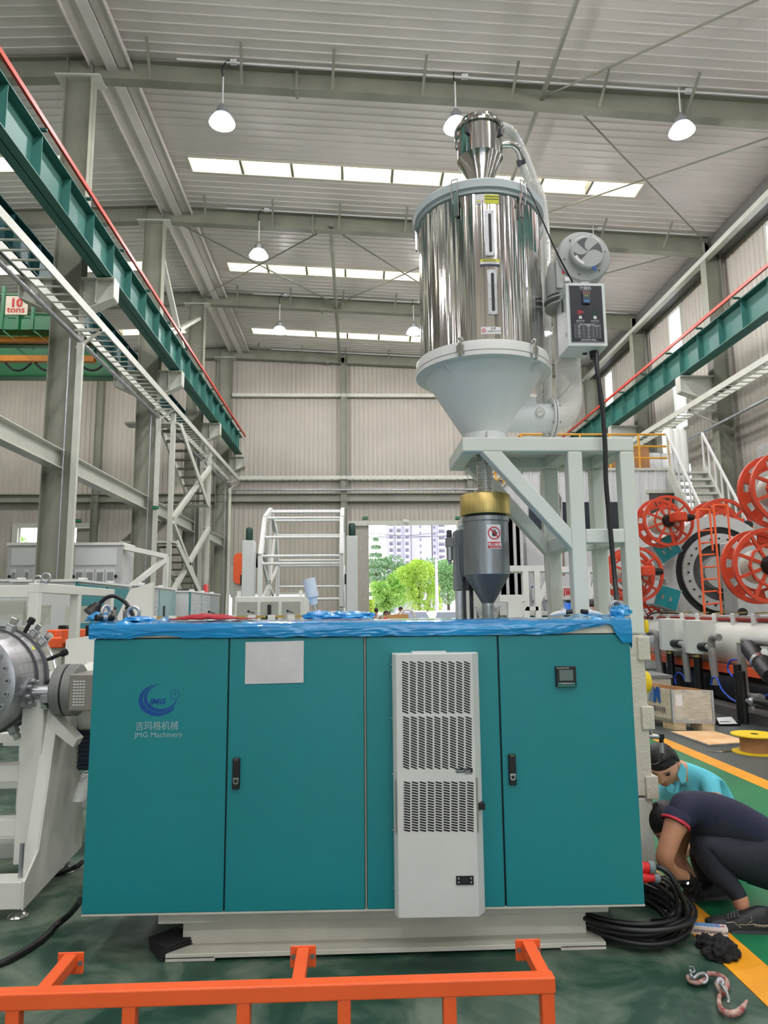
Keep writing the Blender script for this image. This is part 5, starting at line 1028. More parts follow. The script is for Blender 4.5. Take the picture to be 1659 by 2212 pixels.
heat2 = at(98, 1510, Y=4.1); O('heater_connector', MB().box((heat2.x-.022, 4.08, heat2.z-.02), (heat2.x+.022, 4.13, heat2.z+.022)), galv, ad, bev=.002); O('metal_plug', MB().box((heat2.x-.02, 4.09, heat2.z-.055), (heat2.x+.014, 4.125, heat2.z-.02)), chrome, ad, bev=.003)
# stand top gusset, hooded cover and motor behind
O('top_gusset', MB().prism([V((X1-.02, 4.15, .98)), V((X1+.12, 4.15, .84)), V((X1+.1, 4.15, .8)), V((X1-.06, 4.15, .92))], (0, .1, 0)), white, lm_)
O('barrel_hood', MB().lathe((-1.95, 4.62, 1.02), (1,0,0), [(.2, 0), (.2, .22), (.17, .22), (.17, .25), (.22, .25), (.22, .7)], 40), white, label='cream rounded barrel guard behind the twin flange', cat='guard', smooth=40)
O('hood_frame', MB().prism([V((-1.9, 4.72, 1.14)), V((-1.35, 4.72, 1.14)), V((-1.35, 4.72, 1.75)), V((-1.5, 4.72, 1.7)), V((-1.62, 4.72, 1.42)), V((-1.9, 4.72, 1.38))], (0, .04, 0)), white, label='cream slanted guard plate left of the blue film corner', cat='guard')
mo = T('drive_motor', 'dark blue finned motor between the die stand and the cabinet', 'motor', (-1.5, 4.6, .5)); O('housing', MB().box((-1.78, 4.5, .6), (-1.5, 4.8, .86)), mat('motor_navy', (34,48,66), .5), mo, bev=.01)
for k in range(9): O('fin', MB().box((-1.79, 4.485, .62+k*.026), (-1.5, 4.5, .63+k*.026)), MATS['motor_navy'], mo)
sp_h = MB(); hp = []
for s2 in range(22*10): w = 2*PI*s2/10; f = s2/220; c = at(195, 1665, Y=4.35).lerp(at(172, 1728, Y=4.35), f**.7); hp.append(c+V((.04*math.cos(w), .04*math.sin(w), 0)))
O('spiral_hose', MB().tube(hp, .0035, 5), white2, label='white spiral hose between the dark motor and the cabinet side', cat='hose', smooth=60)
O('floor_beam', MB().box((-1.9, 4.6, .36), (-1.2, 4.75, .52)), white, label='cream horizontal beam under the spiral hose', cat='beam')
# ================================================================ LEFT MIDDLE GROUND
tf = T('tube_frame', 'long cream tube frame line with lifting eyes at the left edge', 'machine frame', (-2.8, 6.5, 0)); tx = -2.62
for y, nm in ((5.9, 'post'), (6.75, 'post'), (7.65, 'post')): O('post', MB().box((tx-.08, y, 0), (tx, y+.08, 1.78)), white, tf, bev=.006)
O('long_rail', MB().box((tx-.082, 5.898, 1.72), (tx+.002, 7.73, 1.8)), white, tf, bev=.004)
O('front_rail', MB().box((-4.4, 5.9, 1.68), (tx-.08, 5.98, 1.78)), white, tf, bev=.004); O('front_plate', MB().box((-4.4, 6.1, 1.5), (tx-.2, 6.14, 1.66)), steel2, tf); O('middle_rail', MB().box((-4.4, 5.95, 1.28), (tx-.08, 6.02, 1.36)), white, tf); O('lower_rail', MB().box((-4.4, 5.95, .7), (tx-.0, 6.02, .8)), white, tf)
O('post', MB().box((-3.12, 5.9, 0), (-3.04, 5.98, 1.7)), white, tf)
for y in (6.3, 7.2): O('perforated_plate', MB().box((tx-.3, y, 1.45), (tx-.06, y+.01, 1.62)), steel2, tf)
def eye2(x, y, lab): p = at(x, 1260, Y=y); t = T('lifting_eye', lab, 'eye bolt', (p.x, y, 1.79), 0, 'lifting eyes on the left frames'); O('ring', MB().tube(arc((p.x, y, 1.845), .034, 0, 2*PI, 18)[:-1], .009, 8, True), galv, t, smooth=60); O('shank', MB().cyl((p.x, y, 1.79), (p.x, y, 1.815), .014), galv, t)
eye2(99, 5.94, 'big eye bolt on the corner of the left tube frame'); eye2(81, 6.3, 'eye bolt just left of the corner eye bolt on the tube frame')
def boxthing(nm, x0, x1, y, dpt, ytop, z0, mt_, lab, cat, group=None):
    a = at(x0, ytop, Y=y); b = at(x1, ytop, Y=y); t = T(nm, lab, cat, ((a.x+b.x)/2, y, z0), 0, group); O('body', MB().box((a.x, y, z0), (b.x, y+dpt, (a.z+b.z)/2)), mt_, t, bev=.006); return t, a, b
# enclosures near the far left
em = mat('enclosure_grey', (186,188,186), .45)
for (x0, x1, lab) in ((18, 92, 'grey machine enclosure with two meshed doors, left of the nearest column'), (150, 266, 'grey machine enclosure with braced end frame, right of the nearest column')):
    t, a, b = boxthing('machine_enclosure', x0, x1, 17.6, .9, 1174, 0, em, lab, 'machine enclosure', 'grey enclosures'); y = 17.6; w = b.x-a.x; zt_ = a.z
    O('upper_panel', MB().box((a.x+.12*w, y-.02, zt_-.55), (b.x-.1*w, y-.002, zt_-.12)), greyp, t, bev=.01); O('top_frame', MB().box((a.x-.02, y-.04, zt_-.05), (b.x+.02, y+.9, zt_+.02)), white, t)
    n = 3 if w > 1 else 2
    for k in range(4 if w > 1.1 else 2):
        xa = a.x+(.14+.19*k*(1 if w > 1.1 else 2))*w; O('mesh_door', MB().box((xa, y-.03, .2), (xa+.16*w, y-.002, zt_-.64)), greyp, t); O('mesh', MB().box((xa+.03, y-.035, .3), (xa+.14*w, y-.028, zt_-.72)), mat('mesh_grey', (140,142,142), .6), t)
    for s in (.12, .9): O('door_knob', MB().ball((a.x+s*w, y-.05, zt_-.82), .04, 6), blackp, t)
    if w > 1.1:
        for (p_, q_) in (((b.x, y, zt_-.1), (b.x+.75, y+1.2, zt_-.25)), ((b.x+.75, y+1.2, zt_-.25), (b.x+.75, y+1.2, 0)), ((b.x+.75, y+1.2, zt_-.3), (b.x+.05, y+.1, zt_-1.2)), ((b.x+.05, y+.1, zt_-1.2), (b.x+.7, y+1.1, zt_-1.9))): O('end_brace', MB().beam(p_, q_, .12), white, t)
# row of wrapped control cabinets
wrapf = mat('silver_wrap', (196,204,208), .18, .35, var=.15, vs=5, bump=.8, bs=9, aniso=(1,2,5)); paleteal = mat('pale_teal', (140,176,180), .4)
def cabrow(y0, y1, xr, wd, zt_, lab, kind):
    t = T('wrapped_cabinet', lab, 'cabinet', (xr-wd/2, y0, 0), 0, 'wrapped cabinets on the left'); O('carcass', MB().box((xr-wd, y0, 0), (xr, y1, zt_)), greyp, t, bev=.005)
    O('lid', MB().box((xr-wd-.03, y0-.03, zt_), (xr+.04, y1+.02, zt_+.03)), white2, t); O('corner_edge', MB().box((xr-.0, y0, .05), (xr+.02, y0+.05, zt_)), tealm, t)
    n = max(2, int((y1-y0)/.8)); L_ = (y1-y0)/n
    for k in range(n):
        wr_ = (k+1)/n <= kind
        O('wrapped_door' if wr_ else 'door', MB().box((xr, y0+k*L_+.06, .1), (xr+.025, y0+(k+1)*L_-.01, zt_-.03)), wrapf if wr_ else (tealm if kind == 0 else paleteal), t)
        if not wr_: O('door_handle', MB().box((xr+.025, y0+k*L_+.3, zt_-.5), (xr+.04, y0+k*L_+.38, zt_-.3)), blackp, t)
        O('lid_clip', MB().box((xr-.05, y0+k*L_+.2, zt_+.03), (xr+.03, y0+k*L_+.3, zt_+.06)), white2, t)
    return t
cabrow(8.7, 10.7, -3.42, .75, 1.93, 'dark teal cabinet with diagonal film streaks, nearest of the wrapped row', 0)
cabrow(11.1, 13.4, -3.42, .55, 1.96, 'grey cabinet with silver wrap and pale teal doors, middle of the wrapped row', .67)
cabrow(13.7, 16.6, -3.22, .75, 1.93, 'cabinet fully wrapped in silver film, farthest of the wrapped row', 1)
cabrow(9.6, 10.9, -4.6, .9, 1.98, 'grey topped cabinet behind the nearest teal cabinet', 0)
for (x0, x1, y0, y1, Y, mt_, lab, cat) in ((101, 120, 1361, 1392, 8.0, orangem, 'orange machine block left of the taller orange block', 'machine block'), (134, 161, 1360, 1390, 7.6, orangem, 'taller orange machine block behind the tube frame', 'machine block'), (101, 136, 1378, 1400, 7.7, orangem, 'low orange machine bed joining the orange blocks', 'machine bed'),
     (31, 50, 1308, 1375, 9, tealm, 'narrow teal panel seen through the tube frame', 'panel'), (125, 141, 1351, 1375, 8.4, blackp, 'black motor block between the orange blocks', 'motor'), (184, 202, 1351, 1385, 8.2, blackp, 'black motor block right of the orange blocks', 'motor')):
    a = at(x0, y0, Y=Y); b = at(x1, y1, Y=Y); o = T('machine_block', lab, cat, ((a.x+b.x)/2, Y, 0)); O('body', MB().box((a.x, Y, b.z), (b.x, Y+.3, a.z)), mt_, o, bev=.01); O('pedestal', MB().box((a.x+.03, Y+.05, 0), (b.x-.03, Y+.25, b.z)), steel2, o)
# stairs between the second and third columns
stt = T('steel_stair', 'zigzag steel stair tower between the second and third left columns', 'stair', (-6.2, 23.4, 0))
stm = mat('brown_grey_tread', (112,104,96), .6)
ys0, ys1 = 21.1, 25.3; zz = 0; H_ = 1.8
for k in range(4):
    ya, yb = (ys0, ys1) if k % 2 == 0 else (ys1, ys0); xs = -6.97 if k % 2 == 0 else -5.98
    for s in (0, .62): O('stringer', MB().beam((xs+s, ya, zz), (xs+s, yb, zz+H_), .05, .22), steel2 if k % 2 else stm, stt)
    for j in range(9): f = (j+.5)/9; O('tread', MB().box((xs, ya+(yb-ya)*f-.12, zz+H_*f-.02), (xs+.62, ya+(yb-ya)*f+.12, zz+H_*f+.02)), stm, stt)
    zz += H_; O('landing', MB().box((-6.95, yb-.4 if k % 2 else yb-.1, zz-.03), (-5.35, yb+.1 if k % 2 else yb+.5, zz+.03)), steel2, stt)
for (p_, q_) in (((-5.5, 20.75, 0), (-5.5, 20.75, 7.5)), ((-5.5, 26.0, 0), (-5.5, 26.0, 7.5)), ((-5.45, 20.8, 4.3), (-5.45, 25.9, 6.9)), ((-5.45, 20.8, 4.2), (-5.45, 25.9, 1.6)), ((-5.45, 25.9, 4.6), (-5.45, 20.8, 2.0))): O('brace', MB().beam(p_, q_, .13), steel2, stt)
# upper diagonal braces between columns 2 and 3
for k, (p_, q_) in enumerate((((-6.1, 20.8, 12.8), (-6.1, 26.2, 9.2)), ((-6.1, 20.8, 9.8), (-6.1, 26.2, 12.9)))): O('column_brace', MB().beam(p_, q_, .16, .12), steel2, label=['steel brace falling to the right between the second and third columns under the roof', 'steel brace rising to the right between the second and third columns under the roof'][k], cat='brace')
# large winding reel
rl = T('winding_reel', 'tall white octagonal winding reel with horizontal tubes before the far wall', 'reel', (-1.4, 20, 0)); rz, RR = 2.3, 2.1
def octo(x, lab):
    pts = [V((x, 20+RR*math.sin(w), rz+RR*math.cos(w))) for w in [2*PI*k/10 for k in range(10)]]
    for k in range(10): O('ring_segment', MB().beam(pts[k], pts[(k+1) % 10], .1, .2), white2, rl)
    for k in range(0, 10): O('spoke', MB().beam(V((x-.004*k, 20, rz))+(pts[k]-V((x, 20, rz)))*.06, pts[k], .06, .08), white2, rl)
    return pts
p1 = octo(-2.45, ''); p2 = octo(-.38, '')
for k in range(10):
    for f in ((.15, .85) if k % 2 else (.0, .5)):
        a = p1[k].lerp(p1[(k+1) % 10], f); b = p2[k].lerp(p2[(k+1) % 10], f); O('cross_tube', MB().cyl(a, b, .038, n=8), white2, rl, smooth=50)
for x, z in ((-2.68, 3.3), (-.10, 3.4)):
    t = T('reel_pillar', 'grey drive pillar with a green motor on the %s side of the big reel' % ('left' if x < -1 else 'right'), 'machine pillar', (x, 17.6, 0), 0, 'reel pillars'); O('pillar', MB().box((x-.14, 17.4, 0), (x+.14, 17.85, z)), greyp, t, bev=.01)
    O('motor', MB().lathe((x, 17.6, z), (0,0,1), [(.07, 0), (.09, .04), (.09, .3), (.06, .34)], 16), mat('motor_green', (22,62,52), .5), t, smooth=40); O('bearing', MB().box((x-.19, 17.5, 2.2), (x-.14, 17.7, 2.45)), blackp, t)
bgd = T('belt_guard', 'orange oval belt guard on a pale machine head left of the big reel', 'belt guard', (-3.3, 19, 0)); q = at(518, 1230, Y=19)
ov = [V((q.x+.16*math.cos(w), 18.9, q.z+.02+(.28 if math.sin(w) > 0 else -.28)+.14*math.sin(w))) for w in [2*PI*k/24 for k in range(24)]]; O('guard', MB().prism(ov, (0, .15, 0)), orangem, bgd, bev=.01); O('head', MB().box((q.x-.25, 19.05, q.z-.75), (q.x+.3, 19.3, q.z+.1)), steel2, bgd); O('base', MB().box((q.x-.2, 19.05, 0), (q.x+.2, 19.4, q.z-.75)), steel2, bgd)
O('motor', MB().cyl((q.x+.2, 19.2, q.z+.25), (q.x+.65, 19.2, q.z+.25), .2), blackp, bgd, smooth=40)
# beige panelled cabinet with black cross slot
bq = T('panel_cabinet', 'cream panelled machine cabinet with a black cross slot, before the big reel', 'cabinet', (-2, 12, 0)); a = at(507, 1289, Y=12); b = at(655, 1289, Y=12)
O('body', MB().box((a.x, 12, 0), (b.x, 13.4, a.z)), white, bq, bev=.01)
for (f0, f1) in ((.04, .33), (.38, .64), (.69, .96)): O('inset_panel', MB().box((a.x+(b.x-a.x)*f0, 11.985, .3), (a.x+(b.x-a.x)*f1, 12.0, a.z-.09)), mat('inset_grey', (168,170,160), .5), bq)
cxm = a.x+(b.x-a.x)*.51; O('slot', MB().box((cxm-.03, 11.96, a.z-.48), (cxm+.03, 11.985, a.z-.14)), blackp, bq); O('slot', MB().box((cxm-.13, 11.955, a.z-.38), (cxm+.13, 11.98, a.z-.33)), blackp, bq)
for k in range(2): O('side_door', MB().box((b.x, 12.1+k*.62, .2), (b.x+.02, 12.65+k*.62, a.z-.05)), white2, bq); O('door_handle', MB().box((b.x+.02, 12.5+k*.62, .9), (b.x+.05, 12.55+k*.62, 1.1)), blackp, bq)
for x in (a.x+.05, b.x-.05): O('hook_lug', MB().box((x-.03, 12.1, a.z), (x+.03, 12.15, a.z+.1)), white, bq)
O('door_light_slot', MB().box((a.x+.2, 16, 1.7), (b.x, 16.05, 1.9)), steel2, bq) if False else None
# white tank with clamp bars just behind the cabinet on the left
tk = T('calibration_tank', 'low cream tank with brass clamp bars behind the red cloth', 'tank', (-2.3, 6.2, 0)); O('shell', MB().lathe((-1.95, 6.2, 1.0), (1,0,0), [(.45, 0), (.45, 1.5)], 32), white, tk, smooth=40); O('lid', MB().box((-1.93, 6.0, 1.43), (-.5, 6.4, 1.47)), white2, tk); O('gasket', MB().box((-1.93, 5.98, 1.455), (-.5, 6.0, 1.465)), redm, tk)
for k in range(9): x = -1.87+k*.165; O('clamp_block', MB().box((x-.03, 5.98, 1.45), (x+.03, 6.03, 1.52)), white2, tk); O('clamp_bar', MB().box((x-.02, 6.0, 1.495), (x+.11, 6.03, 1.515)), mat('brass_bar', (176,152,84), .4, .4), tk)
for k in (4, 6, 8): x = -1.87+k*.165; O('clamp_knob', MB().ball((x-.03, 6.0, 1.55), .012, 6).tube([(x-.03, 6, 1.55), (x+.02, 6, 1.535)], .005, 6), blackp, tk)
for x in (-1.8, -.8): O('support', MB().box((x-.1, 6.0, 0), (x+.1, 6.4, .6)), white, tk)
# ---------------------------------------------------------------- overhead travelling crane of the next bay, with its rating board
oc = T('overhead_crane', 'green and orange overhead travelling crane spanning the left bay', 'crane', (-15, 20, 9))
for (yy, z, mt_, hh, nm) in ((19.0, 8.95, greenc, .95, 'front_girder'), (21.5, 8.9, greenc, .9, 'rear_girder')): O(nm, MB().box((XL+.6, yy, z), (-7.22, yy+.4, z+hh)), mt_, oc)
gcm = mat('crane_orange', (226,140,24), .5)
YC = 18.9
for (ya, yb, mt_, nm) in ((730, 741, gcm, 'orange_beam'), (755, 770, greenc, 'green_beam'), (770, 782, gcm, 'orange_beam')):
    za = at(60, ya, Y=YC).z; zb = at(60, yb, Y=YC).z; O(nm, MB().box((XL+.6, YC-.1, zb), (-7.22, YC+.1, za)), mt_, oc)
za = at(60, 703, Y=YC).z; zb = at(60, 728, Y=YC).z; O('walkway_beam', MB().box((XL+.6, YC-.5, zb), (-7.22, YC-.1, zb+.06)).box((XL+.6, YC-.52, zb), (-7.22, YC-.46, za)), greenc, oc)
for x in (5, 71, 128): xx = at(x, 690, Y=YC-.5).x; O('rail_post', MB().box((xx-.04, YC-.55, zb), (xx+.04, YC-.47, at(60, 620 if x == 5 else 652, Y=YC-.5).z)), greenc, oc); O('gusset', MB().prism([V((xx-.02, YC-.5, zb)), V((xx+.45, YC-.5, zb-.35)), V((xx+.05, YC-.5, zb))], (0, .03, 0)), greenc, oc)
O('hand_rail', MB().beam((XL+.6, YC-.5, at(60, 618, Y=YC-.5).z), (-7, YC-.5, at(60, 640, Y=YC-.5).z), .04), greenc, oc)
a = at(14, 640, Y=YC-.6); b = at(59, 681, Y=YC-.6); sgn = T('rating_sign', 'cream square board reading 10 tons in red, hung on the green crane', 'sign', (a.x, YC-.6, b.z)); O('board', MB().box((a.x, YC-.63, b.z), (b.x, YC-.6, a.z)), mat('board_cream', (226,214,190), .6), sgn, bev=.01)
O('hanger', MB().box((a.x+.3, YC-.6, b.z-.4), (a.x+.36, YC-.5, a.z-.05)), greenc, sgn)
rsg = mat('sign_red', (204,42,36), .6); w = b.x-a.x; text('number', '10', .34*w/.6, V((a.x+w*.5, YC-.64, b.z+(a.z-b.z)*.42)), (1,0,0), UPZ, rsg, sgn, align='CENTER', bold=.012); text('word', 'tons',   .25*w/.6, V((a.x+w*.5, YC-.64, b.z+(a.z-b.z)*.12)), (1,0,0), UPZ, rsg, sgn, align='CENTER', bold=.003, sx=1.1)
O('strip_lamp', MB().box((XL+2, YC+.6, at(60, 755, Y=YC+.6).z), (-7, YC+1.2, at(60, 745, Y=YC+.6).z)), mat('translucent_cover', (196,214,210), .4), oc)
for x in (40, 104, 200):
    p = at(x, 784, Y=YC); cable('festoon_cable', [p+V((-.35,0,.0)), p+V((-.15,0,-.18)), p+V((.1,0,-.2)), p+V((.35,0,0))], .03, black, 'black festoon cable loop under the crane, %s' % {40: 'farthest left', 104: 'left of the column', 200: 'right of the column'}[x], group='festoon cables')
# exit signs and camera by the doors
gsg = mat('exit_green', (20,170,90), .4, emit=.8)
for (x, y, Y, lab) in ((789, 1119, YF-.036, 'green exit sign above the left of the big door'), (989, 1119, YF-.036, 'green exit sign above the right of the big door'), (169, 1125, YF-.036, 'green exit sign beside the nearest column'), (336, 1097, 20.21, 'green exit sign on the second column post')):
    p = at(x, y, Y=Y); t = T('exit_sign', lab, 'exit sign', p, 0, 'exit signs'); s = .13 if Y > 30 else .09; O('case', MB().box((p.x-s, Y-.03, p.z-s*.5), (p.x+s, Y, p.z+s*.5)), mat('exit_dark', (14,60,44), .4), t); text('lettering', '安全出口', s*.55, V((p.x, Y-.034, p.z-s*.15)), (1,0,0), UPZ, gsg, t, align='CENTER')
    for s2 in (-.5, .1): O('lamp_head', MB().ball((p.x+s2*s, Y-.02, p.z+s*.8), s*.2, 6), white2, t)
p = at(877, 1126, Y=YF-.3); cc_ = T('security_camera', 'white security camera above the big door', 'camera', p); O('body', MB().beam(p+V((-.12,-.1,.03)), p+V((.14,-.2,-.03)), .1), white2, cc_); O('arm', MB().beam(p+V((0,0,.0)), p+V((.0,.2,.12)), .04), white2, cc_)
p = at(445, 1270, Y=26); fe = T('fire_extinguisher', 'red fire extinguisher far off beside the third left column', 'fire extinguisher', (p.x, 26, p.z-.3)); O('cylinder', MB().lathe((p.x, 26, p.z-.35), (0,0,1), [(.09, 0), (.09, .45), (.04, .52)], 16), rd, fe, smooth=40); O('valve', MB().box((p.x-.03, 25.97, p.z+.17), (p.x+.08, 26.03, p.z+.24)), blackp, fe); O('cabinet_box', MB().box((p.x-.16, 26.1, 0), (p.x+.2, 26.3, p.z-.35)), steel2, fe)
# ================================================================ RIGHT SIDE: OFFICE BLOCK WITH MEZZANINE
YO = 18.0; oz = at(1300, 1014, Y=YO).z; ox0 = at(1130, 1014, Y=YO).x; ox1 = at(1458, 1014, Y=YO).x
of = T('office_block', 'pale corrugated two-storey office block with a flat top against the right wall', 'office', (6.3, 20, 0))
ow = mat('office_sheet', (206,208,208), .5, var=.03)
O('front_sheet', sheet(ox0, ox1, lambda u, l, d: V((u, YO-d, l)), .24, .06, .03, 3.95, oz), ow, of)
O('side_sheet', sheet(YO, YO+5.5, lambda u, l, d: V((ox0-d, u, l)), .24, .06, .03, 3.75, oz), ow, of)
O('body', MB().box((ox0+.02, YO+.02, 0), (ox1, YO+5.5, oz-.02)), ow, of)
O('top_edge', MB().box((ox0-.05, YO-.06, oz-.04), (ox1, YO+5.5, oz+.03)), steel2, of)
za, zb = at(1300, 1085, Y=YO).z, at(1300, 1143, Y=YO).z
O('window_band', MB().box((ox0+.1, YO-.05, zb), (at(1345, 1100, Y=YO).x, YO+.0, za)), mat('dark_window', (52,58,66), .15), of)
for x in (1180, 1232, 1290): xx = at(x, 1100, Y=YO).x; O('mullion', MB().box((xx-.05, YO-.07, zb), (xx+.05, YO, za)), steel2, of)
O('doorway', MB().box((at(1402,1,Y=YO).x if False else at(1402,1090,Y=YO).x, YO-.04, at(1402,1140,Y=YO).z), (at(1456,1090,Y=YO).x, YO, at(1402,1066,Y=YO).z)), mat('door_dark', (70,66,60), .6), of); O('door_frame', MB().box((at(1396,1090,Y=YO).x, YO-.06, at(1396,1066,Y=YO).z), (at(1458,1090,Y=YO).x, YO, at(1396,1060,Y=YO).z+.02)), steel2, of)
q0 = at(1155, 1272, Y=YO-.1); q1 = at(1190, 1295, Y=YO-.1)
bn = T('workshop_banner', 'white wall banner with red characters and a blue wave', 'banner', (q0.x, YO-.1, q1.z)); bx0_, bx1_ = at(1149, 1280, Y=YO-.1).x, at(1240, 1280, Y=YO-.1).x
O('board', MB().box((bx0_, YO-.12, at(1149, 1296, Y=YO-.1).z), (bx1_, YO-.06, at(1149, 1266, Y=YO-.1).z)), white2, bn); text('lettering', '电气车间', .22, V((bx0_+.08, YO-.13, at(1149, 1287, Y=YO-.1).z)), (1,0,0), UPZ, rd, bn, bold=.006, sx=1.1)
O('wave', MB().prism([V((bx0_, YO-.125, at(1149,1266,Y=YO-.1).z)), V((bx1_-.3, YO-.125, at(1149,1267,Y=YO-.1).z)), V((bx0_+.2, YO-.125, at(1149,1270,Y=YO-.1).z)), V((bx0_, YO-.125, at(1149,1270,Y=YO-.1).z))], (0, .005, 0)), mat('wave_blue', (30,100,200), .4), bn)
ry = mat('railing_yellow', (214,156,40), .5)
mr = T('mezzanine_railing', 'yellow pipe railing along the top of the office block', 'railing', (6, YO+.1, oz))
for z in (.3, .62, .95): O('rail', MB().cyl((ox0, YO+.1, oz+z+.03), (ox1-.1, YO+.1, oz+z+.03), .028, n=8), ry, mr); O('rail', MB().cyl((ox0, YO+.1, oz+z+.03), (ox0, YO+5, oz+z+.03), .028, n=8), ry, mr)
for k in range(6): x = ox0+(ox1-.1-ox0)*k/5; O('post', MB().cyl((x, YO+.1, oz+.03), (x, YO+.1, oz+1.0), .03, n=8), ry, mr)
for k in range(1, 5): O('post', MB().cyl((ox0, YO+k*1.2, oz+.03), (ox0, YO+k*1.2, oz+1.0), .03, n=8), ry, mr)
bxs = [(1145, 1000, .5, 'flat brown carton at the left end of the mezzanine'), (1240, 985, .6, 'wide brown carton behind the stand posts on the mezzanine'), (1318, 975, .7, 'tall brown carton at the middle of the mezzanine'), (1366, 985, .5, 'brown carton beside the plastic wrapped drums')]
for k, (x, y, w, lab) in enumerate(bxs):
    w *= .75
    p = at(x, y, Y=YO+.8); t = T('carton', lab, 'box', (p.x, YO+.8, oz+.03), 0, 'cartons on the mezzanine'); O('box', MB().box((p.x-w, YO+.55, oz+.03), (p.x+w, YO+1.2, oz+.03+.35+.12*k)), card, t, bev=.01); O('tape', MB().box((p.x-w-.002, YO+.82, oz+.3), (p.x+w+.002, YO+.88, oz+.385+.12*k)), MATS['tape_tan'], t)
cw_ = MATS['clear_wrap']
for k, (x, y, r, lab) in enumerate([(1400, 1001, .36, 'drum wrapped in clear plastic on the mezzanine, left'), (1436, 1003, .34, 'drum wrapped in clear plastic on the mezzanine, right')]):
    p = at(x, y, Y=YO+1); t = T('wrapped_drum', lab, 'drum', (p.x, YO+1, oz+.03), 0, 'wrapped drums'); O('drum', MB().lathe((p.x, YO+.9, oz+.03), (0,0,1), [(r, 0), (r, .35), (r*.9, .38), (r*.95, .55), (0, .58)], 24), cw_, t, smooth=50)
for k, x in enumerate((1447, 1462, 1473)):
    p = at(x, 990, Y=YO+1.5); O('insulated_pipe', MB().lathe((p.x, YO+1.5, oz), (0,0,1), [(.18, 0), (.18, 1.4), (.1, 1.5)], 16), white, label='white insulated cylinder at the mezzanine stair head, %s' % ['left', 'middle', 'right'][k], cat='cylinder', smooth=50, group='insulated cylinders')
sw_ = T('office_stair', 'pale steel stair with thin railings rising to the mezzanine at right', 'stair', (8.8, 17.2, 0)); A = at(1445, 1016, Y=17.6); B_ = at(1540, 1230, Y=15.6)
for dx_ in (0, .95): O('stringer', MB().beam(A+V((dx_,0,0)), B_+V((dx_,0,0)), .06, .28), steel2, sw_)
for k in range(13): f = (k+.5)/13; p = A.lerp(B_, f); O('tread', MB().box((p.x, p.y-.16, p.z-.02), (p.x+.95, p.y+.14, p.z+.03)), steel2, sw_)
for dx_ in (0, .95):
    O('hand_rail', MB().beam(A+V((dx_,0,1.0)), B_+V((dx_,0,1.0)), .05), white2, sw_)
    for k in range(8): p = A.lerp(B_, k/7)+V((dx_,0,0)); O('baluster', MB().beam(p, p+V((0,0,1.0)), .035), white2, sw_)
O('landing', MB().box((B_.x-.2, B_.y-1.2, B_.z-.1), (B_.x+1.6, B_.y, B_.z)), steel2, sw_); O('landing_leg', MB().box((B_.x+1.4, B_.y-1.1, 0), (B_.x+1.5, B_.y-1.0, B_.z-.1)), steel2, sw_); O('landing_leg', MB().box((B_.x-.1, B_.y-.2, 0), (B_.x, B_.y-.1, B_.z-.1)), steel2, sw_)
# folding step ladder, second hopper stands behind (white frames seen through the stand)
ldr = T('step_ladder', 'grey-green folding step ladder before the office block', 'ladder', (4.6, 15, 0)); tp_ = at(1166, 1268, Y=14.5); 
for s in (-1, 1):
    O('stile', MB().beam((tp_.x+s*.03, 14.5, tp_.z), (tp_.x+s*.3, 14.5, 0), .05), galv, ldr)
for k in range(6): f = (k+1)/7; w = .03+.27*f; O('rung', MB().beam((tp_.x-w, 14.5, tp_.z*(1-f)), (tp_.x+w, 14.5, tp_.z*(1-f)), .04), galv, ldr)
def bgstand(x, y, Yd, s, lab):
    p = at(x, y, Y=Yd); t = T('white_stand', lab, 'stand', (p.x, Yd, 0), 0, 'white hopper stands in the background')
    O('top', MB().box((p.x-.1*s, Yd, p.z), (p.x+1.1*s, Yd+.6, p.z+.09)), white2, t)
    for xx in (.25, .55): O('leg', MB().box((p.x+xx*s, Yd, 0), (p.x+xx*s+.09, Yd+.09, p.z)), white2, t)
    O('brace', MB().beam((p.x+1.0*s, Yd+.05, p.z), (p.x+.6*s, Yd+.05, p.z-.9*s), .08), white2, t); O('rail', MB().box((p.x+.25*s, Yd, p.z-1.0*s), (p.x+.62*s, Yd+.09, p.z-.9*s)), white2, t); return t
bgstand(1108, 1234, 11, .62, 'white stand frame between the feeder can and the tube stand'); bgstand(1222, 1236, 11, .55, 'white stand frame seen between the middle posts of the hopper stand'); bgstand(1085, 1300, 9, .3, 'low white stand frame just right of the feeder can')
t, a, b = boxthing('teal_machine', 1118, 1262, 12, 1.5, 1330, 0, tealm, 'low teal machine with cream top behind the hopper stand', 'machine'); O('top', MB().box((a.x-.05, 11.95, a.z), (b.x+.05, 13.5, a.z+.06)), white, t); O('front_window', MB().box((a.x+.2, 11.97, a.z-.5), (a.x+.75, 11.99, a.z-.06)), steel2, t)
t, a, b = boxthing('blue_screen_stand', 1228, 1252, 14, .3, 1300, 0, mat('screen_blue', (40,110,220), .3, emit=.5), 'bright blue display panel behind the posts', 'display'); O('frame', MB().box((a.x-.05, 13.97, a.z-.02), (b.x+.05, 14.0, a.z+.03)), blackp, t)
t, a, b = boxthing('corrugated_cabin', 1060, 1128, 16.5, 6, 1120, 0, ow, 'pale corrugated cabin left of the office block', 'cabin'); O('front_sheet', sheet(a.x, b.x, lambda u, l, d: V((u, 16.5-d, l)), .2, .05, .03, 1.8, a.z), ow, t); O('roof_edge', MB().box((a.x-.05, 16.44, a.z), (b.x+.05, 22.5, a.z+.08)), steel2, t)
p = at(1200, 1100, Y=14); O('steel_cylinder', MB().lathe((p.x, 14, 0), (0,0,1), [(.14, 2.2), (.14, p.z+.2), (.05, p.z+.4)], 20).cyl((p.x, 14, 0), (p.x, 14, 2.2), .06), stn2, label='small polished cylinder on a pole behind the stand posts', cat='cylinder', smooth=50)
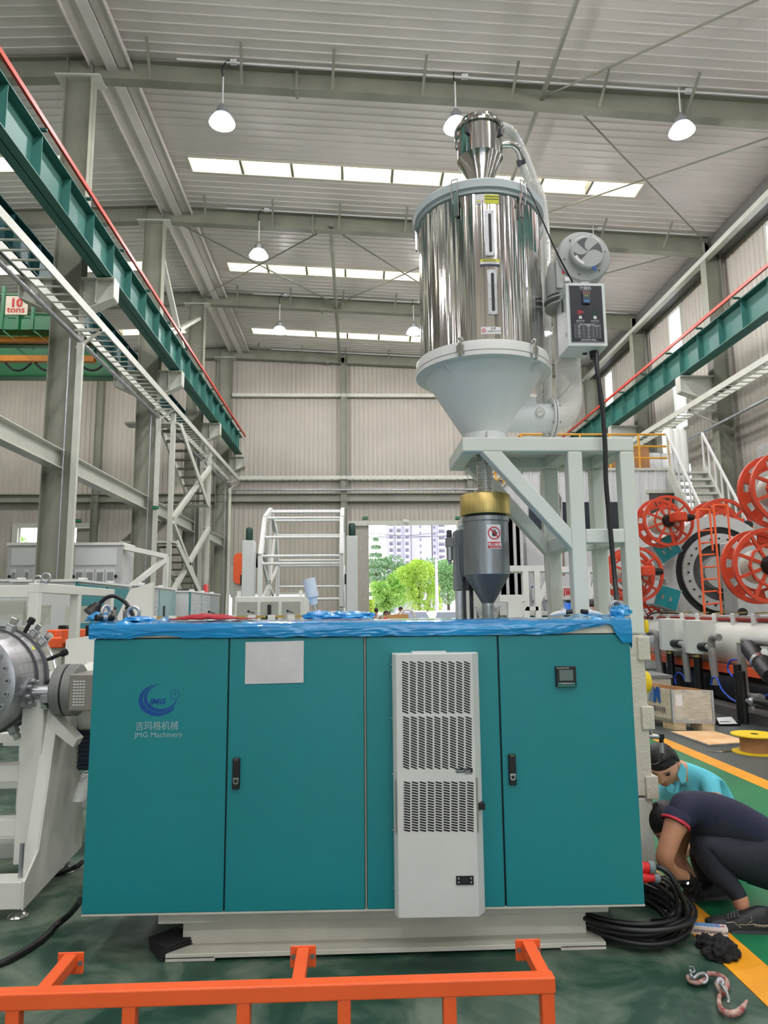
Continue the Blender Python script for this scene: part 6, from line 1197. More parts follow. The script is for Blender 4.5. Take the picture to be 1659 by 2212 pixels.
# ================================================================ PLANETARY CAGE WITH ORANGE REELS
orm = mat('reel_orange', (206,68,36), .45, var=.06)
def sector(mb, c, r0, r1, a0, a1, t, n=8):
    n = max(2, n); mb.ring(c, (0,-1,0), r0, r1, t, n, a0, a1)
def reel(cx, cy, Rpx, Yd, lab, sep=.42):
    c = at(cx, cy, Y=Yd); R = Rpx/FPX*(Yd*1.05); t = T('cable_reel', lab, 'reel', c, 0, 'orange reels of the winding cage')
    for (yy, nm) in ((sep, 'rear_flange'), (0, 'front_flange')):
        cc = c+V((0, yy, 0)); mb = MB(); mb.ring(cc, (0,-1,0), R*(.9 if yy == 0 else .87), R, R*.09, 40)
        if nm == 'rear_flange':
            mb.ring(cc, (0,-1,0), R*.6, R*.68, R*.05, 36)
            for k in range(9): sector(mb, cc, R*.67, R*.91, 2*PI*k/9, 2*PI*k/9+.4, R*.05, 4)
            O(nm, mb, orm, t, smooth=40)
        else:
            mb.ring(cc, (0,-1,0), R*.52, R*.58, R*.07, 9); O(nm, mb, orm, t, smooth=40)
            for k in range(9): w = 2*PI*k/9; d_ = V((math.cos(w), 0, math.sin(w))); O('spoke', MB().beam(cc+d_*R*.1, cc+d_*R*.93+V((0,-.02,0)), R*.08, R*.07, (0,1,0)), orm, t)
    O('drum', MB().lathe(c, (0,1,0), [(R*.46, 0), (R*.46, sep)], 28), steel2, t, smooth=40); O('hub', MB().lathe(c+V((0,-.12,0)), (0,1,0), [(R*.2, 0), (R*.26, .1)], 20), blackp, t, smooth=40)
    O('drive_housing', MB().box((c.x-R*.05, c.y-.42, c.z-R*.1), (c.x+R*.4, c.y-.1, c.z+R*.25)), orm, t, bev=.02); O('drive_motor', MB().lathe((c.x+R*.38, c.y-.3, c.z+R*.05), (1,0,0), [(R*.12, 0), (R*.14, R*.2), (R*.1, R*.35)], 14), blackp, t, smooth=40)
    return t
pc = T('winding_cage', 'large grey ring machine carrying orange reels at right', 'winding machine', at(1555, 1235, Y=14.4)); c0 = at(1557, 1236, Y=14.4); RR = 1.2
cgm = mat('cage_grey', (190,192,190), .45, var=.05)
O('outer_ring', MB().ring(c0, (0,1,0), RR*.8, RR, .35, 64), cgm, pc, smooth=30); O('gear_ring', MB().ring(c0+V((0,.05,0)), (0,1,0), RR*.68, RR*.8, .25, 64), blackp, pc, smooth=30); O('inner_ring', MB().ring(c0+V((0,-.02,0)), (0,1,0), RR*.5, RR*.68, .2, 64), cgm, pc, smooth=30)
O('inner_disc', MB().lathe(c0+V((0,.2,0)), (0,1,0), [(RR*.7, 0), (RR*.7, .05)], 48), mat('cage_dark', (96,98,98), .5), pc); O('hollow_shaft', MB().lathe(c0, (0,1,0), [(RR*.28, 0), (RR*.3, .25)], 32), cgm, pc, smooth=40)
for k in range(24): w = 2*PI*k/24; O('bolt', MB().lathe(c0+V((RR*.59*math.cos(w), -.05, RR*.59*math.sin(w))), (0,1,0), [(.02, 0), (.02, .03)], 8), blackp, pc)
O('front_cover', MB().box((c0.x-.05, 13.7, c0.z-1.1), (c0.x+1.0, 14.3, c0.z+.6)), cgm, pc, bev=.03); O('pedestal', MB().box((c0.x+.6, 14.0, 0), (c0.x+2.4, 14.8, c0.z-.4)), white2, pc, bev=.02)
for (x, y, lab) in ((1395, 1237, 'horizontal'), (1440, 1140, 'upper'), (1440, 1330, 'lower')):
    p = at(x, y, Y=14.5); O('support_arm', MB().beam(p, c0+(p-c0).normalized()*RR*.9+V((0,.05,0)), .22, .3), cgm, pc)
for (x0, y0, x1, y1, rot) in ((1416, 1158, 1464, 1212, -32), (1414, 1262, 1470, 1318, 18)):
    c_ = at((x0+x1)/2, (y0+y1)/2, Y=14.0); b_ = T('drive_box', 'teal-faced drive box on the %s left of the grey ring' % ('upper' if rot < 0 else 'lower'), 'control box', c_, 0, 'teal drive boxes'); M_ = Matrix.Translation(c_) @ Matrix.Rotation(math.radians(rot), 4, 'Y')
    O('case', MB().box((-.24, 0, -.22), (.26, .4, .22)).xf(M_), cgm, b_, bev=.01); O('lid', MB().box((-.23, -.02, -.21), (.23, 0, .2)).xf(M_), tealm, b_)
    for s in (-.1, .06): O('louvre', MB().box((s-.03, -.03, -.07), (s+.02, -.02, .02)).xf(M_), mat('mesh_grey', (140,142,142), .6), b_)
reel(1443, 1125, 54, 13.6, 'orange reel at the upper left of the grey ring'); reel(1374, 1240, 57, 13.6, 'orange reel at the far left behind the stand post'); reel(1562, 1140, 62, 14.9, 'orange reel behind the top of the grey ring'); reel(1420, 1345, 50, 14.9, 'orange reel low down at the lower left of the grey ring')
reel(1662, 1222, 80, 9.4, 'large orange reel in front of the ring at the right edge', .33); reel(1700, 1055, 82, 9.4, 'large orange reel at the upper right edge of the photo', .33)
O('reel_column', MB().box((at(1690,1200,Y=9.9).x, 9.9, 0), (at(1690,1200,Y=9.9).x+.4, 10.3, 4)), cgm, label='grey column carrying the two large reels at the right edge', cat='column')
ol = T('orange_ladder', 'orange pipe ladder in front of the grey ring', 'ladder', (6.6, 13.2, 0))
for (x0, x1, y0, y1) in ((1506, 1533, 1101, 1345), (1541, 1571, 1091, 1345)):
    a = at(x0, y0, Y=13.2); b = at(x1, y0, Y=13.2); 
    for x in ((a.x, b.x) if x0 < 1540 else (a.x, b.x)): O('stile', MB().cyl((x, 13.2, .02), (x, 13.2, a.z if not (x == b.x and x0 > 1540) else a.z), .022, n=8) if not (x == b.x) else MB().cyl((x, 13.2, a.z-(.75 if x0 > 1540 else .8)), (x, 13.2, a.z), .02, n=8), orangem, ol)
    O('top_bar', MB().cyl((a.x, 13.2, a.z), (b.x, 13.2, b.z), .02, n=8), orangem, ol)
a = at(1507, 1145, Y=13.2); b = at(1540, 1145, Y=13.2)
for k in range(8): z = a.z-.02-k*.235; O('rung', MB().cyl((a.x, 13.2, z), (b.x, 13.2, z+.02), .016, n=8), orangem, ol)
p = at(1560, 1280, Y=13.2); O('wall_tie', MB().cyl((b.x, 13.2, p.z), (p.x, 13.2, p.z), .015, n=8), orangem, ol)
# ================================================================ VACUUM TANK WITH PIPES (runs along the hall)
XT = 6.02; vt = T('vacuum_tank', 'long cream cylindrical vacuum tank on an orange rail at right', 'tank', (XT, 11, 0)); tr = .42; ztp = 1.40; zc_ = ztp-tr; ya_, yb_ = 7.4, 14.0
O('shell', MB().lathe((XT, ya_, zc_), (0,1,0), [(tr, 0), (tr, yb_-ya_)], 64), white, vt, smooth=20); O('lid_strip', MB().box((XT-.22, ya_, ztp-.03), (XT+.22, yb_, ztp+.015)), white2, vt); O('gasket', MB().box((XT-.27, ya_, ztp-.06), (XT-.22, yb_, ztp-.02)), mat('gasket_red', (170,50,40), .5), vt)
for k in range(11):
    y = ya_+.35+k*.56; O('clamp_block', MB().box((XT-.30, y-.05, ztp-.14), (XT-.21, y+.05, ztp+.05)), white2, vt, bev=.01); O('clamp_bar', MB().beam((XT-.26, y-.02, ztp+.055), (XT-.26, y-.33, ztp+.065), .03, .02), MATS['brass_bar'], vt)
O('orange_rail', MB().box((XT-.42, ya_, .56), (XT-.34, yb_, .68)), orangem, vt); O('orange_rail', MB().box((XT+.34, ya_, .56), (XT+.42, yb_, .68)), orangem, vt)
for y in (8.2, 10.4, 12.6): O('leg', MB().box((XT-.3, y-.05, .1), (XT-.2, y+.05, .62)), steel2, vt)
O('rail_base', MB().box((5.3, ya_, 0), (5.5, yb_, .13)), mat('rail_steel', (92,88,86), .5), vt); O('rail_plate', MB().box((5.5, ya_, 0), (6.6, yb_, .1)), mat('rail_steel2', (120,116,112), .5), vt)
XP = 5.45
for (x, y0, y1, x1) in ((1421, 1334, 1407, 1461), (1474, 1337, 1414, 1520)):
    a = at(x, y0, X=XP); b = at(x1, y1, X=XP); c1 = at(x1, y0, X=XP); t = T('pump_cover', 'pale grey wedge cover box on the tank side, %s of two' % ('left' if x < 1450 else 'right'), 'cover box', (XP, (a.y+b.y)/2, b.z), 0, 'tank cover boxes'); yl, yr = a.y, b.y; zt_ = (a.z+c1.z)/2-.02
    O('cover', MB().prism([V((XP, yl, 0)), V((XP-.09, yl-(yl-yr)*.5, 0)), V((XP, yr, 0)), V((XP+.2, yr, 0)), V((XP+.2, yl, 0))], (0,0,zt_-b.z)).xf(Matrix.Translation((0,0,b.z))), sm, t, bev=.006)
    E1 = [(x1-2, y1-16), (x1+12, y1-16), (x1+19, y1-10), (x1+21, y1+5), (x1+23, y1+30), (x1+26, y1+66)]
    O('elbow_pipe', MB().tube(spline([at(*q, X=XP) for q in E1], 5), .052, 12), mat('pvc_grey', (142,142,140), .5), t, smooth=60)
    O('coupling', MB().cyl(at(x1-6, y1-17, X=XP), at(x1+9, y1-16, X=XP), .068, n=16), black, t); p = at(x1-14, y1, X=XP+.05); O('down_pipe', MB().cyl((p.x, p.y, .1), (p.x, p.y, b.z), .062, n=12), black, t)
    O('clamp', MB().lathe((p.x, p.y, b.z-.06), (0,0,1), [(.067, 0), (.067, .04)], 14), gold, t)
pv = MATS['pvc_grey']; XQ = 5.3
def aq(x, y, X=XP): return at(x, y, X=X)
for k, (pts, r, lab) in enumerate([([aq(1553, 1377), aq(1543, 1376), aq(1537, 1384), aq(1539, 1420), aq(1545, 1462)], .055, 'grey elbow pipe coming down from the tank right of the cover boxes'),
      ([aq(1478, 1410, 5.55), aq(1484, 1450, 5.55)], .05, 'short grey pipe between the two cover boxes'), ([aq(1400, 1366), aq(1412, 1366), aq(1419, 1372), aq(1420, 1400), aq(1428, 1470)], .055, 'grey pipe beside the cream corner column'),
      ([aq(1700, 1392, XQ), aq(1640, 1387, XQ), aq(1606, 1383, XQ)], .05, 'long grey pipe along the tank at the right edge'), ([aq(1600, 1388, XQ), aq(1602, 1420, XQ), aq(1608, 1480, XQ), aq(1614, 1503, XQ), aq(1645, 1508, XQ)], .055, 'grey pipe bending down to the floor valve')]):
    O('grey_pipe', MB().tube(spline(pts, 5), r, 12), pv, label=lab, cat='pipe', smooth=60, group='grey tank pipes')
for k, (x, y0) in enumerate(((1592, 1435), (1601, 1450))): a = aq(x, y0, XQ-.12); O('black_hose', MB().cyl((a.x, a.y, .0), (a.x, a.y, a.z), .05, n=12), black, label='upright black hose %s the bent grey pipe' % ['left of', 'touching'][k], cat='hose', smooth=60, group='upright black hoses')
p = aq(1625, 1516, XQ-.1); vlv = T('floor_valve', 'nickel ball valve at the foot of the bent grey pipe', 'valve', p); O('body', MB().ball(p, .06, 10).cyl(p+V((0,.1,0)), p+V((0,-.2,0)), .04).cyl(p+V((0,0,-.1)), p, .03), galv, vlv, smooth=50); O('black_nipple', MB().cyl(p+V((0,-.1,.02)), p+V((0,-.5,.02)), .05), black, vlv)
bel = T('bellows_pipe', 'fat black corrugated bellows with steel clamp at the right edge', 'pipe', aq(1640, 1440, XQ)); a = aq(1618, 1398, XQ-.05); b = aq(1668, 1462, XQ-.25); O('bellows', MB().tube([a.lerp(b, k/16) for k in range(17)], .11, 22, ribs=.06), black, bel, smooth=30); O('clamp', MB().cyl(a.lerp(b, .5), a.lerp(b, .58), .125, n=28), chrome, bel)
for k, (x, y) in enumerate(((1630, 1406), (1650, 1408))): p = aq(x, y, 5.2); t = T('pressure_gauge', 'round pressure gauge above the black bellows, %s' % ['left', 'right'][k], 'gauge', p, 0, 'pressure gauges'); O('dial', MB().lathe(p, (-.4,-1,0), [(.04, 0), (.04, .03)], 20), chrome, t); O('face', MB().lathe(p+V((-.4,-1,0)).normalized()*.031, (-.4,-1,0), [(.034, 0), (.034, .003)], 20), white2, t); O('stem', MB().cyl(p+V((0,0,-.12)), p, .012), galv, t)
p = at(1603, 1323, X=XT); gz = T('tank_gauge', 'dark round gauge standing on top of the tank', 'gauge', p); O('case', MB().lathe(p, (-.3,-1,0), [(.07, 0), (.07, .06)], 20), blackp, gz); O('stem', MB().cyl((p.x, p.y, ztp), p, .02), blackp, gz)
pmp = T('pump_barrel', 'big black horizontal pump barrel below the tank', 'pump', (5.75, 11, 0)); ty = aq(1600, 1480, 5.6).y; te = aq(1450, 1470, 5.7).y; O('barrel', MB().lathe((5.85, ty, .36), (0,1,0), [(.2, 0), (.26, .05), (.26, te-ty-.05), (.2, te-ty)], 32), black, pmp, smooth=40); O('end_cap', MB().lathe((5.85, ty-1.0, .36), (0,1,0), [(.2, 0), (.2, .95)], 28), black, pmp, smooth=40); O('bracket', MB().box((5.7, ty+.3, .1), (6.0, ty+.4, .2)), blackp, pmp); O('bracket', MB().box((5.7, te-.5, .1), (6.0, te-.4, .2)), blackp, pmp)
bh = mat('air_tube_blue', (34,84,200), .35)
for k, pts in enumerate([[(1460, 1478), (1458, 1462), (1466, 1453), (1476, 1460), (1479, 1470)], [(1536, 1480), (1539, 1465), (1549, 1466), (1560, 1490), (1585, 1513), (1612, 1515), (1640, 1506), (1670, 1500)], [(1596, 1425), (1578, 1427), (1572, 1445), (1583, 1462)]]):
    cable('air_tube', [at(x, y, X=5.36 if k else 5.5) for x, y in pts], .014, bh, ['blue air tube loop on the pump barrel', 'long blue air tube hanging from the pump to the floor valve', 'blue air tube at the upright hoses'][k], 'hose', group='blue air tubes')
cable('tank_cable', [at(x, y, X=5.7) for x, y in ((1395, 1345), (1400, 1332), (1412, 1324), (1440, 1324), (1465, 1326))], .014, black, 'thin black cable arching over the left end of the tank')
p = at(1396, 1350, Y=4.0); pn_ = T('pendant_grip', 'yellow pendant grip hanging beside the stand post', 'control', p); O('grip', MB().lathe(p, (0,0,1), [(.006, -.045), (.013, -.035), (.014, .015), (.007, .03)], 12), yellowm, pn_, smooth=50); O('cord', MB().tube(spline([p+V((0,0,.03)), at(1399, 1330, Y=4.0), at(1392, 1318, Y=4.0)], 5), .003, 6), blackp, pn_)
# ---------------------------------------------------------------- crate, pallet, plywood, cable drum
cr = T('wooden_crate', 'open plywood crate with steel edges and a blue printed mark, on pallet feet', 'crate', (4.2, 9.3, 0)); cm_ = mat('crate_ply', (206,202,188), .7, rgb2=(186,178,158), vs=4, aniso=(1,6,6)); inn = mat('crate_inside', (206,160,116), .7, rgb2=(180,130,88), vs=3)
F0 = at(1456, 1577, Z=0); F1 = at(1543, 1580, Z=0); U_ = (F1-F0).normalized(); D_ = V((-U_.y, U_.x, 0)); LB = at(1407, 1562, Z=0); 
D_ = (V((F0.x-.42, F0.y+1.25, 0))-F0); DL = D_.length; D_.normalize(); WL = (F1-F0).length; hb_ = .115; ht_ = at(1460, 1490, Y=F0.y).z
def CR(u, v, z): return F0+U_*u+D_*v+V((0,0,z))
def slab(u0, v0, u1, v1, z0, z1): return MB().prism([CR(u0,v0,z0), CR(u1,v0,z0), CR(u1,v1,z0), CR(u0,v1,z0)], (0,0,z1-z0))
O('front_panel', slab(0, 0, WL, .02, hb_, ht_), cm_, cr); O('left_panel', slab(0, .02, .02, DL, hb_, ht_), cm_, cr); O('right_panel', slab(WL-.02, .02, WL, DL, hb_, ht_), inn, cr); O('back_panel', slab(.02, DL-.02, WL-.02, DL, hb_, ht_), inn, cr); O('floor_panel', slab(0, 0, WL, DL, hb_-.02, hb_), cm_, cr)
for (u, v) in ((0, 0), (WL, 0), (0, DL), (WL, DL)): O('edge_angle', slab(u-.012, v-.012, u+.012, v+.012, hb_-.02, ht_+.004), galv, cr)
O('bottom_angle', slab(-.008, -.01, WL+.008, 0, hb_-.025, hb_+.015), galv, cr); O('bottom_angle', slab(-.012, 0, -.002, DL, hb_-.025, hb_+.015), galv, cr)
for (u, v) in ((.0, -.01), (WL-.14, -.01), (0, .6), (0, 1.05)): O('pallet_foot', slab(u, v, u+.14, v+.2, 0, hb_-.025), woodm, cr)
for u in (.14, .44): 
    for z in (ht_-.03, hb_+.01): O('clip', slab(u*WL/.55, -.006, u*WL/.55+.05, 0, z, z+.03), galv, cr)
for v in (.25, .7): O('clip', slab(-.006, v, 0, v+.05, ht_-.04, ht_-.01), galv, cr)
O('label_sheet', slab(.04, -.003, .12, 0, ht_-.2, ht_-.06), lab_w, cr)
mv = CR(-.003, 0, 0); ml = -D_
def LP(v, z): return CR(-.0135, v, z)
zc0 = hb_+.2
O('mark', MB().prism([LP(0.413, zc0), LP(0.376, zc0), LP(0.333, zc0+.2), LP(0.370, zc0+.2)], -U_*.002).prism([LP(0.351, zc0), LP(0.320, zc0), LP(0.289, zc0+.19), LP(0.326, zc0+.19)], -U_*.002), mat('mark_light_blue', (120,150,190), .5), cr)
O('mark', MB().prism([LP(0.314, zc0), LP(0.271, zc0), LP(0.252, zc0+.12), LP(0.227, zc0), LP(0.190, zc0), LP(0.196, zc0+.2), LP(0.252, zc0+.2), LP(0.277, zc0+.12), LP(0.289, zc0+.2), LP(0.302, zc0+.2)], -U_*.002), mat('mark_blue', (24,84,170), .5), cr)
text('crate_lettering', '名锡科技', .078, LP(.44, hb_+.09), -D_, UPZ, mat('mark_ink', (60,64,84), .6), cr, sx=1.1)
t = T('closed_crate', 'closed pale crate top seen behind the open crate', 'crate', (4.1, 10.6, 0)); a = at(1405, 1462, Y=10.4); b = at(1449, 1468, Y=10.4); O('body', MB().box((a.x-.6, 10.4, .1), (b.x, 11.1, a.z-.02)), cm_, t); O('lid', MB().box((a.x-.62, 10.38, a.z-.02), (b.x+.02, 11.12, a.z+.02)), galv, t); O('foot', MB().box((a.x-.5, 10.45, 0), (b.x-.1, 11, .1)), woodm, t)
ps = T('plywood_sheet', 'steel-edged plywood lid lying flat on the floor before the crate', 'plywood lid', at(1530, 1600, Z=0)); P4 = [at(1447, 1584, Z=0), at(1540, 1582, Z=0), at(1628, 1608, Z=0), at(1532, 1614, Z=0)]
O('edge_frame', MB().prism(P4, (0,0,.022)), galv, ps); ctr = sum(P4, V())/4; O('board', MB().prism([ctr+(p-ctr)*.95+V((0,0,.02)) for p in P4], (0,0,.006)), mat('bright_ply', (240,206,160), .5, rgb2=(222,168,110), vs=3), ps)
sp = T('cable_drum', 'yellow-flanged cardboard cable drum at the right edge', 'cable drum', at(1650, 1632, Z=0)); c_ = V((at(1652, 1632, Z=0).x, 7.62, 0)); dz_ = at(1640, 1592, Y=7.5).z
O('lower_flange', MB().lathe(c_, (0,0,1), [(.235, 0), (.235, .012)], 40), yellowm, sp); O('core', MB().lathe(c_, (0,0,1), [(.15, .012), (.15, dz_)], 32), card, sp, smooth=40); O('upper_flange', MB().lathe(c_, (0,0,1), [(.235, dz_), (.235, dz_+.012)], 40), yellowm, sp); O('hub_hole', MB().lathe(c_, (0,0,1), [(.04, dz_+.012), (.04, dz_+.0135)], 20), black, sp)
O('strap', MB().tube(spline([at(1530, 1622, Z=.006), at(1560, 1624, Z=.01), at(1590, 1621, Z=.006), at(1620, 1624, Z=.01)], 6), .006, 5), chrome, label='thin silver strap on the dark floor beside the cable drum', cat='strap')
O('strap', MB().tube(spline([at(1597, 1617, Z=.02), at(1610, 1611, Z=.03), at(1632, 1609, Z=.05)], 6), .012, 5), white2, label='short white strap end by the plywood lid corner', cat='strap')
cw2 = T('grey_wedge', 'black and white plastic wedge on the floor right of the crate', 'wedge', at(1560, 1565, Z=0)); a = at(1545, 1566, Z=0); O('base', MB().box((a.x, a.y-.1, 0), (a.x+.3, a.y+.12, .06)), blackp, cw2, bev=.01); O('blade', MB().prism([V((a.x, a.y-.12, .03)), V((a.x+.24, a.y-.12, .03)), V((a.x+.2, a.y-.05, .11)), V((a.x, a.y-.05, .1))], (0,.01,0)), white2, cw2)
# ================================================================ OUTSIDE, SEEN THROUGH THE BIG DOOR
GZ = -.05
S('floor_yard', MB().box((-60, YF+.2, -.25), (160, 345, GZ)), mat('yard_concrete', (190,188,184), .8))
bldm = mat('tower_render', (196,190,198), .7, var=.03); bwh = mat('tower_white', (214,208,218), .7); bwin = mat('tower_glass', (132,132,146), .4)
def tower(x0, x1, yb_, Yd, lab, cols, balc, wall=bldm, top=60):
    a = at(x0, 1200, Y=Yd); b = at(x1, 1200, Y=Yd); t = T('apartment_tower', lab, 'building', ((a.x+b.x)/2, Yd, GZ)); O('wall', MB().box((a.x, Yd, GZ), (b.x, Yd+14, top)), wall, t)
    w = b.x-a.x; n = 13
    for k in range(n):
        z = 6+k*3.0
        for (f, ww) in cols:
            x = a.x+w*f; wo = O('window', MB().box((x-ww/2, Yd-.12, z), (x+ww/2, Yd+.05, z+1.5)), bwh, t); O('pane', MB().box((x-ww/2+.12, Yd-.16, z+.12), (x+ww/2-.12, Yd-.11, z+1.4)), bwin, wo)
        for (f, ww) in balc:
            x = a.x+w*f; bo = O('balcony', MB().box((x-ww/2, Yd-1.3, z-.3), (x+ww/2, Yd, z+.0)).box((x-ww/2, Yd-1.3, z), (x+ww/2, Yd-1.15, z+.9)), bwh, t); O('opening', MB().box((x-ww/2+.15, Yd-.06, z+.1), (x+ww/2-.15, Yd+.02, z+2.2)), bwin, bo)
    for (f, ww) in balc: x = a.x+w*f; O('pilaster', MB().box((x-ww/2-.35, Yd-1.3, GZ), (x-ww/2-.05, Yd, top)), bwh, t)
    return t
tower(836, 888, 0, 320, 'pale apartment tower with rows of curved balconies, left of the pair', (), ((.18, 1.7), (.5, 1.9), (.84, 1.7)), bldm)
tower(889, 933, 0, 321, 'plain lavender-grey end wall of the apartment tower, one column of windows', ((.45, 1.0),), (), bldm)
tower(935, 975, 0, 324, 'white apartment tower with glazed balconies, right of the pair', ((.1, 1.2),), ((.5, 3.0),), bwh)
lamp_p = at(944, 1205, Y=70); lp = T('street_lamp', 'white street lamp post standing in front of the trees', 'street lamp', (lamp_p.x, 46, GZ)); xl = at(944, 1300, Y=46).x; zt2 = at(941, 1205, Y=46).z; O('pole', MB().cyl((xl, 46, GZ), (xl, 46, zt2), .13, .08), bwh, lp); O('arm', MB().tube([(xl, 46, zt2-.2), (xl+.5, 46, zt2-.05), (xl+.9, 46, zt2+.1)], .05), bwh, lp); O('lamp_head', MB().box((xl-.2, 45.8, zt2), (xl+.1, 46.2, zt2+.15)), bwh, lp)
for k, (ya, yb2) in enumerate(((1160, 1146), (1161, 1155), (1150, 1159))):
    a = at(770, ya, Y=60); b = at(1000, yb2, Y=60); O('power_line', MB().tube([a, a.lerp(b, .5)-V((0,0,.15)), b], .035, 5), mat('wire_grey', (140,140,150), .6), label='thin overhead power line, %s of three' % ['rising to the right', 'lowest', 'falling to the right'][k], cat='wire', group='power lines')
random.seed(21)
def tree(cx, cy, Yd, rpx, rzpx, lab, col, col2, n=9000, leaf=.13, conifer=False):
    c = at(cx, cy, Y=Yd); s = Yd/FPX*1.02; rx, rz_ = rpx*s, rzpx*s; t = T('tree', lab, 'tree', (c.x, Yd, GZ)); mb = MB()
    lumps = [(V((random.uniform(-.75, .75)*rx, random.uniform(-.7, .5)*rx, random.uniform(-.8, .85)*rz_)), random.uniform(.22, .42)) for _ in range(26)]
    lumps = [(l, r) for l, r in lumps if (l.x/rx)**2+(l.z/rz_)**2 < .8]
    for _ in range(n):
        if conifer:
            h = random.random(); lv = math.floor(h*11)/11+.03*random.random(); rr = rx*(1-h*.93)*random.random()**.4; w = random.uniform(0, 2*PI); p = c+V((rr*math.cos(w), rr*math.sin(w), -rz_+2*rz_*lv-.22*rr))
        else:
            l, r = random.choice(lumps); d_ = V((random.gauss(0,1), random.gauss(0,1), random.gauss(0,1))).normalized(); p = c+l+V((d_.x*r*rx, d_.y*r*rx, d_.z*r*rz_))*random.uniform(.75, 1.05)
        a = V((random.gauss(0,1), random.gauss(0,1), random.gauss(0,1))).normalized(); b = a.cross(V((.3,.5,.8))).normalized()*leaf*.5; a = a*leaf
        k = len(mb.v); mb.v += [p-a*.5, p+b, p+a*.5, p-b]; mb.f.append([k, k+1, k+2, k+3]); mb.mi.append(0)
    O('crown', mb, mat('leaf_'+str(col), col, .55, rgb2=col2, vs=1.2), t, kind='stuff'); O('trunk', MB().cyl((c.x, Yd, GZ), (c.x, Yd, c.z), .25*rx/3, .1, 8), mat('bark', (96,84,70), .9), t)  # leaf colours paled to stand for haze and overexposed daylight
tree(905, 1268, 50, 50, 52, 'bright lime green rounded tree in the middle of the doorway', (212,232,120), (164,204,80))
tree(812, 1240, 52, 44, 88, 'blue-green conifer with drooping layers at the left of the doorway', (184,208,180), (140,176,140), 9000, .15, True)
tree(840, 1285, 47, 38, 40, 'mid green bush between the conifer and the lime tree', (186,222,120), (140,190,90), 6000)
tree(968, 1262, 56, 38, 50, 'pale green tree behind the street lamp at right', (172,206,150), (132,176,116), 8000)
tree(830, 1235, 72, 60, 30, 'distant dark green treetop below the towers', (150,184,136), (114,152,102), 6000, .2)
tree(925, 1240, 78, 70, 26, 'distant green tree line behind the lime tree', (160,194,140), (120,160,104), 6000, .2)
tree(793, 1320, 41, 16, 26, 'small yellow-green shrub at the lower left of the doorway', (212,230,120), (176,206,80), 2500)
tree(15, 1200, 50, 75, 55, 'light green tree seen through the left door', (182,216,110), (140,186,80), 8000)
def car(cx, cy, Yd, lab, col, wdt=1.8):
    c = at(cx, cy, Y=Yd); t = T('parked_car', lab, 'car', (c.x, Yd, GZ)); x0, x1 = c.x-wdt/2, c.x+wdt/2; h = 1.5
    O('body', MB().prism([V((x0, Yd, .3)), V((x1, Yd, .3)), V((x1, Yd, .85)), V((x1-.08, Yd, .95)), V((x0+.08, Yd, .95)), V((x0, Yd, .85))], (0, 4.2, 0)).prism([V((x0+.12, Yd+.3, .95)), V((x1-.12, Yd+.3, .95)), V((x1-.32, Yd+.9, h)), V((x0+.32, Yd+.9, h))], (0, 2.4, 0)), mat('car_'+str(col[0]), col, .25, coat=.5), t, bev=.06, seg=2)
    O('windscreen', MB().prism([V((x0+.2, Yd+.27, .98)), V((x1-.2, Yd+.27, .98)), V((x1-.38, Yd+.8, h-.08)), V((x0+.38, Yd+.8, h-.08))], (0, .03, 0)), mat('car_glass', (96,104,116), .1), t)
    for s in (x0+.25, x1-.25): O('headlamp', MB().box((s-.2, Yd-.02, .62), (s+.2, Yd+.02, .78)), white2, t, bev=.01); O('wheel', MB().cyl((s-.1, Yd+.8, .27), (s+.1, Yd+.8, .27), .32), black, t)
car(893, 1338, 41, 'white parked car in the doorway behind the seated workers', (236,236,238), 2.4); car(952, 1340, 53, 'red parked car behind the lamp post', (190,60,70)); car(972, 1345, 34, 'silver-white parked car at the right of the doorway', (222,224,228))
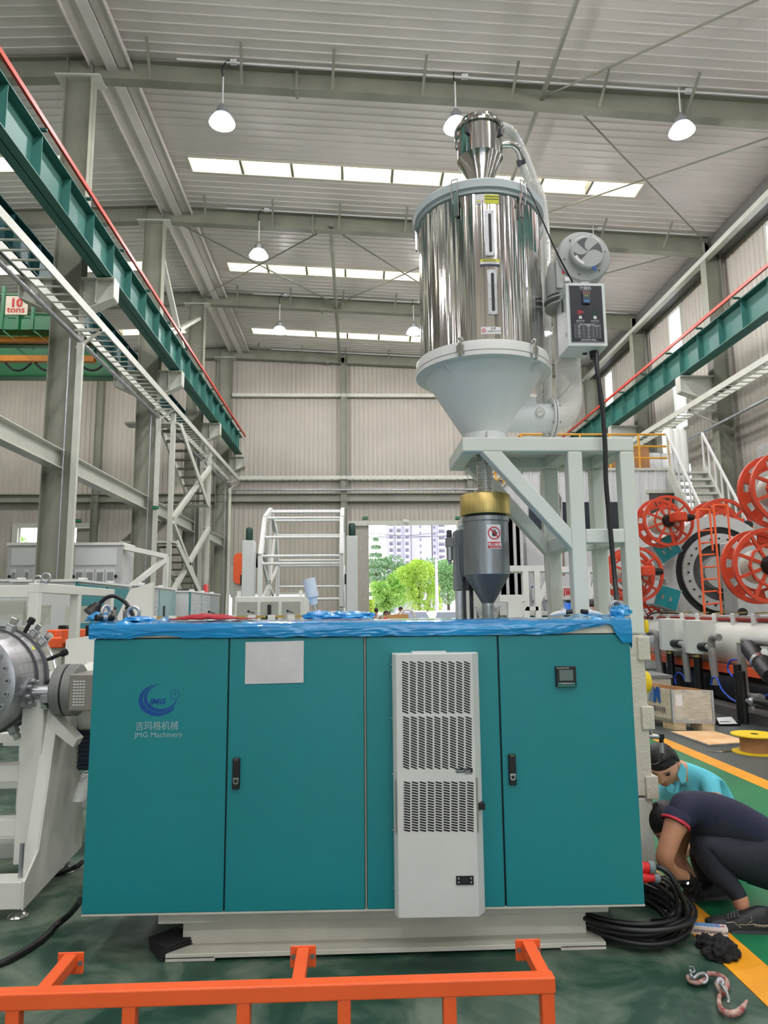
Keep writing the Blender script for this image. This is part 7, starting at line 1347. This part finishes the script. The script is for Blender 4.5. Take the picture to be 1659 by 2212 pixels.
# ================================================================ PEOPLE
def skinmat(nm, c): return mat(nm, c, .55, var=.05, vs=20)
sk1 = skinmat('skin_light', (206,158,128)); sk2 = skinmat('skin_warm', (188,134,104)); hairm = mat('black_hair', (18,16,16), .55, var=.2, vs=20, bump=.15, bs=50)
def head_mesh(mb, c, fwd, up, h, mskin, mhair, mlip, meye, mbrow, hairline=.35):
    """head with brow, eyes, nose, mouth, ears; local x right, y forward, z up; h = chin to crown"""
    f = V(fwd).normalized(); u = V(up); u = (u-f*u.dot(f)).normalized(); r = f.cross(u).normalized(); c = V(c)
    M = Matrix(((r.x, f.x, u.x, c.x), (r.y, f.y, u.y, c.y), (r.z, f.z, u.z, c.z), (0,0,0,1))); S_ = h/2
    n, m_ = 28, 40; vs = []
    for j in range(n+1):
        ph = PI*j/n; z = -math.cos(ph); rr = math.sin(ph)
        for i in range(m_):
            w = 2*PI*i/m_; x = rr*math.cos(w)*.70; y = rr*math.sin(w)*.86
            if z < -.1: k = (-z-.1)/.9; x *= 1-.42*k**1.3; y = y*(1-.28*k) + (.12*k if y > 0 else .10*k)
            if y > 0: y *= 1-.06*abs(z)
            X, Y, Z = x, y, z
            if Y > 0:
                Y += .20*math.exp(-((X/.09)**2))*math.exp(-(((Z+.16)/.13)**2)) + .07*math.exp(-((X/.07)**2))*math.exp(-(((Z-.02)/.16)**2))
                Y -= .075*(math.exp(-(((abs(X)-.27)/.13)**2)))*math.exp(-(((Z-.03)/.10)**2))
                Y += .035*math.exp(-(((abs(X)-.25)/.2)**2))*math.exp(-(((Z-.2)/.08)**2))
                Y += .05*math.exp(-((X/.2)**2))*math.exp(-(((Z+.45)/.07)**2)); Y -= .03*math.exp(-((X/.2)**2))*math.exp(-(((Z+.6)/.05)**2))
            vs.append(M @ V((X*S_, Y*S_, Z*S_)))
    fs = [(j*m_+i, j*m_+(i+1) % m_, (j+1)*m_+(i+1) % m_, (j+1)*m_+i) for j in range(n) for i in range(m_)]
    mb.m = mskin; mb.add(vs, fs)
    for s in (-1, 1):   # ears, eyes, brows
        mb.m = mskin; k = len(mb.v); mb.ball((0,0,0), 1, 8); 
        for q in range(k, len(mb.v)): p = mb.v[q]; mb.v[q] = M @ V(((s*.70+p.x*.07+s*.03*(p.y < 0))*S_, (-.04+p.y*.14)*S_, (-.05+p.z*.22)*S_))
        mb.m = meye; k = len(mb.v); mb.ball((0,0,0), 1, 6)
        for q in range(k, len(mb.v)): p = mb.v[q]; mb.v[q] = M @ V(((s*.27+p.x*.11)*S_, (.70+p.y*.06)*S_, (.02+p.z*.022)*S_))
        mb.m = mbrow; k = len(mb.v); mb.ball((0,0,0), 1, 6)
        for q in range(k, len(mb.v)): p = mb.v[q]; mb.v[q] = M @ V(((s*.27+p.x*.17)*S_, (.765-abs(s*.0)+p.y*.05-.06*(p.x*s))*S_, (.2+p.z*.028-.02*p.x*s)*S_))
    mb.m = mlip; k = len(mb.v); mb.ball((0,0,0), 1, 6)
    for q in range(k, len(mb.v)): p = mb.v[q]; mb.v[q] = M @ V(((p.x*.2)*S_, (.74+p.y*.07-.05*p.x*p.x)*S_, (-.47+p.z*.045)*S_))
    # hair cap
    hb = MB(); n = 22; vs = []
    for j in range(n+1):
        ph = PI*j/n; z = -math.cos(ph); rr = math.sin(ph)
        for i in range(m_):
            w = 2*PI*i/m_; x = rr*math.cos(w); y = rr*math.sin(w); lim = hairline if y > 0 else -.55
            lim = hairline*(.5+.5*math.tanh(y*4))+(-.5)*(.5-.5*math.tanh(y*4)) if True else lim
            nz_ = .025*mnoise.noise(V((x*5, y*5, z*5))); zz_ = max(z, lim)
            if z < lim: k2 = math.sqrt(max(0, 1-lim*lim)); x = math.cos(w)*k2*.97; y = math.sin(w)*k2*.97
            sc_ = 1.06+nz_ if z >= lim else .98
            vs.append(M @ V((x*.735*S_*sc_, (y*.90-.02)*S_*sc_, (zz_*1.07+.02)*S_)))
    hb.add(vs, [(j*m_+i, j*m_+(i+1) % m_, (j+1)*m_+(i+1) % m_, (j+1)*m_+i) for j in range(n) for i in range(m_)])
    return hb
def body(name, label, J, B, mats, tags, heads, loc, root_j, sub=2, hair=hairm):
    """J: joint -> (pos, radius); B: bones; tags: bone -> material index"""
    names = list(J); idx = {n: i for i, n in enumerate(names)}
    me = bpy.data.meshes.new('skel'); me.from_pydata([tuple(J[n][0]) for n in names], [(idx[a], idx[b]) for a, b in B], [])
    ob = bpy.data.objects.new('skel', me); COL.objects.link(ob); ob.modifiers.new('skin', 'SKIN'); me.skin_vertices or None
    for i, n in enumerate(names):
        sv = me.skin_vertices[0].data[i]; rr = J[n][1]; rr = rr if isinstance(rr, tuple) else (rr, rr); sv.radius = rr; sv.use_root = (n == root_j)
    sd = ob.modifiers.new('sub', 'SUBSURF'); sd.levels = sub; sd.render_levels = sub
    dg = bpy.context.evaluated_depsgraph_get(); dg.update(); m2 = bpy.data.meshes.new_from_object(ob.evaluated_get(dg))
    bpy.data.objects.remove(ob)
    mb = MB(); segs = [(V(J[a][0]), V(J[b][0]), tags.get((a, b), 0)) for a, b in B]
    vs = [v.co.copy() for v in m2.vertices]; fs = []; 
    for p in m2.polygons:
        c = p.center; best = (9, 0)
        for a, b, tg in segs:
            d = b-a; t = max(0, min(1, (c-a).dot(d)/max(d.length_squared, 1e-9))); dd = (c-(a+d*t)).length
            if dd < best[0]: best = (dd, tg)
        mb.f.append(list(p.vertices)); mb.mi.append(best[1])
    mb.v = vs
    t = T(name, label, 'person', loc); hairs = []
    for hd in heads: hairs.append(head_mesh(mb, **hd))
    bo = O('body', mb, mats, t, smooth=80)
    for hbm in hairs: O('hair', hbm, hair, t, smooth=80)
    return t
eyed = mat('eye_dark', (30,24,22), .3); lipm = mat('lip', (176,102,92), .5)
def fingers(J, B, tags, wr, hand, dirv, side, r=.0085, mi=0, curl=.5, pre='h', L=.075):
    """five unequal bent fingers rooted in the palm"""
    d = V(dirv).normalized(); s = V(side).normalized(); nrm = d.cross(s).normalized(); hand = V(hand)
    for k, (off, ln) in enumerate(((-.028, .8), (-.010, .95), (.009, .9), (.026, .72))):
        a = hand+s*off+d*.03; b = a+(d*math.cos(curl)+nrm*math.sin(curl))*L*.5*ln; c = b+(d*math.cos(curl*2.2)+nrm*math.sin(curl*2.2))*L*.5*ln
        for nm, p, rr in (('a', a, r*1.1), ('b', b, r), ('c', c, r*.8)): J['%s%d%s' % (pre, k, nm)] = (p, rr)
        B += [(pre, '%s%da' % (pre, k)), ('%s%da' % (pre, k), '%s%db' % (pre, k)), ('%s%db' % (pre, k), '%s%dc' % (pre, k))]
        for e_ in B[-3:]: tags[e_] = mi
    a = hand-s*.035-d*.005; b = a-s*.018+d*.035
    J[pre+'ta'] = (a, r*1.2); J[pre+'tb'] = (b, r); B += [(pre, pre+'ta'), (pre+'ta', pre+'tb')]
    for e_ in B[-2:]: tags[e_] = mi
# ---- man in the navy polo shirt crouching in front, side view, head down to the left
navy = mat('navy_fabric', (20,24,54), .8, var=.12, vs=5, bump=.12, bs=60); trous = mat('dark_trousers', (26,30,44), .8, var=.15, vs=5, bump=.15, bs=40); glove = mat('dark_glove', (22,20,24), .8)
Ya = 3.72
def a_(x, y, Y=Ya): return at(x, y, Y=Y)
J = {}; B = []; tg = {}
def seq(lst, mi):
    for p, q in zip(lst, lst[1:]): B.append((p, q)); tg[(p, q)] = mi
J.update(pelvis=(a_(1712, 1862, 3.78), (.15, .15)), waist=(a_(1645, 1806, 3.78), (.145, .135)), chest=(a_(1570, 1772, 3.78), (.155, .14)), shl=(a_(1505, 1752, 3.78), (.125, .12)), neck=(a_(1466, 1754, 3.86), .062), skull=(a_(1448, 1766, 3.92), .055))
seq(['pelvis', 'waist', 'chest', 'shl'], 0); seq(['shl', 'neck'], 0); seq(['neck', 'skull'], 2)
J.update(ns=(a_(1480, 1745, 3.62), .085), nsl=(a_(1461, 1776, 3.58), .062), nu=(a_(1451, 1805, 3.56), .050), nel=(a_(1433, 1858, 3.55), .047), nw0=(a_(1452, 1884, 3.62), .038), nw=(a_(1480, 1893, 3.69), .03), nh=(a_(1496, 1897, 3.72), (.034, .026)))
seq(['shl', 'ns'], 0); seq(['ns', 'nsl'], 0); seq(['nsl', 'nu', 'nel', 'nw0', 'nw'], 2); seq(['nw', 'nh'], 3)
fingers(J, B, tg, None, J['nh'][0], (-.5, .2, -.25), (0, 0, 1), .0095, 3, .6, 'nh')
J.update(nk=(a_(1505, 1815, 3.68), .082), nth=(a_(1600, 1858, 3.66), .105), nsh=(a_(1548, 1880, 3.66), .068), nan=(a_(1600, 1938, 3.6), .042), nft=(a_(1606, 1975, 3.58), (.035, .04)))
seq(['pelvis', 'nth', 'nk', 'nsh', 'nan'], 1); seq(['nan', 'nft'], 2)
J.update(fk=(a_(1500, 1835, 4.0), .08), fsh=(a_(1525, 1890, 3.98), .06), fan=(a_(1545, 1940, 3.96), .045)); seq(['pelvis', 'fk', 'fsh', 'fan'], 1)
J.update(fs=(a_(1480, 1760, 3.96), .06), fel=(a_(1462, 1850, 4.0), .045), fw=(a_(1498, 1905, 3.86), .03), fh=(a_(1512, 1915, 3.82), (.032, .026))); seq(['shl', 'fs'], 0); seq(['fs', 'fel', 'fw'], 2); seq(['fw', 'fh'], 3)
fingers(J, B, tg, None, J['fh'][0], (-.6, .0, -.2), (0, 0, 1), .0095, 3, .6, 'fh')
hd = dict(c=a_(1441, 1775, 3.96), fwd=(-.45, .25, -.9), up=(-.9, .1, .35), h=.225, mskin=2, mhair=0, mlip=4, meye=5, mbrow=5)
pA = body('person', 'crouching person in a navy polo shirt and dark trousers working beside the cabinet', J, B, [navy, trous, sk2, glove, lipm, eyed], tg, [hd], (a_(1600, 2000).x, 3.7, 0), 'pelvis')
# sleeve hem with red piping
O('sleeve_piping', MB().lathe(a_(1459, 1777, 3.58)+V((.004,0,.006)), a_(1451, 1805, 3.56)-a_(1462, 1776, 3.58), [(.066, -.004), (.0715, .004), (.0715, .012), (.064, .014)], 28, False), mat('piping_red', (188,34,56), .6), pA, smooth=50, solid=.002)
O('sleeve_hem', MB().lathe(a_(1461, 1768, 3.585), a_(1451, 1805, 3.56)-a_(1462, 1776, 3.58), [(.064, -.03), (.067, .018), (.067, .026)], 28, False), navy, pA, smooth=50, solid=.002)
def shoe(par, heel, toe, lab=None, w=.088):
    d = (toe-heel); L_ = d.length; d.normalize(); sd_ = V((d.y, -d.x, 0)).normalized(); shm = mat('shoe_black', (26,27,30), .55, bump=.2, bs=60); solem = mat('shoe_sole', (44,44,46), .5)
    def sec(prof, m_, nm, z0, z1, p_):
        n = 20; mb = MB(); pts = []
        for i in range(n+1):
            f = i/n; wd = w*.5*(.72+.28*math.sin(min(1, f*1.05)*PI*.75+.35))*(1-.0*f); wd *= math.sqrt(max(0, 1-((f-.9)/.1)**2)) if f > .9 else (math.sqrt(max(0, 1-((.08-f)/.08)**2)) if f < .08 else 1)
            pts.append((f, max(wd, .004)))
        vs = []; fs = []; K = 10
        for f, wd in pts:
            zt_ = z0+(z1-z0)*prof(f)
            for k in range(K+1): a = PI*k/K; vs.append(heel+d*(f*L_)+sd_*(wd*math.cos(a))+V((0,0,z0+(zt_-z0)*math.sin(a)**.6)))
        for i in range(n):
            for k in range(K): fs.append((i*(K+1)+k, i*(K+1)+k+1, (i+1)*(K+1)+k+1, (i+1)*(K+1)+k))
            fs.append((i*(K+1), (i+1)*(K+1), (i+1)*(K+1)+K, i*(K+1)+K))
        return O(nm, mb.add(vs, fs), m_, p_, smooth=60)
    up_ = sec(lambda f: 1.0 if f < .2 else (1-.45*((f-.2)/.35) if f < .55 else .55-.28*((f-.55)/.45)), shm, 'shoe_upper', heel.z+.02, heel.z+.115, par)
    sec(lambda f: 1, solem, 'shoe_sole', heel.z+0.0, heel.z+.034, par)
    O('sole_slab', MB().prism([heel+d*(L_*f)+sd_*(s*w*.5*q) for f, s, q in ((.02,-1,.7), (.3,-1,.85), (.75,-1,1), (.97,-1,.5), (.97,1,.5), (.75,1,1), (.3,1,.85), (.02,1,.7))], (0,0,.024)), solem, par, bev=.006)
    return up_, d, sd_
he = at(1662, 2018, Z=0); to = at(1524, 2006, Z=0); he.z = 0; to.z = 0
up_, dd, sdv = shoe(pA, he+V((.02,0.02,0)), to)
trm = mat('shoe_trim', (196,170,150), .5); nv = -V((sdv.x, sdv.y, 0)) if sdv.y > 0 else V((sdv.x, sdv.y, 0))
mid = he.lerp(to, .32)
def shp(f, z): p = he.lerp(to, f)+V((.02,.02,0))*(1-f); return p+nv*(.046)+V((0,0,z))
for pts in ([(.05, .05), (.18, .045), (.30, .05), (.42, .045), (.32, .065), (.34, .085)], [(.42, .045), (.52, .045), (.50, .03), (.60, .055), (.72, .05)]): O('shoe_stripe', MB().tube([shp(*p) for p in pts], .0016, 5), trm, pA)
text('shoe_lettering', 'FASHION', .016, shp(.30, .04)+nv*.003, -dd, UPZ, trm, pA)
for k in range(4): O('lace', MB().beam(shp(.5+k*.05, .098-k*.006)-nv*.03, shp(.53+k*.05, .075-k*.004)-nv*.005, .008, .006), blackp, pA)
shoe(pA, V((a_(1575, 1960, 3.95).x, 3.95, 0)), V((a_(1470, 1960, 3.95).x, 3.92, 0)))
fl2 = T('hand_lamp', 'small lit pen lamp held in the gloved hand of the crouching worker', 'torch', a_(1484, 1906, 3.66)); O('barrel', MB().cyl(a_(1460, 1903, 3.62), a_(1492, 1904, 3.68), .011), blackp, fl2); O('lens', MB().ball(a_(1485, 1907, 3.655), .007, 6), mat('lamp_glint', (240,244,255), .2, emit=4), fl2)
# ---- man in the light blue polo shirt behind, kneeling, face towards lower left
cyan = mat('cyan_polo', (104,204,224), .8, var=.06, vs=6, bump=.15, bs=22)
Yb_ = 4.45
J = {}; B = []; tg = {}
J.update(pelvis=(a_(1600, 1850, 4.7), (.15, .13)), waist=(a_(1572, 1790, 4.68), (.15, .12)), chest=(a_(1530, 1722, 4.62), (.165, .125)), shl=(a_(1492, 1672, 4.55), (.13, .1)), neck=(a_(1466, 1660, 4.5), .062), skull=(a_(1447, 1655, 4.46), .055))
seq(['pelvis', 'waist', 'chest', 'shl'], 0); seq(['shl', 'neck'], 0); seq(['neck', 'skull'], 2)
J.update(rs=(a_(1530, 1684, 4.45), .068), rsl=(a_(1541, 1720, 4.4), .06), rel=(a_(1540, 1780, 4.3), .046), rw=(a_(1490, 1830, 4.2), .03), rh=(a_(1480, 1838, 4.18), .03), ls=(a_(1438, 1712, 4.60), .075), lel=(a_(1448, 1780, 4.6), .045), lw=(a_(1460, 1830, 4.4), .03), lh=(a_(1464, 1840, 4.38), .03))
seq(['shl', 'rs', 'rsl'], 0); seq(['rsl', 'rel', 'rw', 'rh'], 2); seq(['shl', 'ls', 'lel'], 0); seq(['lel', 'lw', 'lh'], 2)
fingers(J, B, tg, None, J['rh'][0], (-.6, -.2, -.3), (0,0,1), .0085, 2, .5, 'rh'); fingers(J, B, tg, None, J['lh'][0], (-.4, -.2, -.5), (0,1,0), .0085, 2, .5, 'lh')
J.update(k1=(a_(1510, 1880, 4.45), .075), an1=(V((a_(1600, 1900, 4.75).x, 4.75, .06)), .045), ft1=(V((a_(1620, 1900, 4.8).x+.1, 4.8, .05)), .04), k2=(V((a_(1560, 1900, 4.9).x, 4.9, .12)), .075), an2=(V((a_(1650, 1900, 5.1).x, 5.1, .07)), .045)); seq(['pelvis', 'k1', 'an1'], 1); seq(['an1', 'ft1'], 3); seq(['pelvis', 'k2', 'an2'], 1)
J['k1'] = (V((a_(1510, 1880, 4.45).x, 4.45, .3)), .075)
hd = dict(c=a_(1432, 1654, 4.42), fwd=(-.42, -.74, -.44), up=(-.34, -.25, .80), h=.265, mskin=2, mhair=0, mlip=4, meye=5, mbrow=5, hairline=.56)
pB = body('person', 'person in a light blue polo shirt bending down behind the crouching worker', J, B, [cyan, trous, sk1, blackp, lipm, eyed], tg, [hd], (a_(1580, 1860, 4.7).x, 4.7, 0), 'pelvis')
nb = V(J['neck'][0])
for s, pts in ((0, [(1473, 1648), (1484, 1662), (1482, 1690), (1472, 1694), (1464, 1676)]), (1, [(1436, 1702), (1450, 1692), (1460, 1700), (1454, 1716), (1444, 1712)])):
    O('collar', MB().prism([a_(x, y, 4.33 if not s else 4.36) for x, y in pts], (0, .012, 0)), cyan, pB, bev=.004)
O('placket', MB().prism([a_(x, y, 4.36) for x, y in ((1463, 1689), (1471, 1687), (1466, 1712), (1456, 1716))], (0, .012, 0)), cyan, pB, bev=.003)
text('shirt_lettering', 'JMG', .022, a_(1470, 1700, 4.38), (1,0,0), UPZ, mat('emb_navy', (30,50,110), .6), pB, shear=.2)
# ---- small background workers
def mini(px_, py_, Yd, lab, shirt, pants, face=(0,-1,0), arm=0, sit=False, hairc=hairm):
    h = at(px_, py_, Y=Yd); k = (h.z-0)/1.62 if not sit else 1.0; k = max(.8, min(1.08, k)); hz = h.z; f = V(face).normalized(); r = f.cross(V((0,0,1))); J = {}; B = []; tg = {}; b0 = V((h.x, Yd, 0))
    def q(x, y, z): return b0+r*x+f*y+V((0,0,z))
    hip = hz-.68*k; J.update(pelvis=(q(0,0,hip), (.15*k, .12*k)), waist=(q(0,.01,hip+.18*k), (.13*k, .11*k)), chest=(q(0,.02,hip+.38*k), (.165*k, .12*k)), neck=(q(0,.02,hip+.56*k), .055*k), skull=(q(0,.03,hip+.62*k), .05*k))
    global _t
    def sq(l, mi):
        for a, b in zip(l, l[1:]): B.append((a, b)); tg[(a, b)] = mi
    sq(['pelvis', 'waist', 'chest'], 0); sq(['chest', 'neck', 'skull'], 2)
    for s, n_ in ((-1, 'l'), (1, 'r')):
        J[n_+'s'] = (q(s*.18*k, .02, hip+.47*k), .06*k); J[n_+'e'] = (q(s*(.26)*k, .06+.1*arm, hip+.22*k+.05*arm), .043*k); J[n_+'w'] = (q(s*(.2-.1*arm)*k, .14+.25*arm, hip+.02*k+.15*arm), .03*k); J[n_+'h'] = (q(s*(.18-.1*arm)*k, .18+.3*arm, hip-.04*k+.17*arm), .032*k)
        sq(['chest', n_+'s'], 0); sq([n_+'s', n_+'e', n_+'w', n_+'h'], 2)
        J[n_+'t'] = (q(s*.1*k, 0, hip-.08*k), .09*k); J[n_+'k'] = (q(s*.11*k, .03, hip*.5), .06*k); J[n_+'a'] = (q(s*.11*k, -.02, .09), .042*k); J[n_+'f'] = (q(s*.12*k, .14, .04), .038*k)
        sq(['pelvis', n_+'t', n_+'k', n_+'a'], 1); sq([n_+'a', n_+'f'], 3)
    hd = dict(c=q(0, .04, hz+.02), fwd=(f.x, f.y, -.25), up=(0,0,1), h=.23*k, mskin=2, mhair=0, mlip=4, meye=5, mbrow=5)
    return body('person', lab, J, B, [shirt, pants, sk2, blackp, lipm, eyed], tg, [hd], (h.x, Yd, 0), 'pelvis', sub=1)
shirtg = mat('shirt_grey', (196,200,206), .8); shirtr = mat('shirt_red', (226,66,54), .8); shirtp = mat('shirt_pink', (214,112,108), .8)
mini(812, 1320, 28, 'person in a grey shirt seen from behind in the doorway', shirtg, trous, (.5, 1, 0)); mini(832, 1326, 27, 'person in a red shirt leaning over the bench in the doorway', shirtr, trous, (.8, -.6, 0), 1); mini(865, 1318, 27, 'person in a pink shirt with arms spread over the bench in the doorway', shirtp, trous, (.1, -1, 0), .5)
mini(1284, 1317, 9.0, 'person seen between the stand posts, only the head showing', navy, trous, (-.9, -.4, 0)); mini(1434, 1312, 15.2, 'person behind the left end of the vacuum tank, head in profile', mat('shirt_teal', (40,110,110), .8), trous, (-1, -.2, 0)); mini(1141, 1322, 15, 'far person behind the low teal machine', shirtg, trous, (-.6, -.8, 0))
bnc = T('work_bench', 'wooden bench in the doorway in front of the workers', 'bench', (2.2, 26, 0)); a = at(838, 1337, Y=26); b = at(905, 1337, Y=26)
O('top', MB().box((a.x, 25.8, a.z-.06), (b.x, 26.6, a.z)), card, bnc)
for x in (a.x+.05, b.x-.12): O('leg', MB().box((x, 25.85, 0), (x+.07, 25.92, a.z-.06)), card, bnc); O('leg', MB().box((x, 26.45, 0), (x+.07, 26.52, a.z-.06)), card, bnc)
O('rail_block', MB().box((a.x+.0, 25.84, a.z), (a.x+.75, 25.9, a.z+.16)), mat('bench_wood', (206,160,96), .7), bnc)
O('coil_roll', MB().tube(arc((at(880,1335,Y=26.2).x, 26.2, a.z+.05), .28, 0, PI, 14), .05, 8), white2, label='white hose arch on the bench in the doorway', cat='hose', smooth=60)
